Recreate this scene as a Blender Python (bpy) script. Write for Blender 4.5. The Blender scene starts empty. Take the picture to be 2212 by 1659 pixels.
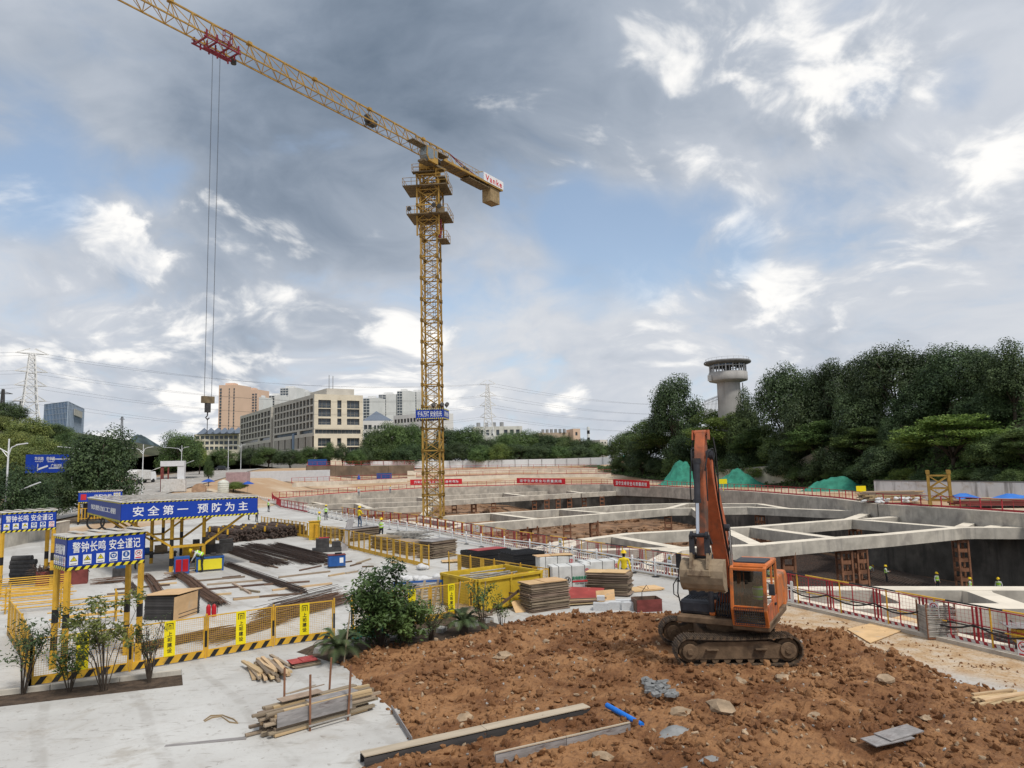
import bpy, bmesh, math, random
import numpy as np
from mathutils import Vector, Matrix, noise
from mathutils.geometry import delaunay_2d_cdt
random.seed(7)
RNG = np.random.default_rng(7)
SC = bpy.context.scene
COL = SC.collection
PI = math.pi
# camera
FPX, TH, PH, CH = 1534.0, math.radians(6.5), 0.024, 5.8      # focal (px of a 2212 px wide frame), pitch up, roll, eye height
cd = bpy.data.cameras.new('camera'); cam = bpy.data.objects.new('camera', cd); COL.objects.link(cam)
cd.sensor_fit = 'HORIZONTAL'; cd.sensor_width = 36; cd.lens = 36 * FPX / 2212
cd.clip_start = 0.1; cd.clip_end = 12000
_s, _c, _sp, _cp = math.sin(TH), math.cos(TH), math.sin(PH), math.cos(PH)
_r = Vector((_cp, _sp * _s, -_sp * _c)); _u = Vector((_sp, -_cp * _s, _cp * _c)); _f = Vector((0, _c, _s))
cam.matrix_world = Matrix(((_r.x, _u.x, -_f.x, 0), (_r.y, _u.y, -_f.y, 0), (_r.z, _u.z, -_f.z, CH), (0, 0, 0, 1)))
SC.camera = cam
# sky, sun, exposure
SUN_EL, SUN_AZ = math.radians(56), math.radians(142)           # azimuth clockwise from +Y (the view): behind, to the right
vs = SC.view_settings; vs.view_transform = 'Standard'; vs.look = 'None'; vs.gamma = 1; vs.exposure = 0.12; vs.use_curve_mapping = False
sd = bpy.data.lights.new('sun', 'SUN'); sd.energy = 2.5; sd.angle = math.radians(9); sd.color = (1, .95, .87)
sun = bpy.data.objects.new('sun', sd); COL.objects.link(sun)
_sd = Vector((math.sin(SUN_AZ) * math.cos(SUN_EL), math.cos(SUN_AZ) * math.cos(SUN_EL), math.sin(SUN_EL)))
sun.rotation_euler = _sd.to_track_quat('Z', 'Y').to_euler(); sun.location = _sd * 200
W = bpy.data.worlds.new('World'); SC.world = W; W.use_nodes = True; W.cycles.sampling_method = 'MANUAL'; W.cycles.sample_map_resolution = 256
class NT:
 def __init__(s, tree): s.t = tree; s.L = tree.links
 def n(s, typ, ins=None, **kw):
  nd = s.t.nodes.new(typ)
  for k, v in kw.items(): setattr(nd, k, v)
  for k, v in (ins or {}).items():
   sock = nd.inputs[k]
   if isinstance(v, bpy.types.NodeSocket): s.L.new(v, sock)
   elif v is not None: sock.default_value = v
  return nd
 def math(s, op, a, b=0.0, c=None, clamp=False):
  return s.n('ShaderNodeMath', {0: a, 1: b, **({2: c} if c is not None else {})}, operation=op, use_clamp=clamp).outputs[0]
 def vmath(s, op, a, b=(0, 0, 0), out=0):
  return s.n('ShaderNodeVectorMath', {0: a, 1: b}, operation=op).outputs[out]
 def ss(s, x, lo, hi, a=0.0, b=1.0):
  return s.n('ShaderNodeMapRange', {0: x, 1: lo, 2: hi, 3: a, 4: b}, interpolation_type='SMOOTHSTEP').outputs[0]
 def noise(s, vec, scale, detail=4, rough=.55, dist=0.0, lac=2.0):
  return s.n('ShaderNodeTexNoise', {'Vector': vec, 'Scale': scale, 'Detail': detail, 'Roughness': rough, 'Distortion': dist, 'Lacunarity': lac}).outputs[0]
 def mix(s, f, a, b, blend='MIX'):
  nd = s.n('ShaderNodeMix', data_type='RGBA', blend_type=blend)
  for i, v in ((0, f), (6, a), (7, b)):
   if isinstance(v, bpy.types.NodeSocket): s.L.new(v, nd.inputs[i])
   else: nd.inputs[i].default_value = v if i == 0 else (*v[:3], 1)
  return nd.outputs[2]
def pix_dir(U, V):
 a = (U - 1106) / FPX; b = (829.5 - V) / FPX
 return (_r * a + _u * b + _f).normalized()
def build_sky():
 t = W.node_tree; t.nodes.clear(); g = NT(t)
 sky = g.n('ShaderNodeTexSky', sky_type='NISHITA', sun_disc=False)
 sky.sun_elevation = SUN_EL; sky.sun_rotation = SUN_AZ; sky.altitude = 50; sky.air_density = 1.0; sky.dust_density = .6; sky.ozone_density = 1.6
 d = g.n('ShaderNodeTexCoord').outputs['Generated']
 sep = g.n('ShaderNodeSeparateXYZ', {0: d}); z = sep.outputs[2]
 zz = g.math('MAXIMUM', z, .0)
 den = g.math('ADD', zz, .42)
 L = g.L
 sc = g.n('ShaderNodeVectorMath', {0: d}, operation='SCALE'); L.new(g.math('DIVIDE', 1.0, den), sc.inputs['Scale']); p = sc.outputs[0]
 warp = g.n('ShaderNodeTexNoise', {'Vector': p, 'Scale': 1.6, 'Detail': 3.0, 'Roughness': .55}).outputs['Color']
 wv = g.vmath('SUBTRACT', warp, (.5, .5, .5))
 w2 = g.n('ShaderNodeVectorMath', {0: wv}, operation='SCALE'); w2.inputs['Scale'].default_value = .45
 q = g.vmath('ADD', p, w2.outputs[0])
 n1 = g.math('SUBTRACT', g.noise(q, 1.5, 7, .56), .5)              # the layer's big masses
 n2 = g.math('SUBTRACT', g.noise(q, 4.2, 8, .56, .08), .5)         # billows
 n2b = g.math('SUBTRACT', g.noise(g.vmath('ADD', q, (_sd.x * .06, _sd.y * .06, .04)), 4.2, 5, .56, .08), .5)
 def blob(U, V, rad, wob=1.0):
  dt = g.vmath('DOT_PRODUCT', d, tuple(pix_dir(U, V)), out=1)
  dt = g.math('ADD', dt, g.math('MULTIPLY', g.math('ADD', n2, n1), rad * rad * wob))
  return g.ss(dt, math.cos(rad * 1.15), 1.0)
 def field(start, lst, wob=1.0):
  f = start
  for (U, V, r, w) in lst: f = g.math('MULTIPLY_ADD', blob(U, V, r, wob), w, f)
  return f
 gap = field(g.math('MULTIPLY', n1, -.9), SKY_GAP)
 cover = g.ss(g.math('SUBTRACT', gap, g.math('MULTIPLY', n2, 2.6)), .80, .05, .06, 1.0)
 dark = field(g.math('MULTIPLY_ADD', n1, 1.0, .30), SKY_DARK)
 dark = g.math('ADD', dark, g.math('MULTIPLY', g.math('SUBTRACT', n2b, n2), .6))
 dark = g.math('ADD', dark, g.math('MULTIPLY', n2, -.35))
 cr = g.n('ShaderNodeValToRGB', {0: g.math('MULTIPLY', dark, .84)}).outputs[0]
 el = t.nodes[-1].color_ramp.elements
 el[0].position = 0; el[0].color = (.70, .715, .74, 1)
 el[1].position = 1; el[1].color = (.15, .195, .26, 1)
 for pos, c in ((.3, (.555, .59, .65, 1)), (.6, (.355, .405, .48, 1)), (.8, (.235, .285, .36, 1))):
  e = t.nodes[-1].color_ramp.elements.new(pos); e.color = c
 lit = field(g.math('MULTIPLY_ADD', n2, 2.6, g.math('MULTIPLY', n1, 1.0)), SKY_LIT, 1.0)
 lit = g.math('ADD', lit, g.math('MULTIPLY', g.math('SUBTRACT', n2, n2b), 1.2))
 lit = g.math('SUBTRACT', lit, g.math('MULTIPLY', g.math('MAXIMUM', g.math('SUBTRACT', dark, .35), 0.0), .9))
 lc = g.mix(g.ss(g.math('MULTIPLY_ADD', g.math('SUBTRACT', n2, n2b), 2.2, g.math('MULTIPLY', n2, 1.2)), -.22, .26), (.60, .63, .68), (.96, .945, .92))
 cr = g.mix(g.ss(lit, .26, 1.0, 0.0, .95), cr, lc)
 skyc = g.n('ShaderNodeVectorMath', {0: sky.outputs[0]}, operation='SCALE'); skyc.inputs['Scale'].default_value = .125
 veil = g.ss(zz, .0, .35, .75, .30)
 blue = g.mix(veil, skyc.outputs[0], (.55, .68, .82))
 col = g.mix(cover, blue, cr)
 bg = g.n('ShaderNodeBackground', {0: col, 1: 1.0})
 L.new(bg.outputs[0], g.n('ShaderNodeOutputWorld').inputs[0])
SKY_GAP = [(20, 330, .11, .55), (60, 430, .06, .3), (1300, 560, .10, .5), (1170, 400, .09, .5), (1250, 480, .07, .3), (1460, 540, .11, .45), (1380, 430, .06, .2), (1560, 500, .07, .2), (1030, 650, .09, .25), (1780, 570, .12, .2), (1880, 190, .04, .4), (2070, 180, .04, .35), (1650, 420, .1, .12), (340, 390, .05, .3)]
SKY_DARK = [(120, 100, .40, .18), (480, 300, .42, .16), (850, 330, .32, .14), (640, 560, .24, .08), (1000, 120, .38, .16), (1300, 60, .28, .10), (700, 790, .34, -.16), (60, 640, .2, -.12), (1290, 605, .05, .25), (1840, 210, .06, .15)]
SKY_LIT = [(1790, 120, .11, .40), (1690, 180, .08, .3), (1930, 120, .07, .28), (1450, 90, .08, .35), (1390, 170, .07, .2), (1960, 390, .12, .3), (185, 450, .05, .42), (225, 490, .045, .3), (272, 548, .045, .45), (300, 565, .03, .6), (80, 610, .15, .3), (300, 690, .2, .2), (700, 750, .24, .34), (900, 790, .12, .5), (480, 650, .16, .2), (1500, 600, .16, .22), (1750, 620, .12, .15), (2150, 500, .12, .25), (1230, 855, .035, .9), (1130, 270, .12, .15), (1300, 420, .08, .25)]
build_sky()
# geometry from the calibrated view
def ray(U, V): return pix_dir(U, V)
def P(U, V, z=0.0):
 d = ray(U, V); t = (z - CH) / d.z; return Vector((d.x * t, d.y * t, z))
def PD(U, V, y):
 d = ray(U, V); t = y / d.y; return Vector((d.x * t, y, CH + d.z * t))
# materials
MATS = {}
def mat(name, base, rough=.8, metal=0.0, var=.12, scale=2.0, bump=0.0, bscale=None, dirt=None, damt=.5, dscale=.8, rand=0.0, spec=.3, streak=None, trans=0, alpha=1.0):
 if name in MATS: return MATS[name]
 m = bpy.data.materials.new(name); m.use_nodes = True; t = m.node_tree; t.nodes.clear(); g = NT(t)
 tc = g.n('ShaderNodeTexCoord').outputs['Object']
 n = g.noise(tc, scale, 6, .6)
 base = (*base[:3],)
 dk = tuple(c * (1 - var) for c in base); lt = tuple(min(1, c * (1 + var)) for c in base)
 col = g.mix(g.ss(n, .3, .7), dk, lt)
 if rand:
  oi = g.n('ShaderNodeObjectInfo').outputs['Random']
  hs = g.n('ShaderNodeHueSaturation', {'Color': col, 'Value': g.n('ShaderNodeMapRange', {0: oi, 1: 0.0, 2: 1.0, 3: 1 - rand, 4: 1 + rand}).outputs[0], 'Hue': g.n('ShaderNodeMapRange', {0: g.math('FRACT', g.math('MULTIPLY', oi, 7.31)), 1: 0.0, 2: 1.0, 3: .5 - rand * .04, 4: .5 + rand * .04}).outputs[0]})
  col = hs.outputs[0]
 if dirt:
  nd = g.noise(tc, dscale, 7, .62, .3)
  col = g.mix(g.ss(nd, .62 - damt * .25, .75 - damt * .1), col, dirt)
 if streak:
  mp = g.n('ShaderNodeMapping', {0: tc, 3: (streak[1], streak[1], streak[1] * .08)}).outputs[0]
  ns = g.noise(mp, 1.0, 6, .65)
  col = g.mix(g.math('MULTIPLY', g.ss(ns, .5, .72), streak[2]), col, streak[0])
 bs = g.n('ShaderNodeBsdfPrincipled', {'Base Color': col, 'Roughness': rough, 'Metallic': metal, 'Specular IOR Level': spec, 'Alpha': alpha})
 if bump:
  nb = g.noise(tc, bscale or scale * 6, 8, .65)
  L = g.n('ShaderNodeBump', {'Strength': min(1, bump), 'Distance': .03, 'Height': nb}); g.L.new(L.outputs[0], bs.inputs['Normal'])
 sh = bs.outputs[0]
 if trans:
  tr = g.n('ShaderNodeBsdfTranslucent', {0: col}); sh = g.n('ShaderNodeMixShader', {0: trans, 1: sh, 2: tr.outputs[0]}).outputs[0]
 g.L.new(sh, g.n('ShaderNodeOutputMaterial').inputs[0])
 MATS[name] = m; return m
# mesh builder
class B:
 def __init__(s): s.v = []; s.f = []; s.m = []; s.M = None
 def _a(s, vs, fs, mi=0):
  o = len(s.v)
  if s.M is not None: vs = [s.M @ Vector(v) for v in vs]
  s.v += [tuple(v) for v in vs]; s.f += [tuple(i + o for i in f) for f in fs]; s.m += [mi] * len(fs); return s
 BF = ((0, 3, 2, 1), (4, 5, 6, 7), (0, 1, 5, 4), (1, 2, 6, 5), (2, 3, 7, 6), (3, 0, 4, 7))
 def box(s, c, d, rot=0.0, mi=0, R=None):
  x, y, z = d[0] / 2, d[1] / 2, d[2] / 2
  vs = [Vector(q) for q in ((-x, -y, -z), (x, -y, -z), (x, y, -z), (-x, y, -z), (-x, -y, z), (x, -y, z), (x, y, z), (-x, y, z))]
  Rm = R if R is not None else Matrix.Rotation(rot, 3, 'Z')
  c = Vector(c); return s._a([c + Rm @ v for v in vs], B.BF, mi)
 def bar(s, a, b, w, h=None, mi=0, up=(0, 0, 1), caps=True):
  a = Vector(a); b = Vector(b); h = h or w; d = (b - a)
  if d.length < 1e-6: return s
  d.normalize(); u = Vector(up)
  if abs(d.dot(u)) > .97: u = Vector((0, 1, 0))
  x = d.cross(u).normalized(); z = x.cross(d).normalized(); x *= w / 2; z *= h / 2
  vs = [a - x - z, a + x - z, a + x + z, a - x + z, b - x - z, b + x - z, b + x + z, b - x + z]
  fs = [(0, 1, 5, 4), (1, 2, 6, 5), (2, 3, 7, 6), (3, 0, 4, 7)] + ([(3, 2, 1, 0), (4, 5, 6, 7)] if caps else [])
  return s._a(vs, fs, mi)
 def tube(s, a, b, r, n=8, r2=None, mi=0, caps=True):
  a = Vector(a); b = Vector(b); d = (b - a).normalized(); r2 = r if r2 is None else r2
  x = d.orthogonal().normalized(); y = d.cross(x); vs = []; fs = []
  for k in range(n):
   q = 2 * PI * k / n; o = x * math.cos(q) + y * math.sin(q); vs += [a + o * r, b + o * r2]
  for k in range(n): j = (k + 1) % n; fs.append((2 * k, 2 * j, 2 * j + 1, 2 * k + 1))
  if caps: fs += [tuple(2 * k for k in range(n))[::-1], tuple(2 * k + 1 for k in range(n))]
  return s._a(vs, fs, mi)
 def path(s, pts, r, n=6, mi=0):
  pts = [Vector(p) for p in pts]; vs = []; fs = []; x = None
  for i, p in enumerate(pts):
   d = (pts[min(i + 1, len(pts) - 1)] - pts[max(i - 1, 0)]).normalized()
   x = d.orthogonal().normalized() if x is None else (x - d * x.dot(d)).normalized(); y = d.cross(x)
   rr = r[i] if isinstance(r, (list, tuple)) else r
   for k in range(n): q = 2 * PI * k / n; vs.append(p + (x * math.cos(q) + y * math.sin(q)) * rr)
  for i in range(len(pts) - 1):
   for k in range(n): j = (k + 1) % n; fs.append((i * n + k, i * n + j, (i + 1) * n + j, (i + 1) * n + k))
  fs += [tuple(range(n))[::-1], tuple((len(pts) - 1) * n + k for k in range(n))]
  return s._a(vs, fs, mi)
 def prism(s, poly, ax, depth, mi=0, mi_side=None):
  ax = Vector(ax) * depth; poly = [Vector(p) for p in poly]; n = len(poly)
  nn = Vector((0, 0, 0))
  for i in range(n): nn += poly[i].cross(poly[(i + 1) % n])
  if nn.dot(ax) > 0: poly = poly[::-1]
  vs = poly + [p + ax for p in poly]
  s._a(vs, [tuple(range(n)), tuple(range(2 * n - 1, n - 1, -1))], mi)
  o = len(s.v) - 2 * n
  for i in range(n):
   j = (i + 1) % n; s.f.append((o + i, o + n + i, o + n + j, o + j)); s.m.append(mi if mi_side is None else mi_side)
  return s
 def quad(s, a, b, c, d, mi=0): return s._a([a, b, c, d], [(0, 1, 2, 3)], mi)
 def disc(s, c, r, nrm, n=16, mi=0, r0=0):
  c = Vector(c); d = Vector(nrm).normalized(); x = d.orthogonal().normalized(); y = d.cross(x)
  o = [c + (x * math.cos(2 * PI * k / n) + y * math.sin(2 * PI * k / n)) * r for k in range(n)]
  if not r0: return s._a(o, [tuple(range(n))], mi)
  i = [c + (p - c) * (r0 / r) for p in o]
  return s._a(o + i, [(k, (k + 1) % n, n + (k + 1) % n, n + k) for k in range(n)], mi)
 def lathe(s, prof, c=(0, 0, 0), n=24, mi=0):
  vs = []; fs = []; c = Vector(c)
  for r, z in prof:
   for k in range(n): q = 2 * PI * k / n; vs.append(c + Vector((r * math.cos(q), r * math.sin(q), z)))
  for i in range(len(prof) - 1):
   for k in range(n): j = (k + 1) % n; fs.append((i * n + k, i * n + j, (i + 1) * n + j, (i + 1) * n + k))
  return s._a(vs, fs, mi)
 def blob(s, c, r, seed=0, amp=.3, sub=1, sq=(1, 1, 1), mi=0):
  V0, F0 = ICO[sub]; c = Vector(c); sd = Vector((seed * 3.1, seed * 1.7, seed * .9))
  vs = [c + Vector((v[0] * sq[0], v[1] * sq[1], v[2] * sq[2])) * r * (1 + amp * noise.noise(Vector(v) * 1.6 + sd)) for v in V0]
  return s._a(vs, F0, mi)
 def mesh(s, name, mats, smooth=False):
  me = bpy.data.meshes.new(name); me.from_pydata(s.v, [], s.f)
  mats = mats if isinstance(mats, (list, tuple)) else [mats]
  for m in mats: me.materials.append(m)
  if len(mats) > 1: me.polygons.foreach_set('material_index', s.m)
  if smooth: me.polygons.foreach_set('use_smooth', [True] * len(me.polygons))
  me.update(); return me
 def build(s, name, mats, parent=None, smooth=False, bevel=0, loc=None):
  o = link(name, s.mesh(name, mats, smooth), parent, loc)
  if bevel:
   b = o.modifiers.new('bevel', 'BEVEL'); b.width = bevel; b.segments = 2; b.limit_method = 'ANGLE'; b.angle_limit = .6
  return o
ICO = {}
for _k in (1, 2):
 _b = bmesh.new(); bmesh.ops.create_icosphere(_b, subdivisions=_k, radius=1); ICO[_k] = ([tuple(v.co) for v in _b.verts], [tuple(v.index for v in f.verts) for f in _b.faces]); _b.free()
def link(name, data, parent=None, loc=None):
 o = bpy.data.objects.new(name, data); COL.objects.link(o)
 if parent is not None: o.parent = parent
 if loc is not None: o.location = loc
 return o
def tag(o, label=None, cat=None, group=None, kind=None):
 for k, v in (('label', label), ('category', cat), ('group', group), ('kind', kind)):
  if v: o[k] = v
 return o
def thing(name, label, cat, loc=(0, 0, 0), rz=0.0, group=None):
 o = link(name, None); o.location = loc; o.rotation_euler = (0, 0, rz); o.empty_display_size = .2
 return tag(o, label, cat, group)
def copy_tree(o, loc=None, rz=None, label=None, parent=None, scale=None):
 c = o.copy(); COL.objects.link(c)
 if parent is not None: c.parent = parent
 if loc is not None: c.location = loc
 if rz is not None: c.rotation_euler[2] = rz
 if scale is not None: c.scale = (scale,) * 3 if isinstance(scale, (int, float)) else scale
 if label: c['label'] = label
 for ch in KIDS(o): copy_tree(ch, parent=c)
 return c
def KIDS(o): return [c for c in list(COL.objects) if c.parent == o] if len(COL.objects) < 60 else list(o.children)
TXT = {}
def text_mesh(body, size=1.0, bold=.0, mat_=None, spacing=1.0, extrude=.004):
 cu = bpy.data.curves.new('lettering', 'FONT'); cu.body = body; cu.size = size; cu.align_x = 'CENTER'; cu.align_y = 'CENTER'
 cu.offset = bold; cu.space_character = spacing; cu.extrude = extrude; cu.resolution_u = 3
 o = bpy.data.objects.new('lettering', cu); COL.objects.link(o)
 dg = bpy.context.evaluated_depsgraph_get(); me = bpy.data.meshes.new_from_object(o.evaluated_get(dg))
 bpy.data.objects.remove(o); bpy.data.curves.remove(cu); me.name = 'lettering'; me.materials.clear()
 if mat_: me.materials.append(mat_)
 return me
def frame_mat(o, x, y):
 x = Vector(x).normalized(); y = Vector(y).normalized(); z = x.cross(y); o = Vector(o)
 return Matrix(((x.x, y.x, z.x, o.x), (x.y, y.y, z.y, o.y), (x.z, y.z, z.z, o.z), (0, 0, 0, 1)))
def place_text(me, o, x, y, parent=None, sx=1.0, name='lettering', sy=1.0):
 vs = [v.co for v in me.vertices]
 if vs and not me.get('c'):
  cx = (min(v.x for v in vs) + max(v.x for v in vs)) / 2; cy = (min(v.y for v in vs) + max(v.y for v in vs)) / 2
  me.transform(Matrix.Translation((-cx, -cy, 0))); me['c'] = 1
 ob = link(name, me, parent); ob.matrix_local = frame_mat(o, x, y) @ Matrix.Diagonal((sx, sy, 1, 1)); return ob
def fit_text(body, w, h, bold, mat_, spacing=1.0):
 me = text_mesh(body, 1.0, bold, mat_, spacing)
 vs = [v.co for v in me.vertices]; x0 = min(v.x for v in vs); x1 = max(v.x for v in vs); y0 = min(v.y for v in vs); y1 = max(v.y for v in vs)
 me.transform(Matrix.Diagonal((w / (x1 - x0), h / (y1 - y0), 1, 1)) @ Matrix.Translation((-(x0 + x1) / 2, -(y0 + y1) / 2, 0))); me['c'] = 1
 return me
# THE LARGE STRUCTURE
def ss(a, b, x):
 t = max(0.0, min(1.0, (x - a) / (b - a))); return t * t * (3 - 2 * t)
def TZ(x, y):
 left = 6.6 * ss(55, 260, y)
 mid = .3 * ss(150, 190, y) + 6.3 * ss(192, 300, y)
 w = ss(-62, -44, x)
 return left * (1 - w) + mid * w if y > 30 else 0.0
def G(U, V, dmax=1500):
 d = ray(U, V); t = 8.0
 o = Vector((0, 0, CH))
 while t < dmax:
  p = o + d * t
  if p.z < TZ(p.x, p.y):
   lo, hi = t - max(.5, t * .01), t
   for _ in range(20):
    md = (lo + hi) / 2; q = o + d * md
    if q.z < TZ(q.x, q.y): hi = md
    else: lo = md
   p = o + d * hi; return Vector((p.x, p.y, TZ(p.x, p.y)))
  t += max(.5, t * .01)
 p = o + d * dmax; return Vector((p.x, p.y, TZ(p.x, p.y)))
# materials of the setting
def concrete_ground():
 m = bpy.data.materials.new('yard_concrete'); m.use_nodes = True; t = m.node_tree; t.nodes.clear(); g = NT(t); MATS['yard_concrete'] = m
 tc = g.n('ShaderNodeTexCoord').outputs['Object']
 n1 = g.noise(tc, .22, 7, .6, .4); n2 = g.noise(tc, 1.7, 8, .65, .2); n3 = g.noise(tc, 14, 4, .6)
 col = g.mix(g.ss(n1, .35, .65), (.42, .41, .39), (.53, .525, .505))
 col = g.mix(g.math('MULTIPLY', g.ss(n2, .5, .75), .5), col, (.42, .395, .365))
 col = g.mix(g.math('MULTIPLY', g.ss(n3, .56, .74), .3), col, (.35, .33, .305))
 v = g.n('ShaderNodeTexVoronoi', {'Vector': g.n('ShaderNodeMapping', {0: tc, 2: (0, 0, .68)}).outputs[0], 'Scale': .14, 'Randomness': .35}, feature='DISTANCE_TO_EDGE').outputs[0]
 col = g.mix(g.math('MULTIPLY', g.ss(v, .0035, .0), .5), col, (.36, .35, .335))
 mp = g.n('ShaderNodeMapping', {0: tc, 2: (0, 0, .35), 3: (.9, 4.5, 1)}).outputs[0]
 n4 = g.noise(mp, 1.2, 6, .7)
 col = g.mix(g.math('MULTIPLY', g.ss(n4, .56, .68), .7), col, (.29, .27, .245))
 n5 = g.noise(tc, .55, 8, .7, .6); col = g.mix(g.math('MULTIPLY', g.ss(n5, .53, .68), .6), col, (.33, .295, .25)); n6 = g.noise(tc, 5, 6, .7, .3); col = g.mix(g.math('MULTIPLY', g.ss(n6, .58, .68), .6), col, (.22, .195, .17))
 wv_ = g.n('ShaderNodeTexWave', {'Vector': g.n('ShaderNodeMapping', {0: tc, 2: (0, 0, -.62)}).outputs[0], 'Scale': .16, 'Distortion': 3.0, 'Detail': 3.0, 'Detail Scale': .6}).outputs['Fac']; col = g.mix(g.math('MULTIPLY', g.math('MULTIPLY', g.ss(wv_, .93, .99), g.ss(n2, .35, .6)), .35), col, (.27, .25, .225))
 sp = g.n('ShaderNodeSeparateXYZ', {0: tc}); tt = g.math('ADD', g.math('SUBTRACT', sp.outputs[0], 8.2), g.math('MULTIPLY', g.math('SUBTRACT', sp.outputs[1], 28), .44))
 tt = g.math('ADD', tt, g.math('MULTIPLY', g.math('SUBTRACT', n1, .5), 3.0)); near = g.ss(sp.outputs[1], 33, 27)
 mm = g.math('MULTIPLY', g.math('MULTIPLY', g.ss(tt, -1.2, .6), near), g.ss(n2, .3, .6, .55, 1.0))
 mudc = g.mix(g.ss(n2, .4, .65), (.50, .37, .23), (.40, .26, .14)); col = g.mix(mm, col, mudc); col = g.mix(g.math('MULTIPLY', mm, g.ss(n3, .55, .66)), col, (.20, .11, .055))
 bs = g.n('ShaderNodeBsdfPrincipled', {'Base Color': col, 'Roughness': .85, 'Specular IOR Level': .25})
 b = g.n('ShaderNodeBump', {'Strength': .25, 'Distance': .02, 'Height': n2}); g.L.new(b.outputs[0], bs.inputs['Normal'])
 g.L.new(bs.outputs[0], g.n('ShaderNodeOutputMaterial').inputs[0]); return m
CONC_YARD = concrete_ground()
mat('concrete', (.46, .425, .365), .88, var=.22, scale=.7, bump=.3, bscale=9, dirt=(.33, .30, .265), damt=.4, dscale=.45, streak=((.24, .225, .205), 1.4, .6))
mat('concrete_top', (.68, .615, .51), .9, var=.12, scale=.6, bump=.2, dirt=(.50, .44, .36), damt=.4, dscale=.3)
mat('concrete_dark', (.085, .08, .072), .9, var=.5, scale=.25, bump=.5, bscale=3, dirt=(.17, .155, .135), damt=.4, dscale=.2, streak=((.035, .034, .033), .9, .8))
mat('soil_pit', (.20, .115, .065), .95, var=.5, scale=.5, bump=1, bscale=2.5, dirt=(.29, .19, .12), damt=.5, dscale=.3)
mat('soil_dry', (.40, .29, .19), .95, var=.25, scale=.12, bump=.5, bscale=1.2, dirt=(.50, .40, .29), damt=.5, dscale=.06)
mat('asphalt_pale', (.33, .31, .285), .9, var=.12, scale=.3, dirt=(.40, .37, .33), damt=.4, dscale=.08)
mat('earth_far', (.17, .16, .09), .95, var=.3, scale=.02)
mat('rust', (.22, .105, .06), .85, var=.35, scale=1.5, bump=.3, dirt=(.12, .06, .04), damt=.4, dscale=1.0)
mat('red_paint', (.36, .035, .045), .55, var=.18, scale=3)
mat('yellow_paint', (.62, .36, .035), .5, var=.14, scale=2.5, dirt=(.35, .22, .05), damt=.28, dscale=2.0)
mat('yellow_bright', (.72, .62, .03), .5, var=.05)
mat('black_paint', (.018, .018, .02), .5, var=.2)
mat('white_paint', (.74, .74, .73), .5, var=.05)
mat('white_dirty', (.60, .59, .57), .6, var=.1, scale=3, dirt=(.42, .38, .33), damt=.3, dscale=2)
mat('blue_sign', (.008, .045, .34), .45, var=.06, scale=1.0)
mat('blue_sign_side', (.012, .045, .25), .5, var=.1)
mat('steel_dark', (.06, .058, .058), .6, .3, var=.3, scale=4)
mat('rebar', (.085, .062, .052), .75, .2, var=.4, scale=6, dirt=(.14, .07, .045), damt=.4, dscale=3)
mat('rebar_rust', (.16, .095, .065), .85, var=.35, scale=8, dirt=(.09, .06, .045), damt=.4, dscale=4)
mat('galvanised', (.36, .36, .36), .45, .5, var=.2, scale=3)
mat('rope', (.05, .05, .055), .7)
mat('glass_dark', (.035, .045, .055), .12, spec=.6, var=.2)
# pit outline (top edge of the ring beam), counter-clockwise from the near corner
ZS = -1.2          # top of the struts
ZF = -7.6          # pit floor
PIT = [(18.5, 8.0), (14.9, 20.6), (12.9, 25.6), (8.9, 35.2), (0.2, 50.6), (-9.2, 69.6), (-20.5, 86.5), (-42.5, 128.0), (-47.0, 140.0), (-42.0, 163.0), (-22.0, 186.0), (0.0, 190.0), (22.0, 182.0), (34.0, 160.0), (42.0, 126.0), (44.5, 99.5), (43.6, 86.0), (46.0, 78.5), (48.5, 66.0), (52.0, 40.0), (55.0, 8.0)]
def pit_inside(x, y):
 c = False; n = len(PIT); j = n - 1
 for i in range(n):
  xi, yi = PIT[i]; xj, yj = PIT[j]
  if (yi > y) != (yj > y) and x < (xj - xi) * (y - yi) / (yj - yi) + xi: c = not c
  j = i
 return c
def poly_ground(name, pts_extra, bounds, material, hole=True, dz=0.0, zf=TZ, keep=None):
 pts = [Vector(p) for p in PIT] if hole else []
 ne = len(pts); edges = [(i, (i + 1) % ne) for i in range(ne)]
 pts += [Vector(p) for p in pts_extra]
 res = delaunay_2d_cdt(pts, edges, [], 0, 1e-4)
 V, Fc = res[0], res[2]; fs = []
 for f in Fc:
  cx = sum(V[i].x for i in f) / 3; cy = sum(V[i].y for i in f) / 3
  if hole and pit_inside(cx, cy): continue
  if keep and not keep(cx, cy): continue
  fs.append(f if (V[f[1]] - V[f[0]]).cross(V[f[2]] - V[f[0]]) > 0 else tuple(reversed(f)))
 b = B(); b.v = [(v.x, v.y, zf(v.x, v.y) + dz) for v in V]; b.f = fs; b.m = [0] * len(fs)
 o = b.build(name, material, smooth=True); tag(o, kind='structure'); return o
def grid_pts(x0, x1, nx, y0, y1, ny): return [(x0 + (x1 - x0) * i / nx, y0 + (y1 - y0) * j / ny) for i in range(nx + 1) for j in range(ny + 1)]
gp = grid_pts(-130, 130, 26, -20, 380, 60) + [(x, y) for x in (-6000, -2500, -900, -300, 300, 900, 2500, 6000) for y in (-600, 0, 150, 300, 600, 1200, 3000, 9000)]
gp = [p for p in gp if True]
def near_pit(p):
 return min((Vector(p) - Vector(q)).length for q in PIT) < .5
GROUND_MATS = ['yard_concrete']
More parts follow.
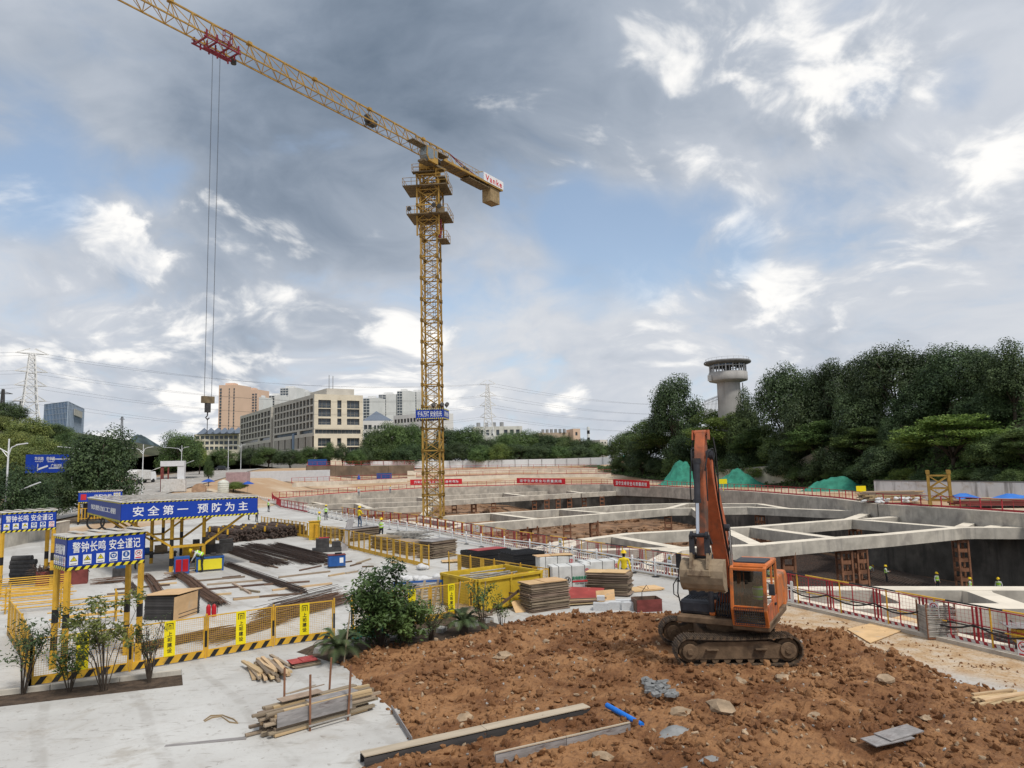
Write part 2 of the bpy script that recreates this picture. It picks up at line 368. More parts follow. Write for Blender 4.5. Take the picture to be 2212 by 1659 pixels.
def ground_material():
 m = bpy.data.materials.new('site_ground'); m.use_nodes = True; t = m.node_tree; t.nodes.clear(); g = NT(t)
 tc = g.n('ShaderNodeTexCoord').outputs['Object']; sep = g.n('ShaderNodeSeparateXYZ', {0: tc})
 n1 = g.noise(tc, .06, 7, .6, .5); n2 = g.noise(tc, .9, 8, .65)
 dry = g.mix(g.ss(n1, .4, .62), (.40, .27, .165), (.53, .44, .33))
 dry = g.mix(g.math('MULTIPLY', g.ss(n2, .5, .7), .5), dry, (.36, .22, .13))
 green = g.mix(g.ss(n2, .4, .6), (.05, .075, .025), (.09, .11, .05))
 far = g.ss(g.math('ADD', sep.outputs[1], g.math('MULTIPLY', n1, 40)), 320, 360)
 col = g.mix(far, dry, green)
 bs = g.n('ShaderNodeBsdfPrincipled', {'Base Color': col, 'Roughness': .95, 'Specular IOR Level': .1})
 g.L.new(bs.outputs[0], g.n('ShaderNodeOutputMaterial').inputs[0]); return m
ground = poly_ground('ground', gp, None, ground_material())
YARD = [(18.3, 8.2), (14.75, 20.6), (12.75, 25.6), (8.75, 35.2), (0.05, 50.6), (-9.35, 69.6), (-20.65, 86.5), (-41.5, 125.0), (-46, 127), (-52, 108), (-52, 60), (-38, 42), (-34, 20), (-34, 2), (18.5, 2)]
def sheet(name, poly, material, z=0.0, kind='structure', zf=None, sub=0):
 b = B(); b._a([(x, y, z) for x, y in poly], [tuple(range(len(poly)))])
 me = b.mesh(name, material); bm = bmesh.new(); bm.from_mesh(me); bmesh.ops.triangulate(bm, faces=bm.faces)
 for _ in range(sub): bmesh.ops.subdivide_edges(bm, edges=bm.edges, cuts=1, use_grid_fill=True)
 if zf:
  for v in bm.verts: v.co.z = zf(v.co.x, v.co.y) + z
 bmesh.ops.recalc_face_normals(bm, faces=bm.faces)
 if bm.faces and bm.faces[:][0].normal.z < 0: bmesh.ops.reverse_faces(bm, faces=bm.faces)
 bm.to_mesh(me); bm.free()
 o = link(name, me); tag(o, kind=kind); return o
sheet('yard_pavement', YARD, CONC_YARD, .006, zf=lambda x, y: TZ(x, y), sub=3)
# pit walls, ring beam and floor
def pit_walls():
 n = len(PIT); b = B(); rb = B(); cap = B()
 for i in range(n):
  a = Vector((*PIT[i], 0)); c = Vector((*PIT[(i + 1) % n], 0))
  za, zc = TZ(a.x, a.y), TZ(c.x, c.y)
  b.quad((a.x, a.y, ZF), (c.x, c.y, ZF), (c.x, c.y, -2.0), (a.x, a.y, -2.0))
  inn = Vector((-(c - a).y, (c - a).x, 0)).normalized()
  if not pit_inside(*(((a + c) / 2 + inn * .5).xy)): inn = -inn
  def Q(p, off, z): return (p.x + inn.x * off, p.y + inn.y * off, z)
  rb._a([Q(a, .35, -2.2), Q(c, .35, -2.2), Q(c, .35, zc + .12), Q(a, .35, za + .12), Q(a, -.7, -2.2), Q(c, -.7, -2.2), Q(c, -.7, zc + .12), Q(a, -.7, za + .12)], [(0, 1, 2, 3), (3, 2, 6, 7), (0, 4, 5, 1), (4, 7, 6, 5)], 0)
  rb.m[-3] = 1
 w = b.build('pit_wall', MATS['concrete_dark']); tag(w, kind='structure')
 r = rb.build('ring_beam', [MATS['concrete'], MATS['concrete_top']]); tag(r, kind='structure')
pit_walls()
def pit_floor():
 xs = np.arange(-50, 58, 1.6); ys = np.arange(6, 194, 1.6); b = B(); idx = {}
 for x in xs:
  for y in ys:
   h = noise.noise(Vector((x * .09, y * .09, 3))) * .5 + noise.noise(Vector((x * .35, y * .35, 1))) * .35
   berm = 3.4 * ss(118, 150, y) * ss(14, -14, x) + 1.6 * ss(.15, .6, noise.noise(Vector((x * .045, y * .045, 9)))) * ss(70, 90, y)
   flat = ss(78, 92, y + .3 * x) if x < 8 else ss(112, 124, y)
   idx[(x, y)] = len(b.v); b.v.append((float(x), float(y), ZF + .02 + (.25 + h + berm) * flat))
 for i in range(len(xs) - 1):
  for j in range(len(ys) - 1):
   b.f.append((idx[(xs[i], ys[j])], idx[(xs[i + 1], ys[j])], idx[(xs[i + 1], ys[j + 1])], idx[(xs[i], ys[j + 1])])); b.m.append(0)
 tag(b.build('pit_floor', MATS['soil_pit'], smooth=True), kind='structure')
pit_floor()
mat('blinding', (.10, .088, .078), .95, var=.3, scale=.4, dirt=(.09, .075, .065), damt=.5, dscale=.2)
sheet('blinding_slab', [(17, 16), (54, 16), (48.0, 66), (43, 90), (42, 112), (10, 112), (9, 80), (8, 64)], MATS['blinding'], ZF + .06)
bm_ = B()
for k in range(70):
 x = 20 + k * .45; bm_.bar((x - 4, 50, ZF + .3), (x - 10, 108, ZF + .3), .05, caps=False)
for k in range(120):
 y = 50 + k * .48; bm_.bar((15 - k * .04, y, ZF + .33), (43 - k * .02, y, ZF + .33), .05, caps=False)
tag(bm_.build('reinforcement_mat', MATS['rebar']), 'brown steel reinforcement mat laid on the pit floor under the struts', 'rebar mat', kind='stuff')
# struts: concrete beams traced on their top plane
STRUTS = [
 [(640, 1091), (914, 1083.5), (1230, 1066), (1330, 1061), (1418, 1062)],
 [(655, 1082), (914, 1073), (1130, 1063), (1310, 1056)],
 [(800, 1127), (911, 1118), (1063, 1108.5), (1210, 1100), (1357, 1090), (1483, 1087), (1640, 1088)],
 [(955, 1144), (1005, 1133), (1161, 1120.7), (1308, 1108.5), (1442, 1098), (1616, 1095), (1862, 1104)],
 [(1165, 1184), (1209, 1171), (1295, 1160.5), (1362, 1152), (1492, 1145), (1616, 1138), (1836, 1121), (1876, 1107)],
 [(1871, 1121), (1966, 1113), (2057, 1116), (2230, 1127)],
 [(1180, 1192), (1320, 1186.5), (1468, 1183.5), (1616, 1177.4), (1792, 1162.7), (1910, 1154), (2068, 1139.5), (2098, 1138.8), (2240, 1139)],
 [(700, 1104), (800, 1098), (930, 1092)],
 [(1530, 1272), (1910, 1270.5), (2230, 1271), (3150, 1268)],
 [(1640, 1310), (1990, 1308.5), (2230, 1309), (3500, 1309)],
]
LINKS = [((700, 1104), (650, 1091)), ((800, 1098), (770, 1087)), ((930, 1092), (911, 1117)), ((1560, 1141), (1640, 1178)), ((1500, 1096), (1560, 1141)), ((1990, 1309), (1900, 1271)), ((668, 1083), (700, 1089)), ((905, 1074), (955, 1081)), ((1090, 1065), (1135, 1071)), ((1225, 1060), (1262, 1065)), ((911, 1118), (1005, 1133)), ((1063, 1108.5), (1161, 1120.7)), ((1210, 1100), (1316, 1108.5)), ((1483, 1087), (1442, 1098)), ((860, 1122), (965, 1143)),
         ((1327, 1158), (1468, 1183)), ((1468, 1183.5), (1385, 1226)), ((1270, 1164), (1190, 1192)), ((1625, 1138), (1800, 1161)), ((1840, 1121), (2068, 1139)), ((2112, 1121), (2074, 1138)), ((2201, 1124.5), (2139, 1138)), ((1966, 1113), (1884, 1104)), ((2100, 1272), (2200, 1308)), ((1640, 1088), (1700, 1098)), ((1740, 1290), (1640, 1272))]
SW = 1.25
strut_no = 0
def strut(pts, name, w=SW, dz=0.0, h=1.05):
 pts = [Vector((p.x, p.y, 0)) for p in pts]; b = B(); n = len(pts); Lf, Rt = [], []
 for i, p in enumerate(pts):
  d0 = (pts[i] - pts[i - 1]).normalized() if i else None; d1 = (pts[i + 1] - pts[i]).normalized() if i < n - 1 else None
  d = ((d0 or d1) + (d1 or d0)).normalized(); nrm = Vector((-d.y, d.x, 0)); k = 1 / max(.5, nrm.dot(Vector((-(d1 or d0).y, (d1 or d0).x, 0))))
  Lf.append(p + nrm * w / 2 * k); Rt.append(p - nrm * w / 2 * k)
 zt = ZS + dz; zb = ZS + dz - h
 for i in range(n - 1):
  a, c, e, f = Lf[i], Lf[i + 1], Rt[i + 1], Rt[i]
  V8 = [(a.x, a.y, zb), (c.x, c.y, zb), (e.x, e.y, zb), (f.x, f.y, zb), (a.x, a.y, zt), (c.x, c.y, zt), (e.x, e.y, zt), (f.x, f.y, zt)]
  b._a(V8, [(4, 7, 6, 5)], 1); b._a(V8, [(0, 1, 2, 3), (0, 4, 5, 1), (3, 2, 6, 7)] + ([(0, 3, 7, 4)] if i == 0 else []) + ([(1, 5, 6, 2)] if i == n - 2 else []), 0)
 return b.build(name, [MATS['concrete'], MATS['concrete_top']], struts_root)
struts_root = thing('strut_frame', 'pale grey concrete struts crossing the open excavation pit', 'concrete strut')
for k, row in enumerate(STRUTS): strut([P(u, v, ZS) for u, v in row], 'strut', dz=-.004 * (k % 2))
for k, (a, c) in enumerate(LINKS):
 pa, pc = P(*a, ZS), P(*c, ZS); strut([pa, pc], 'cross_strut', w=1.1, dz=-.010 - .002 * (k % 3), h=1.02)
def haunch(*uv):
 b = B(); pl = [P(u, v, ZS - .0165) for u, v in uv]; b.prism(pl, (0, 0, -1), .95); b.build('haunch', MATS['concrete_top'], struts_root)
haunch((1420, 1186), (1515, 1182), (1440, 1196)); haunch((1160, 1190), (1250, 1168), (1230, 1190)); haunch((2060, 1273), (2140, 1273), (2150, 1286), (2120, 1283))
# steel lattice columns under the struts
def lattice_column():
 b = B(); w = .46
 for sx in (-1, 1):
  for sy in (-1, 1): b.box((sx * w, sy * w, -3), (.16, .16, 6.4))
 for k in range(7):
  z = -.2 - k * .9
  for q in range(4):
   a = q * PI / 2; b.box((math.cos(a) * (w + .01), math.sin(a) * (w + .01), z), (.03 if q % 2 == 0 else .92, .92 if q % 2 == 0 else .03, .34))
 return b.mesh('lattice_column', MATS['rust'])
LC = lattice_column()
COLS = [(792, 1087), (815, 1086.5), (981, 1079), (1023, 1077), (1066, 1075), (1154, 1070), (1181, 1069), (1205, 1067.5), (1230, 1066), (1261, 1064), (1133, 1123), (1154, 1121.5), (1224, 1116), (1282, 1111), (1442, 1098), (1300, 1063), (1820, 1160), (1852, 1158), (1845, 1120), (2071, 1139.3), (1560, 1141), (1700, 1170), (1640, 1095.5), (1225, 1169)]
for i, (u, v) in enumerate(COLS):
 p = P(u, v, ZS); o = link('lattice_column', LC); o.location = (p.x, p.y, ZS - 1.03); o.rotation_euler[2] = random.uniform(-.2, .2)
 side = 'right of the excavator' if u > 1600 else ('under the far strut' if v < 1092 else 'under the middle strut')
 tag(o, 'rust brown steel lattice column standing in the pit ' + side, 'steel column', 'lattice columns ' + side)
# left street
def road_poly():
 pts = []
 c = [(-64, 62), (-68, 90), (-74, 125), (-81, 165), (-92, 220), (-110, 300), (-150, 480)]
 wd = [7.5, 8, 8.5, 9, 9.5, 10, 12]
 return c, wd
RC, RW = road_poly()
def ribbon(name, off0, off1, material, dz, i0=0, i1=99, kind='structure', n=8):
 b = B(); L = []; R = []
 pts = []
 for i in range(len(RC) - 1):
  for k in range(n):
   t = k / n; pts.append(Vector((RC[i][0] * (1 - t) + RC[i + 1][0] * t, RC[i][1] * (1 - t) + RC[i + 1][1] * t, 0)))
 pts.append(Vector((*RC[-1], 0)))
 for i, p in enumerate(pts):
  d = (pts[min(i + 1, len(pts) - 1)] - pts[max(i - 1, 0)]).normalized(); nr = Vector((d.y, -d.x, 0))
  for off, S in ((off0, L), (off1, R)):
   q = p + nr * off; b.v.append((q.x, q.y, TZ(q.x, q.y) + dz)); S.append(len(b.v) - 1)
 for i in range(len(pts) - 1):
  if i0 <= i < i1: b.f.append((L[i], R[i], R[i + 1], L[i + 1])); b.m.append(0)
 o = b.build(name, material); tag(o, kind=kind); return o, pts
_, RP = ribbon('road', -9, 9, MATS['asphalt_pale'], .03)
def road_dashes():
 b = B()
 for off in (-4.5, 0, 4.5):
  for i in range(0, len(RP) - 1):
   p, q = RP[i], RP[i + 1]; d = (q - p).normalized(); nr = Vector((d.y, -d.x, 0)); L = (q - p).length
   for s in np.arange(0, L, 8.0):
    a = p + d * s + nr * off; c = p + d * (s + 3.2) + nr * off
    vs = [a - nr * .1, a + nr * .1, c + nr * .1, c - nr * .1]
    b.quad(*[(v.x, v.y, TZ(v.x, v.y) + .06) for v in vs])
 tag(b.build('road_markings', MATS['white_paint']), kind='structure')
road_dashes()
ribbon('pavement', 9, 11.5, MATS['asphalt_pale'], .16)
# BUILDINGS BEHIND THE SITE
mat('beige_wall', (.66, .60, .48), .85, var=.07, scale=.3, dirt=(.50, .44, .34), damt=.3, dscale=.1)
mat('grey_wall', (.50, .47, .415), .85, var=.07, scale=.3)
mat('reveal', (.30, .28, .25), .9)
mat('orange_wall', (.68, .48, .36), .85, var=.05, scale=.05)
mat('white_wall', (.66, .66, .65), .85, var=.06, scale=.1, streak=((.5, .49, .47), .3, .3))
mat('old_wall', (.62, .60, .55), .9, var=.12, scale=.2, streak=((.3, .28, .25), .5, .55))
mat('brown_wall', (.42, .33, .25), .9, var=.12, scale=.2)
mat('blue_glass', (.05, .13, .26), .18, var=.25, scale=.12, spec=.6)
mat('blue_glass_side', (.11, .17, .26), .3, var=.2, scale=.1)
mat('mullion', (.32, .38, .46), .5)
mat('window_glass', (.06, .075, .09), .15, var=.35, scale=.25, spec=.6)
mat('roof_slate', (.14, .17, .22), .7)
def facade(root, O, X, H, ops, wall, depth=.5, glass='window_glass', part='wall', win='window', bars=True):
 O = Vector(O); X = Vector(X); W_ = X.length; x = X.normalized(); z = Vector((0, 0, 1)); nn = x.cross(z)   # outward
 us = sorted({0.0, 1.0, *[o[0] for o in ops], *[o[1] for o in ops]}); vs_ = sorted({0.0, 1.0, *[o[2] for o in ops], *[o[3] for o in ops]})
 def pt(u, v, d=0.0): return O + X * u + z * (H * v) - nn * d
 b = B()
 for i in range(len(us) - 1):
  for j in range(len(vs_) - 1):
   cu, cv = (us[i] + us[i + 1]) / 2, (vs_[j] + vs_[j + 1]) / 2
   if any(o[0] < cu < o[1] and o[2] < cv < o[3] for o in ops): continue
   b.quad(pt(us[i], vs_[j]), pt(us[i + 1], vs_[j]), pt(us[i + 1], vs_[j + 1]), pt(us[i], vs_[j + 1]))
 for (u0, u1, v0, v1) in ops:
  for (a, c) in (((u0, v0), (u1, v0)), ((u1, v0), (u1, v1)), ((u1, v1), (u0, v1)), ((u0, v1), (u0, v0))):
   b.quad(pt(*a), pt(*a, depth), pt(*c, depth), pt(*c), mi=1)
 b.build(part, [MATS[wall], MATS['reveal']], root)
 for (u0, u1, v0, v1) in ops:
  w = B(); w.quad(pt(u0, v0, depth), pt(u1, v0, depth), pt(u1, v1, depth), pt(u0, v1, depth))
  if bars:
   n = max(1, int(round((u1 - u0) * W_ / 1.6)))
   for k in range(n + 1):
    u = u0 + (u1 - u0) * k / n; w.bar(pt(u, v0, depth - .04), pt(u, v1, depth - .04), .12, .08, mi=1, up=nn)
   w.bar(pt(u0, v0 + (v1 - v0) * .35, depth - .05), pt(u1, v0 + (v1 - v0) * .35, depth - .05), .1, .1, mi=1)
  w.build(win, [MATS[glass], MATS['reveal']], root)
def plain(root, name, O, X, Yv, H, m, z0=None):
 O = Vector(O); X = Vector(X); Yv = Vector(Yv); b = B(); b.prism([O, O + X, O + X + Yv, O + Yv], (0, 0, 1), H); return b.build(name, MATS[m], root)
def rows(u0, u1, nu, v0, v1, nv, fu=.7, fv=.7):
 du, dv = (u1 - u0) / nu, (v1 - v0) / nv
 return [(u0 + du * (i + .5 - fu / 2), u0 + du * (i + .5 + fu / 2), v0 + dv * (j + .5 - fv / 2), v0 + dv * (j + .5 + fv / 2)) for i in range(nu) for j in range(nv)]
def beige_building():
 C = PD(679, 851, 300); ztop = C.z; z0 = 6.0; H = ztop - z0; C.z = z0
 R = PD(784, 852, 311); R.z = z0; N1 = PD(587, 877, 350); N1.z = z0; N2 = PD(519, 898, 408); N2.z = z0
 root = thing('office_building', 'long beige office block with deep grid windows and recessed middle storey', 'building', C); T = -C
 X = R - C; S = N1 - C; S2 = N2 - N1; zr = Vector((0, 0, 0))
 vr = lambda t, b_: (1 - b_, 1 - t)
 ops = []
 for (t, b_) in ((.077, .185), (.195, .30), (.325, .41), (.59, .695), (.71, .83), (.86, .97)):
  v0, v1 = vr(t, b_); ops += [(.08, .335, v0, v1), (.665, .925, v0, v1)]
  if b_ < .8: ops += [(.465, .55, v0, v1)]
 v0, v1 = vr(.475, .53); ops += [(.02, .95, v0, v1)]
 facade(root, zr, X, H, ops, 'beige_wall', .9)
 gap = S.normalized() * 3
 def flank(O, Sv, Hh, nc, low):
  o = rows(.02, .98, nc, .545, .96, 4 if Hh > 28 else 3, .72, .78)      # (far end -> near end)
  o += [(.03, .62, .485, .53), (.68, .97, .485, .53)]
  for j, (a, c) in enumerate(((.29, .44), (.08, .23))):
   k = 0; u = .03
   while u < .96:
    if (k + j) % 5 == 4: o.append((u, u + .045, a, c)); u += .06
    else: o.append((u, u + .013, a, c)); u += .026
    k += 1
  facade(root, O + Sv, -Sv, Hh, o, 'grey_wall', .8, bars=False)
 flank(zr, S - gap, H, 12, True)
 O2 = S + S.normalized() * 1.0
 H2 = H * .985
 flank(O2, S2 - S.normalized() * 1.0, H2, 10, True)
 back = X.normalized() * 1
 b = B(); b.quad(Vector((0, 0, H)), X + Vector((0, 0, H)), X + S + S2 + Vector((0, 0, H)), S + S2 + Vector((0, 0, H - .5)))
 b.quad(X, X + S + S2, X + S + S2 + Vector((0, 0, H)), X + Vector((0, 0, H)))
 b.quad(X + S + S2, S + S2, S + S2 + Vector((0, 0, H)), X + S + S2 + Vector((0, 0, H)))
 b.quad(S - gap, S - gap + X * .3, S - gap + X * .3 + Vector((0, 0, H)), S - gap + Vector((0, 0, H))); b.quad(O2, O2 + X * .3, O2 + X * .3 + Vector((0, 0, H2)), O2 + Vector((0, 0, H2)))
 b.build('roof', MATS['grey_wall'], root)
 pb = X * .37 + S * .12; plain(root, 'roof_house', pb + Vector((0, 0, H + .05)), X * .58, S * .35, 3.4, 'grey_wall')
 plain(root, 'stair_tower', S * .42 - S.cross(Vector((0, 0, 1))).normalized() * -.6 + Vector((0, 0, H * .25)), S.normalized() * 2.6, S.cross(Vector((0, 0, 1))).normalized() * -.9, H * .26, 'blue_glass_side')
 m = B()
 for q in (.42, .5): m.bar(pb + X * (q - .37) + Vector((0, 0, H + 3.4)), pb + X * (q - .37) + Vector((0, 0, H + 11 - q * 4)), .25)
 m.build('roof_mast', MATS['galvanised'], root)
beige_building()
def tower(name, label, u0, u1, vtop, d, wall, split=.5, group=None, depth=16, cat='building', z0=6.0, floors=None, dark='window_glass', side=None, skew=.25):
 A = PD(u0, vtop, d); E_ = PD(u1, vtop, d); H = A.z - z0; A.z = z0; E_.z = z0
 root = thing(name, label, cat, A, group=group); X = (E_ - A) + Vector((0, depth * 0.0, 0))
 Yv = Vector((-A.x / d * 0 + depth * skew, depth, 0)); fl = floors or int(H / 3.1)
 plain(root, 'wall', (0, 0, 0), X, Yv, H, wall)
 if split > 0:
  b = B(); Wd = X.length; n = int(max(2, Wd * split / 3.2))
  b.prism([(0.2, -1.2, 3), (Wd * split, -1.2, 3), (Wd * split, -.002, 3), (.2, -.002, 3)], (0, 0, 1), H - 4)
  b.build('glazing', MATS[dark], root)
  s_ = B()
  for k in range(1, fl):
   s_.box((Wd * split / 2 + .1, -1.0, k * H / fl), (Wd * split + .2, 1.1, .55))
  for q in range(n + 1): s_.box((.1 + (Wd * split) * q / n, -.9, H / 2), (.35, 1.0, H - 2))
  s_.build('balcony_slab', MATS[side or wall], root)
 p = B(); p.box((X.length * .5, depth * .4, H + 1.2), (X.length * .5, depth * .4, 2.4)); p.build('roof_house', MATS[wall], root)
 return root, X, H
def salmon(u0, u1, v, d, label, strips):
 root, X, H = tower('apartment_tower', label, u0, u1, v, d, 'orange_wall', split=0, depth=22, group='salmon apartment towers')
 for (a, c) in strips:
  b = B(); fl = int(H / 3)
  if c - a > .1:
   for k in range(1, fl): b.box((X.length * (a + c) / 2, -.1, k * 3.0), (X.length * (c - a), .4, 1.5))
  else:
   for k in range(1, fl): b.box((X.length * (a + c) / 2, -.1, k * 3.0), (X.length * (c - a), .4, 2.1))
  b.build('window_column', MATS['window_glass'], root)
salmon(473, 513, 832, 700, 'tall salmon apartment tower with narrow dark window columns, the left of two', [(.06, .16), (.55, .59), (.8, .86)])
salmon(520, 556, 842, 780, 'salmon apartment tower with open balconies beside the taller salmon one', [(.02, .1), (.48, .62), (.7, .82), (.88, .97)])
for args in ((559.5, 568, 858, 760, 'thin white apartment slab squeezed beside the salmon towers', 0), (580, 605, 854, 820, 'white apartment tower with dark left half, lowest behind the office roof', .55), (606, 641, 838, 840, 'white apartment tower rising highest behind the long office roof', .5), (643, 668, 846, 860, 'white apartment tower half hidden behind the office roof house', .4),
             (785, 817, 860, 780, 'white apartment tower directly right of the office block', .42), (818, 856, 852, 800, 'white apartment tower second right of the office block', .42), (858, 884, 844.5, 800, 'white apartment tower third right of the office block', .42), (885, 914, 846, 830, 'white apartment tower just left of the crane mast', .5)):
 tower('apartment_tower', args[4], *args[:4], 'white_wall', split=args[5], group='white apartment towers', depth=18, z0=6.0)
def block(name, label, u0, u1, vtop, d0, d1, wall, ops, z0=6, roofm=None, parapet=.0):
 A = PD(u0, vtop, d0); E_ = PD(u1, vtop, d1); H = A.z - z0; A.z = z0; E_.z = z0; root = thing(name, label, 'building', A); X = E_ - A
 facade(root, (0, 0, 0), X, H, ops, wall, .5, bars=False)
 nn = X.cross(Vector((0, 0, 1))).normalized(); Y = -nn * 14
 b = B(); Hz = Vector((0, 0, H)); o = Vector((0, 0, 0))
 b.quad(Hz, X + Hz, X + Y + Hz, Y + Hz); b.quad(X, X + Y, X + Y + Hz, X + Hz); b.quad(Y, o, Hz, Y + Hz); b.quad(X + Y, Y, Y + Hz, X + Y + Hz); b.build('roof', MATS[wall], root)
 return root, X, H, Y
block('school_building', 'low white building with window rows between office block and crane', 850, 914, 898, 330, 318, 'white_wall', rows(.02, .98, 9, .12, .97, 5, .66, .45))
r_, X_, H_, Y_ = block('school_wing', 'low white link building beside the beige office block with blue hip roof', 784, 849, 909, 326, 330, 'white_wall', rows(.02, .3, 2, .1, .95, 5, .8, .55) + rows(.35, .98, 6, .1, .95, 5, .66, .45))
b = B(); o = Vector((0, 0, H_ + .02)); c_ = (X_ + Y_) / 2 + Vector((0, 0, H_ + 5)); q = [o - X_ * .02, o + X_ * 1.0, o + X_ + Y_, o + Y_]
for i in range(4): b._a([q[i], q[(i + 1) % 4], c_ + X_ * (.2 if i in (0, 1) and False else 0)], [(0, 1, 2)])
b.build('hip_roof', MATS['roof_slate'], r_)
block('white_office', 'plain white building edge showing right behind the crane mast', 956, 979, 893, 330, 332, 'white_wall', [])
r_, X_, H_, Y_ = block('old_hall', 'weathered white flat-roofed hall with round windows above the trees', 1022, 1128, 922, 420, 424, 'old_wall', rows(.03, .55, 5, .72, .96, 1, .6, .6) + rows(.6, .97, 3, .72, .96, 1, .6, .6))
for k in range(4):
 b = B(); b.lathe([(1.2, 0), (1.2, 2.6), (0.01, 2.6)], (X_.x * (.1 + .16 * k), 5, H_ + .01), 12); b.build('roof_tank', MATS['galvanised'], r_)
r_, X_, H_, Y_ = block('brown_hall', 'brown flat-roofed building with shaded galleries above the trees', 1164, 1240, 935, 430, 436, 'brown_wall', [(.05, .95, .70, .84), (.05, .95, .5, .62)])
for k in range(6):
 b = B(); b.lathe([(.9, 0), (.9, 2.2), (0.01, 2.2)], (X_.x * (.12 + .12 * k), 4, H_ + .01), 10); b.build('roof_tank', MATS['galvanised'], r_)
block('stair_block', 'small salmon stair tower at the end of the brown building', 1238, 1253, 926, 428, 429, 'orange_wall', [(.3, .6, .8, .9)])
def chimney():
 A = PD(1270.5, 922, 400); b = B(); H = A.z - 6; root = thing('chimney', 'slim black and white banded chimney above the trees', 'chimney', (A.x, A.y, 6))
 for k in range(10): q = B(); q.tube((0, 0, H * k / 10), (0, 0, H * (k + 1) / 10 - .002), .8, 10); q.build('band', MATS['white_paint' if k % 2 else 'black_paint'], root)
chimney()
block('far_block', 'small pale block far off at the gap between the tree masses', 1296, 1312, 950, 300, 302, 'old_wall', rows(.1, .9, 2, .3, .95, 4, .5, .5))
r_, X_, H_, Y_ = block('gate_building', 'low beige building with rooftop frames behind the street trees', 420, 516, 938, 440, 446, 'beige_wall', rows(.02, .98, 9, .55, .98, 3, .75, .6))
for k in range(6):
 b = B(); x = X_.x * (.05 + .17 * k); b._a([(x, 0, H_), (x + 7, 0, H_), (x + 3.5, 3, H_ + 4)], [(0, 1, 2)]); b._a([(x, 6, H_), (x + 7, 6, H_), (x + 3.5, 3, H_ + 4)], [(1, 0, 2)]); b._a([(x, 0, H_), (x, 6, H_), (x + 3.5, 3, H_ + 4)], [(1, 0, 2)]); b._a([(x + 7, 0, H_), (x + 7, 6, H_), (x + 3.5, 3, H_ + 4)], [(0, 1, 2)]); b.build('roof_gable', MATS['roof_slate'], r_)
def glass_office():
 A = PD(97, 866, 455); C = PD(147, 867, 440); E_ = PD(181, 881, 492); z0 = 6; H = C.z - z0
 for v in (A, C, E_): v.z = z0
 root = thing('glass_office', 'blue glass office tower with vertical fins behind the white pylon', 'building', C)
 def f(p, q, m, nu, nv, nm):
  X = q - p; nn = X.cross(Vector((0, 0, 1))).normalized(); b = B(); o = p - C
  b.quad(o, o + X, o + X + Vector((0, 0, H)), o + Vector((0, 0, H))); b.build('glass_wall', MATS[m], root)
  g_ = B()
  for i in range(nu + 1): a = o + X * (i / nu) + nn * .2; g_.bar(a, a + Vector((0, 0, H)), .35 if nm else .16, .5 if nm else .25, up=nn)
  for j in range(nv + 1): z = H * j / nv; g_.bar(o + nn * .1 + Vector((0, 0, z)), o + X + nn * .1 + Vector((0, 0, z)), .15, .2)
  g_.build('mullion_grid', MATS['mullion'], root)
  return X
 f(A, C, 'blue_glass', 16, 13, 0); X = f(C, E_, 'blue_glass_side', 12, 2, 1)
 b = B(); up = Vector((0, 0, H + .01)); b.quad(A - C + up, up, E_ - C + up, A + E_ - C - C + up); b.build('roof', MATS['mullion'], root)
 pt_ = B(); o = X * .3 + X.cross(Vector((0, 0, 1))).normalized() * .7; pt_.prism([o + Vector((0, 0, H * .84)), o + X * .5 + Vector((0, 0, H * .84)), o + X * .5 + Vector((0, 0, H * .93)), o + Vector((0, 0, H * .93))], X.cross(Vector((0, 0, 1))).normalized(), .4); pt_.build('sign_panel', MATS['grey_wall'], root)
glass_office()
def far_hill():
 b = B(); n = 40
 for i in range(n + 1):
  u = 225 + 160 * i / n; hgt = 78 * math.exp(-((u - 300) / 50) ** 2) + 6 + 3 * noise.noise(Vector((u * .15, 0, 0))) + 2 * noise.noise(Vector((u * .6, 2, 0)))
  p = PD(u, 1022 - hgt, 900)
  b.v += [(p.x, p.y, p.z), (p.x * .93, p.y * .85, 6), (p.x * 1.1, p.y * 1.3, 6)]
 for i in range(n):
  a = 3 * i; b.f += [(a + 1, a + 4, a + 3, a), (a, a + 3, a + 5, a + 2)]; b.m += [0, 0]
 mat('far_forest', (.05, .075, .085), .95, var=.5, scale=.06, bump=1, bscale=.12)
 tag(b.build('hill', MATS['far_forest'], smooth=True), kind='structure')
far_hill()
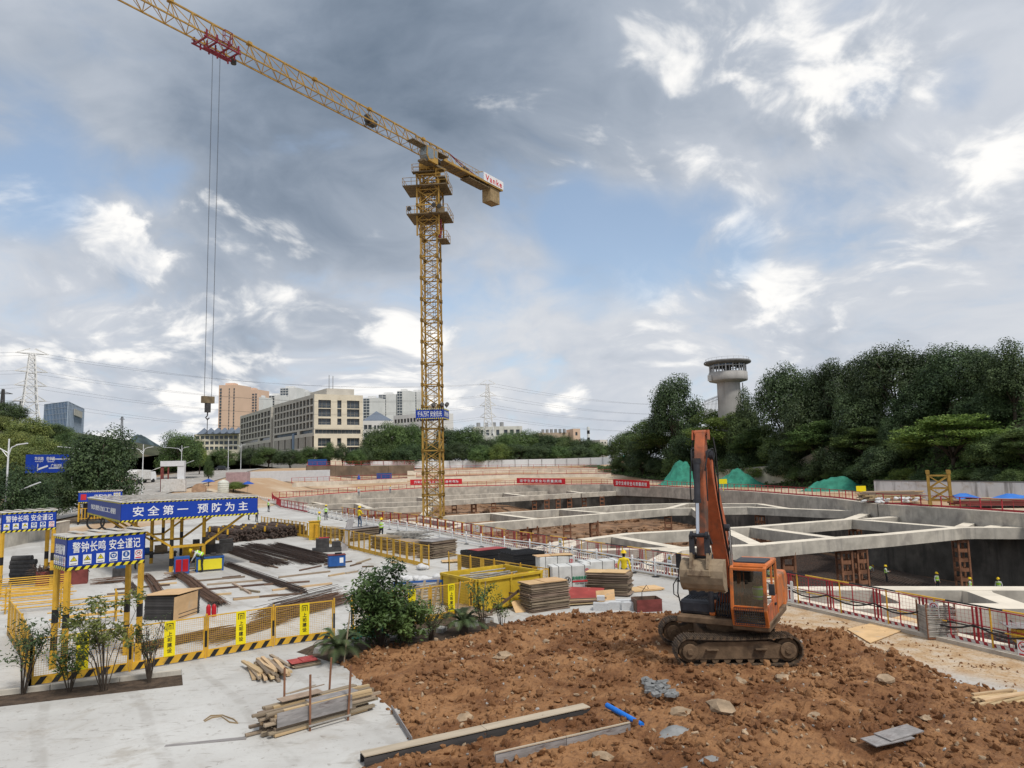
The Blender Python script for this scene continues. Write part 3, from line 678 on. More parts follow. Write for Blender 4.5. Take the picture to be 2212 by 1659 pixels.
# electricity pylons and their lines
def pylon(name, label, U, Vtop, d, wb, wt, arms, m='white_paint', z0=6.0, rot=.5, armw=5.0, r=.11):
 T = PD(U, Vtop, d); H = T.z - z0; root = thing(name, label, 'pylon', (T.x, T.y, z0), rot)
 def hw(z): t = z / H; return (wb * (1 - t / .55) + wt * 1.5 * (t / .55) if t < .55 else wt * 1.5 + (wt * .5 - wt * 1.5) * (t - .55) / .45) / 2
 lv = [0]; 
 while lv[-1] < H - 1: lv.append(min(H, lv[-1] + max(1.6, 1.5 * hw(lv[-1]))))
 legs = B(); br = B()
 for i in range(len(lv) - 1):
  za, zb = lv[i], lv[i + 1]; a, c = hw(za), hw(zb)
  ca = [Vector((sx * a, sy * a, za)) for sx, sy in ((-1, -1), (1, -1), (1, 1), (-1, 1))]; cc = [Vector((sx * c, sy * c, zb)) for sx, sy in ((-1, -1), (1, -1), (1, 1), (-1, 1))]
  for k in range(4):
   legs.bar(ca[k], cc[k], r * 2.2); j = (k + 1) % 4
   br.bar(ca[k], cc[j], r * 1.2); br.bar(ca[j], cc[k], r * 1.2); br.bar(cc[k], cc[j], r * 1.2)
 legs.build('leg_frame', MATS[m], root); br.build('bracing', MATS[m], root); tips = []
 for q in arms:
  z = H * q; w = hw(z)
  for s in (-1, 1):
   ar = B()
   tip = Vector((s * armw, 0, z)); tips.append(tip)
   for sy in (-1, 1): ar.bar((s * w, sy * w, z), tip, r * 1.5); ar.bar((s * w, sy * w, z + 1.6), tip, r * 1.2)
   ar.bar((s * w, -w, z), (s * w * .4 + tip.x * .6, w * .4, z), r)
   ar.build('cross_arm', MATS[m], root)
 M = Matrix.Translation((T.x, T.y, z0)) @ Matrix.Rotation(rot, 4, 'Z'); return root, [M @ t for t in tips]
_, TA = pylon('pylon', 'large white lattice pylon on the wooded slope beside glass office', 70, 760, 232, 10.5, 2.6, (.985, .83, .71, .58), rot=.75, armw=4.6, z0=8, r=.15)
_, TB = pylon('pylon', 'white lattice pylon rising above trees right of the crane', 1053, 827, 292, 7.0, 2.0, (.985, .84, .72, .58), rot=.1, armw=3.4, r=.12)
pylon('pylon', 'dark distant pylon at the left picture edge', 7, 841, 620, 9, 3, (.95, .8, .65, .5), m='steel_dark', armw=7, r=.35)
pylon('pylon', 'small dark distant pylon just left of the big white pylon', 45, 862, 900, 7, 2.5, (.97, .85), m='steel_dark', armw=9, r=.35)
pylon('pylon', 'thin dark lattice mast far beyond the street trees', 264, 900, 520, 3, 1.6, (.95,), m='steel_dark', armw=1.5, r=.16)
def wire(a, b_, sag, r=.05, n=14):
 a, b_ = Vector(a), Vector(b_); pts = [a.lerp(b_, k / n) - Vector((0, 0, 4 * sag * (k / n) * (1 - k / n))) for k in range(n + 1)]
 w = B(); w.path(pts, r, 4); return w
for k, (a, b_) in enumerate(zip(TA, TB)):
 lab = ['nearer', 'farther'][k % 2] + ' of the ' + ['highest', 'second highest', 'third highest', 'lowest'][k // 2] + ' power lines strung between the white pylons'
 tag(wire(a, b_, 5 + k * .3, r=.032).build('power_line', MATS['rope']), lab, 'power line', 'power lines between the pylons')
for k, b_ in enumerate(TB):
 far = PD(1700 + (k % 2) * 30, 880 + 20 * (k // 2), 300)
 tag(wire(b_, (150, 420, b_.z + 2), 6, r=.032).build('power_line', MATS['rope']), ['nearer', 'farther'][k % 2] + ' of the ' + ['highest', 'second highest', 'third highest', 'lowest'][k // 2] + ' power lines between central pylon and watchtower', 'power line', 'power lines right of the pylons')
for k, a in enumerate(TA):
 tag(wire(a, (a.x - 120, a.y - 80, a.z + 4), 5, r=.03).build('power_line', MATS['rope']), ['nearer', 'farther'][k % 2] + ' of the ' + ['highest', 'second highest', 'third highest', 'lowest'][k // 2] + ' power lines going left from the big pylon', 'power line', 'power lines left of the pylon')
# HILLSIDE, TREES, WATCHTOWER
mat('hill_soil', (.05, .055, .028), .95, var=.4, scale=.3, bump=.5, dirt=(.11, .065, .04), damt=.25, dscale=.08)
HB = [(26, 250), (40, 205), (49, 165), (55, 135), (59, 118), (61, 100), (64, 88), (71, 60), (80, 20)]
def hill_s(x, y):
 best = 1e9; sg = 1
 for i in range(len(HB) - 1):
  a, c = Vector(HB[i]), Vector(HB[i + 1]); d = c - a; t = max(0, min(1, (Vector((x, y)) - a).dot(d) / d.length_squared)); q = a + d * t; r = (Vector((x, y)) - q)
  if r.length < best: best = r.length; sg = 1 if d.x * r.y - d.y * r.x > 0 else -1
 return best * sg
def HZ(x, y):
 s = hill_s(x, y); t = TZ(x, y)
 return t + (12.0 * ss(-1.0, 19, s) + 4 * ss(20, 60, s)) * (1 - .25 * ss(150, 200, y)) * (1 - ss(205, 250, y)) + .7 * noise.noise(Vector((x * .12, y * .12, 5))) * ss(-2, 5, s)
def hillside():
 xs = np.arange(18, 190, 3.0); ys = np.arange(15, 290, 3.0); b = B(); id_ = {}
 for x in xs:
  for y in ys:
   s = hill_s(x, y)
   if s > -3.2: id_[(x, y)] = len(b.v); b.v.append((float(x), float(y), HZ(x, y) - (.35 if s < -.5 else 0)))
 for i in range(len(xs) - 1):
  for j in range(len(ys) - 1):
   k = [(xs[i], ys[j]), (xs[i + 1], ys[j]), (xs[i + 1], ys[j + 1]), (xs[i], ys[j + 1])]
   if all(q in id_ for q in k): b.f.append(tuple(id_[q] for q in k)); b.m.append(0)
 tag(b.build('hillside', MATS['hill_soil'], smooth=True), kind='structure')
hillside()
def LZ(x, y): return TZ(x, y) + 15 * math.exp(-(((x + 150) / 55) ** 2 + ((y - 205) / 60) ** 2))
def left_slope():
 xs = np.arange(-290, -92, 6.0); ys = np.arange(90, 330, 6.0); b = B(); n = len(ys)
 for x in xs:
  for y in ys: b.v.append((float(x), float(y), LZ(x, y) - .25))
 for i in range(len(xs) - 1):
  for j in range(n - 1): b.f.append((i * n + j, (i + 1) * n + j, (i + 1) * n + j + 1, i * n + j + 1)); b.m.append(0)
 tag(b.build('wooded_slope', MATS['hill_soil'], smooth=True), kind='structure')
left_slope()
# leaves
def leaf_mat(name, c, c2, yel=None, trans=.25):
 m = bpy.data.materials.new(name); m.use_nodes = True; t = m.node_tree; t.nodes.clear(); g = NT(t); MATS[name] = m
 geo = g.n('ShaderNodeNewGeometry'); oi = g.n('ShaderNodeObjectInfo')
 n = g.noise(geo.outputs['Position'], .55, 3, .6); n2 = g.noise(geo.outputs['Position'], 3.5, 2, .5)
 col = g.mix(g.ss(g.math('ADD', g.math('MULTIPLY', n, .65), g.math('MULTIPLY', n2, .35)), .36, .64), c, c2)
 hs = g.n('ShaderNodeHueSaturation', {'Color': col, 'Value': g.n('ShaderNodeMapRange', {0: oi.outputs['Random'], 3: .8, 4: 1.2}).outputs[0], 'Hue': g.n('ShaderNodeMapRange', {0: g.math('FRACT', g.math('MULTIPLY', oi.outputs['Random'], 5.7)), 3: .485, 4: .51}).outputs[0]})
 bs = g.n('ShaderNodeBsdfPrincipled', {'Base Color': hs.outputs[0], 'Roughness': .55, 'Specular IOR Level': .3}); tr = g.n('ShaderNodeBsdfTranslucent', {0: hs.outputs[0]})
 g.L.new(g.n('ShaderNodeMixShader', {0: trans, 1: bs.outputs[0], 2: tr.outputs[0]}).outputs[0], g.n('ShaderNodeOutputMaterial').inputs[0]); return m
leaf_mat('leaf_dark', (.022, .044, .018), (.088, .135, .052))
leaf_mat('leaf_mid', (.034, .068, .020), (.135, .205, .062))
leaf_mat('leaf_light', (.06, .11, .024), (.21, .29, .07))
leaf_mat('leaf_olive', (.08, .12, .03), (.24, .27, .075))
leaf_mat('leaf_brown', (.060, .050, .030), (.130, .085, .05))
mat('bark', (.075, .058, .045), .9, var=.35, scale=4, bump=.5)
def quads_mesh(name, cen, nrm, size, aspect, material, rng, fold=True):
 n = len(cen); nrm = nrm / np.linalg.norm(nrm, axis=1, keepdims=True)
 a = rng.normal(size=(n, 3)); t = a - nrm * np.sum(a * nrm, 1, keepdims=True); t /= np.linalg.norm(t, axis=1, keepdims=True); s = np.cross(nrm, t)
 L = size[:, None]; w = L * aspect
 bend = nrm * (L * rng.uniform(-.25, .1, (n, 1)))
 v = np.stack([cen - t * L * .5, cen + s * w * .5 + bend, cen + t * L * .5, cen - s * w * .5 + bend], 1).reshape(-1, 3)
 me = bpy.data.meshes.new(name); me.vertices.add(4 * n); me.vertices.foreach_set('co', v.astype(np.float32).ravel())
 me.loops.add(4 * n); me.loops.foreach_set('vertex_index', np.arange(4 * n, dtype=np.int32)); me.polygons.add(n)
 me.polygons.foreach_set('loop_start', np.arange(0, 4 * n, 4, dtype=np.int32)); me.update(calc_edges=True); me.materials.append(material); return me
def crown(seed, clumps, leaves, R=(.46, .46, .34), zc=.64, cr=(.11, .2), flat=.8, size=.034, shell=.45, layered=False, material='leaf_mid', gap=0.0):
 rng = np.random.default_rng(seed); C = []; N = []; cc = []
 while len(cc) < clumps:
  q = rng.normal(size=3); q /= np.linalg.norm(q); r = rng.uniform(shell, 1.0) ** .6
  if q[2] < -.55: continue
  lump = 1 + .22 * noise.noise(Vector((float(q[0]) * 1.7 + seed, float(q[1]) * 1.7, float(q[2]) * 1.7)))
  if gap and noise.noise(Vector((float(q[0]) * 2.6, float(q[1]) * 2.6 + seed, float(q[2]) * 2.6))) < -gap + .12: continue
  cc.append(q * r * lump * np.array(R) * .86)
 for c in cc:
  rad = rng.uniform(*cr); k = int(leaves * (rad / cr[1]) ** 1.6)
  d = rng.normal(size=(k, 3)); d /= np.linalg.norm(d, axis=1, keepdims=True)
  rr = rng.uniform(.55, 1.06, (k, 1))
  pos = c + d * rr * rad * np.array([1, 1, flat])
  nr = d * .8 + rng.normal(size=(k, 3)) * .45 + np.array([0, 0, .5]) + (c / np.linalg.norm(c)) * .3
  if layered: nr = np.array([0, 0, 1.0]) + rng.normal(size=(k, 3)) * .35
  C.append(pos); N.append(nr)
 C = np.concatenate(C) + np.array([0, 0, zc]); N = np.concatenate(N); n = len(C)
 me = quads_mesh('crown', C, N, rng.uniform(.65, 1.35, n) * size, .62, MATS[material], rng)
 b = B(); lean = Vector((rng.uniform(-.04, .04), rng.uniform(-.04, .04), 0)); top = Vector((0, 0, zc - R[2] * .5)) + lean
 b.path([(0, 0, -.06), lean * .5 + Vector((0, 0, zc * .28)), top], [.03, .022, .017], 7)
 for c in [cc[i] for i in rng.choice(len(cc), min(9, len(cc)), replace=False)]:
  e = Vector(c) + Vector((0, 0, zc)); m_ = top.lerp(e, .5) + Vector((0, 0, .03)); st = Vector((0, 0, zc * .22 + rng.uniform(0, .14))) + lean * .6
  b.path([st, m_, e], [.014, .009, .004], 5)
 return me, b.mesh('trunk', MATS['bark'], True)
CROWNS = {
 'round': crown(1, 60, 360, size=.026), 'round2': crown(2, 55, 360, size=.026, R=(.42, .42, .38), zc=.6), 'tall': crown(3, 55, 320, size=.026, R=(.34, .34, .44), zc=.54, cr=(.1, .17)),
 'layered': crown(4, 80, 330, R=(.5, .5, .36), zc=.52, cr=(.1, .19), flat=.3, layered=True, size=.027, material='leaf_light'),
 'open': crown(5, 70, 360, R=(.46, .46, .42), zc=.56, cr=(.09, .18), shell=.5, gap=.16, material='leaf_dark', size=.025), 'open2': crown(6, 68, 360, R=(.5, .5, .4), zc=.58, cr=(.09, .18), shell=.5, gap=.14, material='leaf_dark', size=.025),
 'full': crown(8, 75, 330, R=(.5, .5, .5), zc=.5, cr=(.12, .21), shell=.5, size=.029), 'full2': crown(9, 75, 330, R=(.46, .46, .5), zc=.5, cr=(.12, .2), shell=.5, size=.029),
 'bush': crown(7, 60, 290, R=(.5, .5, .46), zc=.46, cr=(.12, .22), shell=.5, material='leaf_mid', size=.034)}
def tree(kind, U, Vt, d, wpx, label, group, leaf='leaf_mid', zf=HZ, name='broadleaf_tree', zbase=None):
 T = PD(U, Vt, d)
 while zf is HZ and hill_s(T.x, T.y) < (2.2 if kind == 'bush' else 5.5) and d < 235: d += 2; T = PD(U, Vt, d)
 z0 = zf(T.x, T.y) if zbase is None else zbase; H = max(2.0, T.z - z0); Wd = wpx * d / FPX
 cm, tm = CROWNS[kind]; sx = Wd / .98
 o = thing(name, label, 'tree' if 'bush' not in name else 'bush', (T.x, T.y, z0), random.uniform(0, 6.28), group); o.scale = (sx, sx, H / .98)
 c = link('crown', cm, o); link('trunk', tm, o)
 c.material_slots[0].link = 'OBJECT'; c.material_slots[0].material = MATS[leaf]; return o
GR = 'trees on the right hillside'
for a in (('layered', 1548, 866, 158, 135, 'bright round tree hiding the foot of the watchtower', GR, 'leaf_light'), ('full', 1610, 885, 150, 90, 'light green tree right of the watchtower foot', GR, 'leaf_mid'), ('open', 1455, 808, 172, 128, 'dark round-headed tree standing just left of the watchtower', GR, 'leaf_dark'), ('layered', 1572, 868, 150, 140, 'bright layered tree in front of the watchtower base', GR, 'leaf_light'), ('layered', 1436, 886, 166, 150, 'mid green bushy tree below the dark round-headed tree', GR, 'leaf_mid'), ('full2', 1352, 930, 205, 95, 'small dark tree at the far end of the hillside', GR, 'leaf_mid'), ('full', 1395, 905, 185, 90, 'dark green tree between the small end tree and the bushy one', GR, 'leaf_dark'),
          ('open2', 1690, 793, 152, 150, 'tall dark tree just right of the watchtower', GR, 'leaf_dark'), ('layered', 1648, 906, 132, 135, 'olive green tree under the watchtower right of bright layered tree', GR, 'leaf_mid'), ('open', 1795, 776, 142, 125, 'dark tree second right of the watchtower on the skyline', GR, 'leaf_dark'), ('open2', 1928, 748, 130, 175, 'broad dark skyline tree with sky showing through its limbs', GR, 'leaf_dark'), ('full', 2065, 745, 118, 165, 'dense dark skyline tree second from the right edge', GR, 'leaf_dark'),
          ('tall', 2175, 742, 106, 150, 'tall dark skyline tree at the right picture edge', GR, 'leaf_dark'), ('layered', 2050, 880, 100, 210, 'broad layered light green tree above the stained white wall', GR, 'leaf_light'), ('layered', 2205, 915, 92, 120, 'layered green tree cut by the right picture edge', GR, 'leaf_mid'), ('layered', 1768, 894, 122, 150, 'mid green tree above the green netting right of the excavator', GR, 'leaf_mid'), ('layered', 1868, 910, 112, 130, 'green tree left of the broad layered tree', GR, 'leaf_mid'),
          ('tall', 1610, 845, 160, 80, 'dark slim tree partly behind the watchtower column', GR, 'leaf_dark'), ('full', 1735, 850, 140, 120, 'dark tree filling the gap under the skyline trees', GR, 'leaf_dark'), ('full2', 1850, 840, 132, 130, 'dark tree in front of the perimeter wall', GR, 'leaf_dark'), ('full', 1985, 830, 122, 130, 'shaded dark tree behind the broad layered tree', GR, 'leaf_dark'), ('full2', 2120, 845, 110, 130, 'shaded dark tree below the right skyline trees', GR, 'leaf_dark'),
          ('full', 1490, 925, 150, 110, 'shaded tree behind the raised excavator arm', GR, 'leaf_dark'), ('full', 1560, 935, 138, 120, 'shaded tree right of the raised excavator arm', GR, 'leaf_dark'), ('full', 1860, 765, 140, 110, 'dark tree filling the skyline between two open-crowned trees', GR, 'leaf_dark'), ('full2', 2000, 752, 128, 120, 'dark skyline tree left of the dense one', GR, 'leaf_dark'), ('full', 2120, 750, 112, 120, 'dark skyline tree between the last two at the right', GR, 'leaf_dark'), ('full', 1750, 800, 150, 100, 'dark tree between watchtower trees on the skyline', GR, 'leaf_dark'), ('full', 2140, 940, 98, 110, 'green tree right of the broad layered tree', GR, 'leaf_mid'), ('full2', 1950, 945, 106, 110, 'mid green tree in front of the broad layered one', GR, 'leaf_mid'), ('full', 1690, 930, 126, 110, 'mid green tree above the middle netted heap', GR, 'leaf_mid'), ('tall', 1925, 905, 118, 90, 'dark slim tree beside the broad layered tree', GR, 'leaf_dark')):
 tree(*a)
GB = 'bushes along the foot of the hillside'
for i, (u, v, d, w, lf) in enumerate([(1345, 985, 200, 60, 'leaf_mid'), (1385, 970, 185, 70, 'leaf_dark'), (1420, 985, 168, 60, 'leaf_dark'), (1525, 995, 145, 70, 'leaf_dark'), (1585, 985, 138, 80, 'leaf_mid'), (1640, 1000, 130, 75, 'leaf_light'), (1690, 985, 124, 80, 'leaf_dark'), (1730, 1005, 117, 70, 'leaf_mid'), (1775, 990, 113, 85, 'leaf_dark'), (1815, 1010, 106, 70, 'leaf_mid'), (1870, 1000, 104, 90, 'leaf_dark'), (1915, 1018, 105, 70, 'leaf_mid'), (1955, 1010, 104, 70, 'leaf_light'), (2010, 1008, 100, 80, 'leaf_dark'), (2075, 1012, 97, 90, 'leaf_mid'), (2140, 1005, 94, 90, 'leaf_dark'), (2195, 1010, 92, 80, 'leaf_mid'), (1470, 970, 155, 80, 'leaf_mid'), (1610, 960, 142, 90, 'leaf_dark'), (1700, 950, 132, 90, 'leaf_dark'), (1800, 955, 122, 100, 'leaf_dark'), (1900, 960, 112, 100, 'leaf_dark')]):
 where = ['far end of the slope', 'stretch behind the excavator arm', 'stretch above the green nets', 'stretch by the stained wall'][0 if u < 1450 else 1 if u < 1620 else 2 if u < 1900 else 3]
 sh = {'leaf_dark': 'dark', 'leaf_mid': 'mid green', 'leaf_light': 'bright green'}[lf]; tone = 'low' if v > 980 else 'higher'
 place = {(1690, 985): ' left of the slope gap', (1775, 990): ' in the middle', (1870, 1000): ' at the right', (1640, 1000): '', (2010, 1008): ' left part', (2140, 1005): ' right part', (1915, 1018): ' left end', (2075, 1012): ' middle', (2195, 1010): ' cut by the edge', (1730, 1005): ' left one', (1815, 1010): ' right one', (1385, 970): ' upper', (1700, 950): ' leftmost', (1800, 955): ' rightmost'}.get((u, v), ''); tree('bush', u, v, d, w, f'{sh} {tone} bush on the hillside, {where}{place}', GB, lf, name='bush')
def undergrowth():
 rng = np.random.default_rng(31); C = []; N = []
 while len(C) < 52000:
  x = rng.uniform(22, 120); y = rng.uniform(60, 250); s = hill_s(x, y)
  if s < .3 or s > 38: continue
  if noise.noise(Vector((x * .2, y * .2, 7))) < -.28: continue
  h = (1.2 + 1.2 * noise.noise(Vector((x * .25, y * .25, 2)))) * min(1, s / 3)
  C.append((x, y, HZ(x, y) + rng.uniform(0, max(.2, h)))); N.append((-.7 + rng.normal() * .5, -.3 + rng.normal() * .5, .8 + rng.normal() * .4))
 C = np.array(C); N = np.array(N)
 o = link('undergrowth', quads_mesh('undergrowth', C, N, rng.uniform(.35, .85, len(C)), .65, MATS['leaf_mid'], rng)); tag(o, 'dark creepers and undergrowth covering the bank', 'undergrowth', kind='stuff')
undergrowth()
# trees left and centre
GL = 'street trees on the left'
for a in (('full', 28, 1004, 64, 170, 'dark leafy tree at the left edge behind the far sign shelter', GL, 'leaf_dark', TZ), ('full2', 228, 925, 90, 165, 'large dark street tree behind the electrical shelter', GL, 'leaf_dark', TZ), ('full', 105, 1024, 84, 120, 'dark tree below the blue road sign', GL, 'leaf_dark', TZ), ('full', 190, 940, 118, 90, 'dark tree behind the large street tree', GL, 'leaf_dark', TZ), ('full2', 392, 932, 180, 98, 'full green street tree hung beneath the crane hook', GL, 'leaf_mid', TZ), ('tall', 432, 955, 200, 45, 'slim light green tree next to the full street tree', GL, 'leaf_light', TZ), ('bush', 352, 1010, 215, 30, 'small light green tree far down the street', GL, 'leaf_light', TZ), ('full', 478, 968, 240, 60, 'green tree beside the low beige building', GL, 'leaf_mid', TZ), ('tall', 452, 985, 150, 30, 'thin young tree beside the water tank', GL, 'leaf_mid', TZ)):
 tree(*a)
for i, (u, v, d, w, lf) in enumerate([(15, 868, 205, 85, 'leaf_dark'), (-10, 895, 180, 100, 'leaf_olive'), (60, 898, 175, 95, 'leaf_olive'), (115, 915, 185, 80, 'leaf_mid'), (30, 930, 160, 100, 'leaf_olive'), (95, 938, 158, 95, 'leaf_olive'), (150, 932, 165, 75, 'leaf_mid'), (60, 965, 140, 110, 'leaf_olive'), (130, 958, 140, 80, 'leaf_mid'), (-5, 960, 130, 110, 'leaf_olive'), (175, 945, 150, 60, 'leaf_mid')]):
 tree(['full', 'full2', 'bush'][i % 3], u, v, d, w, ['topmost dark tree on the wooded slope at the left edge', 'yellow-green tree at the left edge under the topmost tree', 'yellow-green tree below the big pylon', 'green tree below the blue glass office', 'yellow-green tree in the middle of the wooded slope', 'yellow-green tree above the blue road sign', 'green tree right of the blue glass office foot', 'yellow-green tree left of the blue road sign', 'green tree over the right end of the blue road sign', 'yellow-green tree at the left edge above the street lamp', 'green tree nearest the large dark street tree'][i], 'trees on the wooded slope', lf, LZ)
CNT = {}; GM = 'trees in front of the far buildings'
for i, (u, v, d, w, k, lf) in enumerate([(540, 970, 262, 55, 'full', 'leaf_dark'), (580, 968, 258, 60, 'full2', 'leaf_mid'), (628, 973, 255, 62, 'full', 'leaf_dark'), (672, 968, 252, 58, 'full2', 'leaf_mid'), (712, 960, 250, 44, 'tall', 'leaf_mid'), (740, 962, 250, 44, 'tall', 'leaf_dark'), (768, 974, 250, 40, 'full', 'leaf_mid')]):
 tree(k, u, v - 3, d, w * 1.15, ['dark tree at the far end of the long office flank', 'round green tree below the office flank, second from far end', 'dark tree midway along the office flank', 'green tree under the near end of the office flank', 'slim tree before the office front, left one', 'slim dark tree before the office front, middle one', 'low tree before the office front, right one'][i], GM, lf, TZ)
for i, (u, v, d, w, k, lf) in enumerate([(812, 928, 275, 62, 'full', 'leaf_mid'), (852, 914, 280, 75, 'full2', 'leaf_mid'), (893, 918, 282, 60, 'full', 'leaf_mid'), (828, 958, 270, 60, 'bush', 'leaf_mid'), (880, 962, 268, 70, 'full', 'leaf_dark'), (970, 925, 290, 70, 'full2', 'leaf_dark'), (1012, 924, 288, 72, 'full', 'leaf_mid'), (1052, 950, 280, 66, 'full', 'leaf_dark'), (1092, 936, 290, 70, 'full2', 'leaf_mid'), (1135, 932, 292, 72, 'full', 'leaf_mid'), (1178, 938, 290, 70, 'full2', 'leaf_dark'), (1218, 944, 290, 68, 'full', 'leaf_mid'), (1258, 950, 288, 66, 'full2', 'leaf_dark'), (1290, 958, 286, 56, 'full', 'leaf_mid'), (985, 958, 272, 58, 'full', 'leaf_dark'), (1035, 962, 270, 56, 'bush', 'leaf_mid'), (1080, 960, 270, 56, 'full', 'leaf_light'), (1120, 962, 270, 60, 'full2', 'leaf_dark'), (1165, 960, 270, 62, 'full', 'leaf_dark'), (1205, 964, 270, 60, 'bush', 'leaf_mid'), (1250, 966, 270, 60, 'full', 'leaf_dark'), (940, 955, 285, 50, 'full', 'leaf_dark'), (782, 965, 262, 40, 'bush', 'leaf_dark')]):
 side = 'left of crane mast' if u < 930 else 'behind crane mast' if u < 960 else 'around central pylon' if u < 1110 else 'below brown building'
 tree(k, u, v - 3, d, w * 1.15, f"{ {'leaf_dark': 'dark', 'leaf_mid': 'mid green', 'leaf_light': 'light green'}[lf]} {'tall' if v < 950 else 'low'} hedge-line tree {side}, {['first', 'second', 'third', 'fourth', 'fifth', 'sixth', 'seventh', 'eighth'][CNT.setdefault((lf, v < 950, side), []).__len__()]} of its tone from the left", GM + ' ' + side, lf, TZ); CNT[(lf, v < 950, side)].append(u)
# watchtower
mat('tower_concrete', (.36, .35, .335), .9, var=.12, scale=.3, bump=.2, streak=((.22, .21, .2), .8, .5), dirt=(.42, .41, .39), damt=.3, dscale=.15)
mat('tower_roof', (.15, .15, .15), .9, var=.25, scale=.5)
def watchtower():
 A = PD(1578, 905, 175); root = thing('watchtower', 'round grey concrete watchtower with glazed lookout above the trees', 'watchtower', (A.x, A.y, 12)); s = .1141
 zz = lambda V: 5.8 + (992.7 - V) * s - 12
 b = B(); b.lathe([(3.0, -2), (2.85, 6), (2.75, zz(826))], n=40); b.build('column', MATS['tower_concrete'], root, True)
 b = B(); b.lathe([(2.7, zz(827)), (4.55, zz(823)), (4.65, zz(821)), (4.65, zz(805)), (4.35, zz(805)), (4.35, zz(807))], n=40); b.build('parapet', MATS['tower_concrete'], root, True)
 b = B(); b.lathe([(0.01, zz(806.9)), (4.4, zz(806.9))], n=32); b.build('lookout_floor', MATS['tower_concrete'], root)
 n = 16; zt, zb = zz(786), zz(805)
 for k in range(n):
  a0, a1 = 2 * PI * k / n, 2 * PI * (k + 1) / n; r = 4.3; p0 = Vector((r * math.cos(a0), r * math.sin(a0), 0)); p1 = Vector((r * math.cos(a1), r * math.sin(a1), 0))
  f = B(); f.bar(p0 + Vector((0, 0, zb)), p0 + Vector((0, 0, zt)), .28, .28); f.bar(p0 + Vector((0, 0, zb + 1.5)), p1 + Vector((0, 0, zb + 1.5)), .14, .14); f.bar(p0.lerp(p1, .5) + Vector((0, 0, zb)), p0.lerp(p1, .5) + Vector((0, 0, zt)), .12, .12)
  f.bar(p0 + Vector((0, 0, zb + .06)), p1 + Vector((0, 0, zb + .06)), .16, .16)
  w = f.build('window_frame', MATS['galvanised'], root)
  if k % 5 != 2:
   q = B(); q.quad(p0 + Vector((0, 0, zb + 1.6)), p1 + Vector((0, 0, zb + 1.6)), p1 + Vector((0, 0, zt)), p0 + Vector((0, 0, zt))); q.build('pane', MATS['blue_glass_side'], w)
 b = B(); b.tube((0, 0, zb), (0, 0, zt), .9, 12); b.build('core', MATS['tower_roof'], root)
 b = B(); b.lathe([(0.01, zz(787)), (4.6, zz(788)), (5.55, zz(785)), (5.7, zz(782.5)), (5.55, zz(780)), (0.01, zz(777.5))], n=48); b.build('roof', MATS['tower_roof'], root, True)
 r = B()
 for k in range(24):
  a = 2 * PI * k / 24; c = 2 * PI * (k + 1) / 24; R_ = 5.2
  r.bar((R_ * math.cos(a), R_ * math.sin(a), zz(780)), (R_ * math.cos(a), R_ * math.sin(a), zz(774.5)), .04); r.bar((R_ * math.cos(a), R_ * math.sin(a), zz(774.5)), (R_ * math.cos(c), R_ * math.sin(c), zz(774.5)), .04)
 r.build('roof_railing', MATS['galvanised'], root)
 b = B(); b.box((-5.0, -1.4, zz(817)), (.8, .6, 1.4)); b.build('air_conditioner', MATS['white_dirty'], root)
 b = B(); b.tube((3.1, -1.2, -2), (3.1, -1.2, zz(828)), .12, 6); b.build('drain_pipe', MATS['galvanised'], root)
watchtower()
def perimeter_wall():
 pts = [PD(1500, 920, 178), PD(1560, 925, 165), PD(1700, 915, 145), PD(1850, 915, 135), PD(2010, 905, 125), PD(2240, 900, 108)]; b = B(); c = B()
 for a, e in zip(pts, pts[1:]):
  za, ze = HZ(a.x, a.y) - 1, HZ(e.x, e.y) - 1
  d = (e - a); d.z = 0; nn = Vector((d.y, -d.x, 0)).normalized() * .2
  for bb, h0, h1, w in ((b, 0, 4.3, 1), (c, 4.3, 4.45, 1.4)):
   q = [Vector((a.x, a.y, za + h0)), Vector((e.x, e.y, ze + h0)), Vector((e.x, e.y, ze + h1)), Vector((a.x, a.y, za + h1))]; bb._a([p + nn * w for p in q] + [p - nn * w for p in q], [(0, 1, 2, 3), (7, 6, 5, 4), (3, 2, 6, 7), (0, 4, 5, 1), (1, 5, 6, 2), (0, 3, 7, 4)])
 mat('cream_wall', (.50, .46, .36), .9, var=.15, scale=.4, streak=((.25, .22, .18), .6, .6))
 root = thing('perimeter_wall', 'cream weathered perimeter wall showing between trees on the hilltop', 'wall'); b.build('wall_face', MATS['cream_wall'], root); c.build('coping', MATS['tower_concrete'], root)
 f = B(); p0, p1 = PD(1522, 876, 172), PD(1556, 862, 176)
 for k in range(13):
  a = p0.lerp(p1, k / 12); f.bar(a - Vector((0, 0, 2.4)), a + Vector((0, 0, .8)), .09); f.bar(a + Vector((0, 0, .8)), a + Vector((.3, -.5, 1.3)), .07)
 for dz in (-2.3, .2, .8): f.bar(p0 + Vector((0, 0, dz)), p1 + Vector((0, 0, dz)), .08)
 tag(f.build('security_fence', MATS['galvanised']), 'grey security fence with bent tops climbing to the watchtower', 'fence')
perimeter_wall()
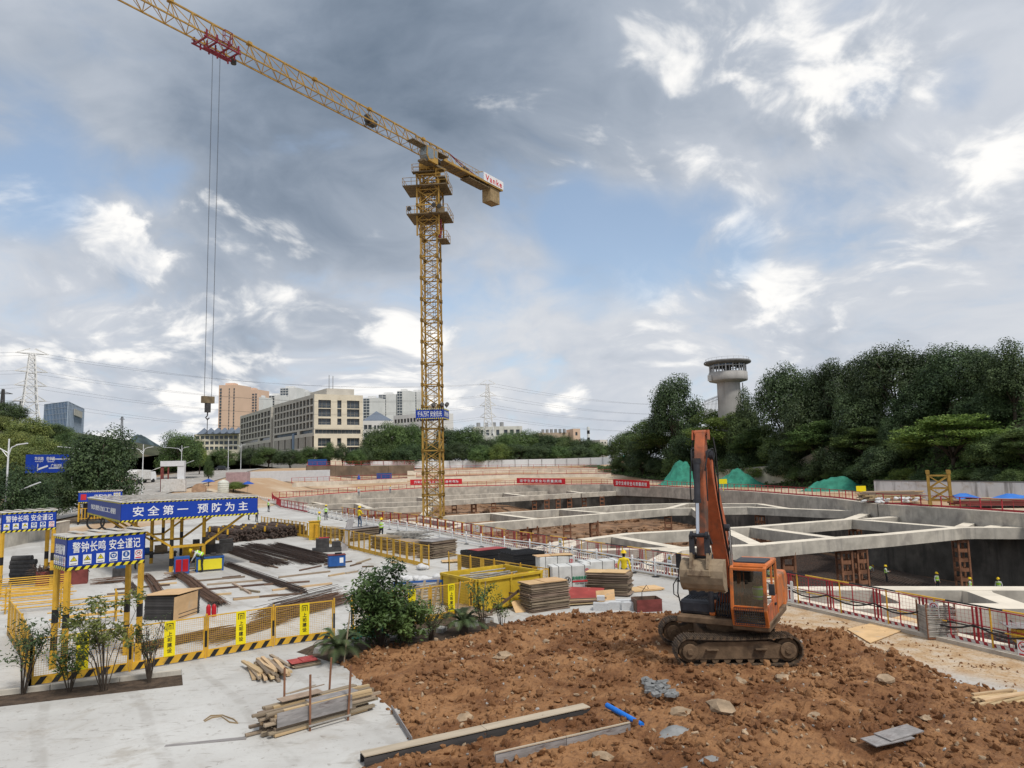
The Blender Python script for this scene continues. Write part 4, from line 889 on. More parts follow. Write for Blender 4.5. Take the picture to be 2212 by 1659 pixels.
def stained_wall():
 mat('stained_wall', (.62, .63, .65), .9, var=.08, scale=.4, streak=((.12, .115, .11), 1.3, .75), dirt=(.40, .34, .28), damt=.25, dscale=.3)
 a, e = P(1890, 1072, .4), P(2400, 1086, .2); root = thing('boundary_wall', 'white boundary wall with black mould streaks below the hillside', 'wall', a); d = e - a; b = B(); n = Vector((d.y, -d.x, 0)).normalized()
 u = d.normalized(); L = d.length
 b.prism([(0, 0, -.6), d - Vector((0, 0, .6)), d + Vector((0, 0, 2.05)), (0, 0, 2.05)], -n, .3); b.build('wall_face', MATS['stained_wall'], root)
 c = B(); c.prism([n * .06 + Vector((0, 0, 2.053)), d + n * .06 + Vector((0, 0, 2.053)), d - n * .4 + Vector((0, 0, 2.053)), -n * .4 + Vector((0, 0, 2.053))], (0, 0, 1), .12); c.build('coping', MATS['tower_roof'], root)
 for k in range(1, 6): q = B(); o = u * (L * k / 6); q.prism([o - u * .25, o + u * .25, o + u * .25 + n * .1, o - u * .25 + n * .1], (0, 0, 1), 2.0); q.build('pier', MATS['stained_wall'], root)
stained_wall()
# dust netting over spoil heaps
def net_mat():
 m = mat('green_net', (.035, .22, .155), .8, var=.3, scale=.5, bump=.7, bscale=1.2, dirt=(.02, .13, .10), damt=.4, dscale=.5); return m
def net_mound(cx, cy, rx, ry, h, seed, label, z0=None, rot=0, name='netted_mound', m=None, cat='spoil heap', group='spoil heaps under green netting'):
 n = 26; b = B(); z0 = TZ(cx, cy) if z0 is None else z0
 for i in range(n + 1):
  for j in range(n + 1):
   u, v = i / n * 2 - 1, j / n * 2 - 1; r = math.hypot(u, v); k = noise.noise(Vector((u * 1.7 + seed, v * 1.7, 0))); k2 = noise.noise(Vector((u * 6 + seed, v * 6, 4)))
   z = h * .5 * (1 + math.cos(PI * min(1, r))) * (1 + .5 * k) + .2 * h * k2 * (1 - min(1, r)) + .14 * h * (1 - min(1, r)) * abs(noise.noise(Vector((u * 9 + seed, v * 9, 8)))); x, y = u * rx, v * ry
   b.v.append((x * math.cos(rot) - y * math.sin(rot), x * math.sin(rot) + y * math.cos(rot), z - .1))
 for i in range(n):
  for j in range(n): a = i * (n + 1) + j; b.f.append((a, a + n + 1, a + n + 2, a + 1)); b.m.append(0)
 o = b.build(name, m or net_mat(), smooth=m is not None, loc=(cx, cy, z0)); tag(o, label, cat, group)
def pm(u, v, z=0.2): p = P(u, v, z); return p.x, p.y
for (u, v, rx, ry, h, s, l) in ((1468, 1049, 7.5, 5, 5.2, 1, 'tallest spoil heap under green netting, left of the excavator arm'), (1575, 1053, 7.5, 4, 3.6, 2, 'spoil heap under green netting just right of the excavator arm'), (1790, 1062, 7, 3, 2.3, 3, 'long low spoil heap under green netting near the stacked timber'), (1345, 1024, 6, 3, 2.4, 4, 'small netted heap at the far corner of the pit'), (1400, 1034, 4, 3, 1.8, 5, 'small netted heap at the foot of the dark trees')):
 x, y = pm(u, v, .0); net_mound(x + 2, y + 2, rx, ry, h, s, l, rot=-.3)
# TOWER CRANE
mat('crane_yellow', (.37, .225, .05), .5, var=.22, scale=1.2, dirt=(.24, .14, .04), damt=.35, dscale=.9)
mat('crane_red', (.20, .02, .035), .5, var=.15)
mat('deck_steel', (.17, .13, .08), .75, var=.3, scale=2)
mat('banner_red', (.55, .02, .03), .6, var=.06, scale=1)
mat('sign_white', (.72, .73, .75), .5, var=.04)
mat('crane_glass', (.16, .20, .23), .1, spec=.7)
MY = 101.3
def crane():
 Mx = PD(933.5, 800, MY).x; zj = PD(927, 337, MY).z; z0 = ZF + .1
 root = thing('tower_crane', 'tall yellow flat-top tower crane standing in the pit', 'tower crane', (Mx, MY, z0))
 rot = -.10; zt = zj - 1.2 - z0; Rz = Matrix.Rotation(rot, 4, 'Z')
 def lattice(hw, za, zb, panel, chord, brace, name, kx=True):
  n = max(1, round((zb - za) / panel)); dz = (zb - za) / n; c = B(); d = B(); c.M = Rz; d.M = Rz
  cs = [(-hw, -hw), (hw, -hw), (hw, hw), (-hw, hw)]
  for x, y in cs: c.bar((x, y, za), (x, y, zb), chord)
  for i in range(n):
   a, e = za + i * dz, za + (i + 1) * dz
   for k in range(4):
    p, q = cs[k], cs[(k + 1) % 4]
    if kx: d.bar((*p, a), (*q, e), brace) if (i + k) % 2 else d.bar((*q, a), (*p, e), brace)
    if kx and k % 2 == 0: d.bar((*q, a), (*p, e), brace * .8) if (i + k) % 2 else d.bar((*p, a), (*q, e), brace * .8)
    d.bar((*p, e), (*q, e), brace * (1.6 if i % 2 else .9))
    if i % 2 == 1:
     for w in (p, q): c.box((w[0], w[1], e), (chord * 1.5, chord * 1.5, .5))
  c.build(name + '_chord', MATS['crane_yellow'], root); d.build(name + '_bracing', MATS['crane_yellow'], root)
 lattice(1.2, 0, zt - .5, 1.55, .24, .10, 'mast')
 b = B(); b.M = Rz
 for k in range(int(zt / 3.1)):
  s = (k % 2) * .8 - .4; b.bar((s - .2, .3, k * 3.1), (s - .2, .1, k * 3.1 + 3.1), .05); b.bar((s + .2, .3, k * 3.1), (s + .2, .1, k * 3.1 + 3.1), .05)
  for r in range(9): b.bar((s - .2, .3 - r * .022, k * 3.1 + r * .34), (s + .2, .3 - r * .022, k * 3.1 + r * .34), .035)
 b.build('ladder', MATS['steel_dark'], root)
 zV = lambda V: PD(930, V, MY).z - z0
 lattice(1.62, zV(515), zV(386), 2.1, .2, .11, 'climbing_frame')
 def railing(bb, x0, y0, x1, y1, z, h=1.1):
  cs = [(x0, y0), (x1, y0), (x1, y1), (x0, y1)]
  for k in range(4):
   p, q = Vector((*cs[k], z)), Vector((*cs[(k + 1) % 4], z)); n = max(1, round((q - p).length / 1.2))
   for i in range(n): a = p.lerp(q, i / n); bb.bar(a, a + Vector((0, 0, h)), .05)
   for dz in (h, h * .5): bb.bar(p + Vector((0, 0, dz)), q + Vector((0, 0, dz)), .05)
 for (V, x0, x1, y0, y1) in ((380, -2.3, 1.0, -1.9, -1.0), (394, 1.25, 2.6, -1.9, 1.0), (411, -3.6, 2.9, -2.3, 2.3), (472, -3.0, 3.0, -2.4, 2.4), (524, 1.4, 2.7, -1.6, 1.2)):
  z = zV(V); b = B(); b.M = Rz
  b.box(((x0 + x1) / 2, (y0 + y1) / 2, z), (x1 - x0, y1 - y0, .12)); pl = b.build('platform', MATS['deck_steel'], root)
  b = B(); b.M = Rz; railing(b, x0, y0, x1, y1, z + .06); b.build('railing', MATS['crane_yellow'], pl)
 b = B(); b.M = Rz; b.box((1.9, -1.4, zV(462)), (.9, .8, .9)); b.build('pump_box', MATS['deck_steel'], root)
 b = B(); b.M = Rz; b.bar((1.75, -1.0, zV(515)), (1.75, -1.0, zV(480)), .22); b.bar((1.6, -1.2, zV(520)), (1.9, -1.2, zV(500)), .3); b.build('jack', MATS['crane_red'], root)
 for (x, V) in ((-2.6, 462), (1.0, 457), (1.8, 460)):
  b = B(); b.M = Rz; b.tube((x, -2.5, zV(V)), (x + .15, -2.9, zV(V) - .1), .32, 12); b.build('floodlight', MATS['steel_dark'], root)
 b = B(); b.M = Rz; b.box((0, 0, zt - .9), (2.7, 2.7, .9)); b.build('slewing_table', MATS['crane_yellow'], root)
 b = B(); b.lathe([(1.25, zt - .45), (1.25, zt - .1), (1.6, zt - .1), (1.6, zt + .35), (.01, zt + .35)], n=24); b.build('slewing_ring', MATS['steel_dark'], root)
 M0 = Vector((Mx, MY, 0)); T = P(468, 97, zj); E = P(1079, 412, zj); j = (T - M0); j.z = 0; Lt = j.length; j.normalize(); k = Vector((-j.y, j.x, 0)); zb = zj - z0
 def L(s, w, h): return j * s + k * w + Vector((0, 0, zb + h))
 def truss(s0, s1, panel, hw, h, nm, h2=None):
  n = max(1, round((s1 - s0) / panel)); ds = (s1 - s0) / n; c = B(); d = B(); h2 = h if h2 is None else h2
  H = lambda s: h + (h2 - h) * (s - s0) / (s1 - s0)
  c.bar(L(s0, 0, H(s0)), L(s1, 0, H(s1)), .17); c.bar(L(s0, -hw, 0), L(s1, -hw, 0), .14); c.bar(L(s0, hw, 0), L(s1, hw, 0), .14)
  for i in range(n):
   a, e = s0 + i * ds, s0 + (i + 1) * ds; m = (a + e) / 2
   for w in (-hw, hw): d.bar(L(a, w, 0), L(a, 0, H(a)), .07); d.bar(L(a, w, 0), L(e, 0, H(e)), .07)
   d.bar(L(a, -hw, 0), L(a, hw, 0), .06); d.bar(L(a, -hw, 0), L(e, hw, 0), .05)
   if i % 4 == 3: c.box(L(e, 0, H(e) + .02), (.5, .5, .34), math.atan2(j.y, j.x))
  c.build(nm + '_chord', MATS['crane_yellow'], root); d.build(nm + '_bracing', MATS['crane_yellow'], root)
 Lc = (E - M0).xy.length
 truss(3.0, Lt + 17, 2.35, .9, 2.15, 'jib'); truss(-4.6, 3.0, 1.5, .95, 2.05, 'tower_top')
 b = B(); b.prism([L(-Lc, -1.0, -.25), L(-Lc, 1.0, -.25), L(-2, 1.0, -.25), L(-2, -1.0, -.25)], (0, 0, 1), .12); b.build('counter_jib_deck', MATS['deck_steel'], root)
 b = B()
 for w in (-1.0, 1.0): b.bar(L(-Lc, w, -.12), L(-2, w, -.12), .22, .34)
 for i in range(9): s = -Lc + 1 + i * 1.6; b.bar(L(s, -1, -.2), L(s, 1, -.2), .12, .2)
 b.build('counter_jib_beam', MATS['crane_yellow'], root)
 b = B()
 for w in (-.5, .5): b.bar(L(-4.6, 0, 2.05), L(-Lc * .72, w, 0), .1)
 b.build('tie_bar', MATS['crane_red'], root)
 b = B()
 for w in (-1.05, 1.05):
  for i in range(8): s = -4.8 - i * (Lc * .62 - 4.8) / 7; b.bar(L(s, w, 0), L(s, w, 1.1), .05)
  for h in (.55, 1.1): b.bar(L(-4.8, w, h), L(-Lc * .62, w, h), .05)
 b.build('railing', MATS['crane_yellow'], root)
 ang = math.atan2(j.y, j.x)
 for i in range(5): b = B(); b.box(L(-Lc + .9 + i * .52, 0, -1.55), (.5, 1.7, 2.4), ang); b.build('counterweight', mat('weight', (.30, .22, .12), .9, var=.25, scale=1.5), root)
 b = B(); b.prism([L(-Lc + 3.6, -.9, -.75), L(-Lc + 3.6, .9, -.75), L(-Lc + 9, .9, -.75), L(-Lc + 9, -.9, -.75)], (0, 0, 1), .12)
 for i in range(5): s = -Lc + 3.7 + i * 1.3; b.bar(L(s, -.9, -.7), L(s, -.9, -.2), .08); b.bar(L(s, .9, -.7), L(s, .9, -.2), .08)
 b.build('winch_platform', MATS['deck_steel'], root)
 b = B(); b.tube(L(-Lc * .45, -.6, .55), L(-Lc * .45, .6, .55), .45, 16); b.box(L(-Lc * .45 - .9, 0, .5), (.8, .8, .8), ang); b.build('hoist_winch', MATS['steel_dark'], root)
 side = -1 if (k * -1).dot(-Vector((Mx, MY, 0))) > 0 else 1
 s0, s1 = -Lc - .1, -Lc + 5.4; w = 1.1 * side; nrm = k * side
 b = B(); b.prism([L(s0, w, -.05), L(s1, w, -.05), L(s1, w, 1.35), L(s0, w, 1.35)], nrm, .06); bd = b.build('name_board', MATS['sign_white'], root)
 me = fit_text('Vanke', 4.6, 1.0, .02, MATS['banner_red'], 1.25); xdir = -j if Vector((0, 0, 1)).cross(nrm).dot(-j) > 0 else j
 place_text(me, L((s0 + s1) / 2, w + side * .07, .62), Vector((0, 0, 1)).cross(nrm) * 1.0, (0, 0, 1), bd)
 b = B(); b.bar(L(-Lc + 6.6, .6 * side, 1.0), L(-Lc + 4.4, .2 * side, 1.9), .14); b.build('davit', MATS['crane_yellow'], root)
 sd = side; c0 = L(2.2, 1.75 * sd, -1.3); b = B()
 x, y, z = j, k * sd, Vector((0, 0, 1))
 def C(s, w, h): return c0 + x * s + y * w + z * h
 prof = [(-1.2, -1.05), (.75, -1.05), (1.25, -.3), (1.15, 1.05), (-1.2, 1.05)]
 b.prism([C(s, -.7, h) for s, h in prof], y, 1.4); cab = b.build('operator_cab', MATS['crane_yellow'], root)
 g_ = B()
 g_.prism([C(s, .705, h) for s, h in ((-.2, -.5), (.72, -.75), (1.12, -.25), (1.05, .9), (-.2, .9))], y, .02); g_.prism([C(s, .705, h) for s, h in ((-1.05, -.2), (-.4, -.2), (-.4, .9), (-1.05, .9))], y, .02)
 g_.quad(C(1.275, -.6, -.28), C(1.275, .6, -.28), C(1.18, .6, 1.0), C(1.18, -.6, 1.0)); g_.quad(C(.80, -.6, -1.0), C(.80, .6, -1.0), C(1.26, .6, -.32), C(1.26, -.6, -.32)); g_.build('cab_window', MATS['crane_glass'], cab)
 b = B(); b.prism([L(-1.6, 1.0 * sd, -.3), L(6.2, 1.0 * sd, -.3), L(6.2, 2.3 * sd, -.3), L(-1.6, 2.3 * sd, -.3)], (0, 0, 1), .1); b.build('cab_platform', MATS['deck_steel'], root)
 b = B(); b.box(L(1.2, 1.5 * sd, -2.3), (5.0, 1.2, .3), ang); b.build('cab_support', MATS['deck_steel'], root)
 b = B(); b.box(L(12, 0, .35), (1.4, .9, .7), ang); b.box(L(12.9, .2, .6), (.6, .6, .9), ang); b.build('trolley_winch', MATS['steel_dark'], root)
 zb0, zb1 = zV(907), zV(885); b = B(); b.M = Rz; hw = 1.95
 for q in range(4):
  a = q * PI / 2; c, s_ = math.cos(a), math.sin(a)
  b.box((s_ * hw, -c * hw, (zb0 + zb1) / 2), (2 * hw + .08, .08, zb1 - zb0) if q % 2 == 0 else (.08, 2 * hw - .09, zb1 - zb0))
 bx = b.build('slogan_box', MATS['blue_sign'], root)
 st = B(); st.M = Rz; n = 13
 for i in range(n):
  xx = -hw + (i + .3) * 2 * hw / n
  for zz in (zb0 + .07, zb1 - .07): st.prism([(xx, -hw - .047, zz - .08), (xx + .15, -hw - .047, zz - .08), (xx + .23, -hw - .047, zz + .08), (xx + .08, -hw - .047, zz + .08)], (0, -1, 0), .01); st.prism([(hw + .047, xx, zz - .08), (hw + .047, xx + .15, zz - .08), (hw + .047, xx + .23, zz + .08), (hw + .047, xx + .08, zz + .08)], (1, 0, 0), .01)
 st.build('hazard_edge', MATS['yellow_bright'], bx)
 xr, yr = Rz.to_3x3() @ Vector((1, 0, 0)), Rz.to_3x3() @ Vector((0, 1, 0))
 place_text(fit_text('千头万绪 安全在先', 3.5, .82, .014, MATS['sign_white']), -yr * (hw + .06) + Vector((0, 0, (zb0 + zb1) / 2)), xr, (0, 0, 1), bx)
 place_text(fit_text('规范作业 安全第一', 3.3, .7, .02, MATS['sign_white']), xr * (hw + .06) + Vector((0, 0, (zb0 + zb1) / 2)), yr, (0, 0, 1), bx)
 for dx in (.5, 1.7, 2.4):
  b = B(); b.M = Rz; b.tube((dx, -hw, zb1 + .4), (dx + .2, -hw - .35, zb1 + .55), .28, 12); b.bar((dx, -hw + .1, zb1), (dx, -hw, zb1 + .4), .08); b.build('floodlight', MATS['steel_dark'], root)
 b = B()
 for s in (-1.9, -.7, .7, 1.9):
  for w in (-1.15, 1.15): b.bar(L(Lt + s, w, -.5), L(Lt + s, w, .35), .16)
  b.bar(L(Lt + s, -1.15, -.45), L(Lt + s, 1.15, -.45), .16)
 for w in (-1.15, 1.15): b.bar(L(Lt - 2.2, w, -.45), L(Lt + 2.2, w, -.45), .14); b.bar(L(Lt - 2.2, w, -.05), L(Lt + 2.2, w, -.05), .08)
 for s in (-1.8, -.5, .5, 1.5): b.bar(L(Lt + s, -.6, -.5), L(Lt + s, -.6, -1.1), .14); b.bar(L(Lt + s, .6, -.5), L(Lt + s, .6, -1.1), .14)
 b.bar(L(Lt - 1.8, 0, -1.0), L(Lt + 1.5, 0, -1.0), .2)
 tr = b.build('trolley', MATS['crane_red'], root)
 b = B(); w = 1.5 * side
 for s in (-.9, .0): b.bar(L(Lt + s, w, -.1), L(Lt + s, w, 1.2), .06); b.bar(L(Lt + s, w * .75, -.1), L(Lt + s, w * .75, 1.2), .06)
 for h in (-.1, .6, 1.2): b.bar(L(Lt - .9, w, h), L(Lt, w, h), .06); b.bar(L(Lt - .9, w, h), L(Lt - .9, w * .75, h), .06); b.bar(L(Lt, w, h), L(Lt, w * .75, h), .06)
 b.build('basket', MATS['crane_red'], tr)
 b = B(); b.tube(L(Lt - 2.1, 0, -.7), L(Lt - 2.1, 0, -1.2), .3, 12); b.build('lamp', MATS['steel_dark'], tr)
 tp = L(Lt, 0, 0) + root.location; hk = PD(425, 862, tp.y).z - z0
 lo = hk - zb
 for s, w in ((-.4, -.05), (-.4, .05), (.4, -.05), (.4, .05)):
  b = B(); b.tube(L(Lt + s * 1.1, w, -.9), L(Lt + s, w * .6, lo), .013, 5, caps=False); b.build('hoist_rope', MATS['rope'], root)
 b = B(); b.box(L(Lt, 0, lo - .1), (1.25, .45, .7), ang); b.build('hook_block', MATS['deck_steel'], root)
 b = B(); b.box(L(Lt, 0, lo - .9), (.45, .4, 1.0), ang); b.path([L(Lt, 0, lo - 1.4), L(Lt, 0, lo - 1.7), L(Lt + .2, 0, lo - 1.95), L(Lt, 0, lo - 2.15), L(Lt - .2, 0, lo - 1.95)], .07, 8); b.build('hook', MATS['steel_dark'], root)
 b = B(); b.tube(L(Lt, 0, lo - 2.0), L(Lt, 0, lo - 3.6), .04, 5); b.build('sling', MATS['rope'], root)
 b = B(); b.tube(L(3, 0, -.35), L(Lt - 3, 0, -.5), .02, 4, caps=False); b.build('trolley_rope', MATS['rope'], root)
crane()
def mast_section(u, v, label, W_=2.6, Hh=3.1, z=.3, rot=.15, lean=0):
 p = P(u, v, z); root = thing('mast_section', label, 'crane section', p, rot); root.rotation_euler[0] = lean; c = B(); d = B(); h = W_ / 2
 for x, y in ((-h, -h), (h, -h), (h, h), (-h, h)): c = B(); c.bar((x, y, 0), (x, y, Hh), .26); c.box((x, y, Hh), (.36, .36, .4)); c.box((x, y, .2), (.36, .36, .4)); c.build('corner_chord', MATS['crane_yellow'], root)
 for z in (.5, Hh / 2, Hh - .4):
  for a, e in (((-h, -h), (h, -h)), ((h, -h), (h, h)), ((h, h), (-h, h)), ((-h, h), (-h, -h))): d.bar((*a, z), (*e, z), .14)
 for a, e in (((-h, -h), (h, -h)), ((h, -h), (h, h)), ((h, h), (-h, h)), ((-h, h), (-h, -h))):
  for z0, z1 in ((.5, Hh / 2), (Hh / 2, Hh - .4)): d.bar((*a, z0), (*e, z1), .11); d.bar((*e, z0), (*a, z1), .11)
 d.build('bracing', MATS['crane_yellow'], root)
mast_section(2032, 1090, 'yellow lattice crane mast section standing before the stained wall', 2.0, 3.6, rot=-.5)
# EXCAVATOR
mat('ex_orange', (.54, .15, .035), .45, var=.16, scale=2.5, bump=.1, dirt=(.22, .12, .07), damt=.5, dscale=1.8, streak=((.16, .09, .055), 5, .55))
mat('ex_orange_faded', (.45, .12, .05), .6, var=.2, scale=1.8, bump=.1, dirt=(.19, .095, .06), damt=.5, dscale=1.6, streak=((.14, .075, .05), 5, .6))
mat('ex_arm', (.46, .125, .05), .6, var=.14, scale=1.8, dirt=(.085, .06, .048), damt=1.0, dscale=.9)
mat('ex_dark', (.030, .032, .040), .5, var=.3, scale=3, dirt=(.10, .085, .065), damt=.25, dscale=2)
mat('ex_muddy', (.145, .095, .058), .9, var=.3, scale=3, bump=.6, dirt=(.075, .050, .034), damt=.4, dscale=2)
mat('ex_track', (.105, .075, .053), .85, .1, var=.35, scale=5, bump=.5, dirt=(.19, .125, .075), damt=.45, dscale=3)
mat('bucket_steel', (.26, .20, .135), .85, var=.25, scale=2.2, bump=.6, bscale=8, dirt=(.135, .095, .065), damt=.45, dscale=2.2)
mat('chrome', (.62, .63, .66), .18, 1.0, var=.04)
mat('hose', (.02, .02, .022), .6)
def ex_glass():
 m = bpy.data.materials.new('cab_glass'); m.use_nodes = True; t = m.node_tree; t.nodes.clear(); g = NT(t); MATS['cab_glass'] = m
 fr = g.n('ShaderNodeFresnel', {0: 1.5}); tr = g.n('ShaderNodeBsdfTransparent', {0: (.42, .49, .50, 1)}); gl = g.n('ShaderNodeBsdfGlossy', {0: (1, 1, 1, 1), 1: .04})
 g.L.new(g.n('ShaderNodeMixShader', {0: g.math('ADD', fr.outputs[0], .06), 1: tr.outputs[0], 2: gl.outputs[0]}).outputs[0], g.n('ShaderNodeOutputMaterial').inputs[0])
ex_glass()
def excavator():
 C = Vector((6.36, 21.95, .12)); root = thing('excavator', 'orange crawler excavator with raised boom and muddy bucket on the soil', 'excavator', C)
 ua = -.03; U = Matrix.Translation((-.16, 0, 0)) @ Matrix.Rotation(ua, 4, 'Z'); R = .37; half = 1.36; gauge = 1.18; shoe_w = .60
 n = 42; per = 4 * half + 2 * PI * R
 def loop(t):
  s = (t % 1) * per
  if s < 2 * half: return Vector((-half + s, 0, 2 * R)), 0.0
  s -= 2 * half
  if s < PI * R: a = s / R; return Vector((half + R * math.sin(a), 0, R + R * math.cos(a))), a
  s -= PI * R
  if s < 2 * half: return Vector((half - s, 0, 0)), PI
  s -= 2 * half; a = PI + s / R; return Vector((-half + R * math.sin(a), 0, R + R * math.cos(a))), a
 sh = B(); pt = per / n; sh.box((0, 0, .0), (pt * .94, shoe_w, .035))
 for dx in (-.06, 0.01, .07): sh.box((dx, 0, .032), (.018, shoe_w, .03))
 shoe = sh.mesh('track_shoe', MATS['ex_track'])
 for sy in (-1, 1):
  f = B(); f.M = U
  f.prism([(-half + .1, sy * gauge - .2, .14), (half - .1, sy * gauge - .2, .14), (half - .1, sy * gauge - .2, .50), (half - .5, sy * gauge - .2, .62), (-half + .5, sy * gauge - .2, .62), (-half + .1, sy * gauge - .2, .50)], (0, 1, 0), .40)
  for x in (-.75, 0.6): f.box((x, sy * gauge - .26, .42), (.34, .14, .05))
  fr = f.build('track_frame', MATS['ex_muddy'], root, bevel=.02)
  for x, nm, r in ((-half, 'idler_wheel', R - .07), (half, 'drive_sprocket', R - .06)):
   w = B(); w.M = U; w.tube((x, sy * gauge - .16, R), (x, sy * gauge + .16, R), r, 28); w.tube((x, sy * gauge - .26, R), (x, sy * gauge + .26, R), r * .72, 24); w.tube((x, sy * gauge - .30, R), (x, sy * gauge + .30, R), r * .3, 16)
   w.build(nm, MATS['ex_muddy'], root, bevel=.015)
  for k in range(7):
   x = -.99 + k * .33; w = B(); w.M = U; w.tube((x, sy * gauge - .18, .13), (x, sy * gauge + .18, .13), .095, 14); w.build('track_roller', MATS['ex_muddy'], root)
  for k in range(n):
   p, a = loop(k / n); o = link('track_shoe', shoe, root); sag = -.05 * math.sin(PI * (p.x + half) / (2 * half)) if (p.z > 1.9 * R and abs(p.x) < half) else 0
   o.matrix_local = U @ Matrix.Translation((p.x, sy * gauge, p.z + sag)) @ Matrix.Rotation(a, 4, 'Y')
 b = B(); b.M = U; b.box((0, 0, .52), (1.5, 2 * gauge - .4, .36)); b.tube((0, 0, .6), (0, 0, .98), .55, 28); b.build('centre_frame', MATS['ex_muddy'], root, bevel=.03)
 be = math.radians(29); X = Vector((math.cos(be), -math.sin(be), 0)); Y = Vector((-math.sin(be), -math.cos(be), 0)); Z = Vector((0, 0, 1))
 K = Matrix(((X.x, Y.x, 0, 0), (X.y, Y.y, 0, 0), (0, 0, 1, 0), (0, 0, 0, 1)))
 def bb(): q = B(); q.M = K; return q
 def boxp(name, m, x0, x1, y0, y1, z0, z1, bevel=.03, par=None):
  q = bb(); q.box(((x0 + x1) / 2, (y0 + y1) / 2, (z0 + z1) / 2), (x1 - x0, y1 - y0, z1 - z0)); return q.build(name, MATS[m], par or root, bevel=bevel)
 boxp('turntable_deck', 'ex_muddy', -1.28, 1.36, -1.75, 1.15, .98, 1.16)
 boxp('engine_house', 'ex_orange', -1.25, 1.3, -1.75, -.55, 1.16, 2.15, .08)
 q = bb(); q.prism([(-1.3, -1.7, 1.0), (-1.3, -2.35, 1.1), (-1.3, -2.5, 1.4), (-1.3, -2.5, 2.0), (-1.3, -2.3, 2.15), (-1.3, -1.7, 2.15)], (1, 0, 0), 2.62); q.build('counterweight', MATS['ex_orange'], root, bevel=.08)
 boxp('fuel_tank', 'ex_dark', -1.2, -.28, -.75, .1, 1.16, 2.0, .08)
 bx = boxp('tool_box', 'ex_dark', -1.22, -.25, .15, 1.0, 1.2, 1.62, .1)
 boxp('tool_box_side', 'ex_orange', -.36, -.18, .2, 1.02, 1.19, 1.58, .06); boxp('tool_box_skirt', 'ex_muddy', -1.24, -.16, .12, 1.06, .98, 1.2, .04)
 q = bb()
 for k in range(9): q.box((-1.1 + k * .085, .62, 1.635), (.03, .5, .02))
 q.build('grip_plate', MATS['ex_dark'], bx)
 q = bb(); q.path([(-1.24, .75, 1.15), (-1.26, .8, 1.5), (-1.3, .85, 1.75), (-1.28, .8, 2.2), (-1.25, .7, 2.55), (-1.1, .65, 2.6)], .02, 8); q.path([(-1.26, .8, 1.6), (-1.42, .86, 1.72), (-1.42, .86, 2.0), (-1.3, .83, 2.2)], .016, 8); q.build('hand_rail', MATS['hose'], root)
 q = bb(); q.box((-1.2, .95, 2.72), (.16, .05, .42)); q.bar((-1.26, .75, 2.5), (-1.2, .93, 2.6), .03); q.build('mirror', MATS['ex_dark'], root, bevel=.02)
 x0, x1, yb, yf, z0, z1 = .36, 1.34, -.42, 1.34, 1.08, 2.66
 post = .085; fr = bb()
 side = [(yb, z0), (yf - .12, z0), (yf + .05, z0 + .45), (yf - .06, z1 - .05), (yf - .2, z1), (yb, z1)]
 for xs in (x0, x1 - post):
  for i in range(len(side)):
   a, c = side[i], side[(i + 1) % len(side)]; fr.bar((xs + post / 2, a[0], a[1]), (xs + post / 2, c[0], c[1]), post, post * 1.15, up=(1, 0, 0))
  fr.bar((xs + post / 2, .35, z0), (xs + post / 2, .3, z1), post, post, up=(1, 0, 0))
 for (y, z) in side: fr.bar((x0, y, z), (x1, y, z), post, post)
 fr.bar((x0, yf + .03, z0 + .52), (x1, yf + .03, z0 + .52), .05, .05)
 cab = fr.build('cab_frame', MATS['ex_orange'], root, bevel=.02)
 q = bb(); q.prism([(x0 - .02, yb - .02, z1 - .02), (x1 + .02, yb - .02, z1 - .02), (x1 + .02, yf - .2, z1 - .02), (x0 - .02, yf - .2, z1 - .02)], (0, 0, 1), .11); q.build('cab_roof', MATS['ex_orange'], root, bevel=.05)
 q = bb(); q.box(((x0 + x1) / 2, .55, z1 + .10), (.85, .95, .06)); q.build('roof_hatch', MATS['ex_dark'], root, bevel=.02)
 q = bb(); q.box(((x0 + x1) / 2, yb + .03, (z0 + z1) / 2), (x1 - x0 - .1, .05, z1 - z0)); q.box(((x0 + x1) / 2, .45, z0 + .04), (x1 - x0 - .06, 1.6, .06)); q.build('cab_inner', MATS['ex_dark'], root)
 q = bb(); q.box((x1 - .03, .05, z0 + .32), (.04, .72, .6)); q.box((x1 - .03, .78, z0 + .28), (.04, .7, .5)); q.box((x0 + .03, .3, z0 + .3), (.04, 1.4, .55)); q.build('cab_door', MATS['ex_orange_faded'], root, bevel=.01)
 q = bb(); q.box((x1 + .01, .1, z0 + .42), (.05, .16, .06)); q.build('door_handle', MATS['hose'], root)
 gl = bb(); gl.quad((x0 + .08, yf + .045, z0 + .46), (x1 - .08, yf + .045, z0 + .46), (x1 - .08, yf - .03, z1 - .09), (x0 + .08, yf - .03, z1 - .09)); gl.quad((x0 + .08, yf - .05, z1 - .15), (x1 - .08, yf - .05, z1 - .15), (x1 - .08, yf - .19, z1 - .04), (x0 + .08, yf - .19, z1 - .04)); gl.quad((x0 + .08, yf - .1, z0 + .05), (x1 - .08, yf - .1, z0 + .05), (x1 - .08, yf + .04, z0 + .44), (x0 + .08, yf + .04, z0 + .44)); gl.build('windscreen', MATS['cab_glass'], root)
 for xs in (x0 + .035, x1 - .03):
  gl = bb(); gl.quad((xs, yb + .1, z0 + .65), (xs, .27, z0 + .65), (xs, .25, z1 - .1), (xs, yb + .1, z1 - .1)); gl.quad((xs, .4, z0 + .55), (xs, yf - .05, z0 + .55), (xs, yf - .12, z1 - .09), (xs, .38, z1 - .1)); gl.build('side_window', MATS['cab_glass'], root)
 g_ = bb()
 for k in range(14): x = x0 + .1 + k * (x1 - x0 - .2) / 13; g_.bar((x, yf + .06, z0 + .02), (x, yf + .10, z0 + .50), .012)
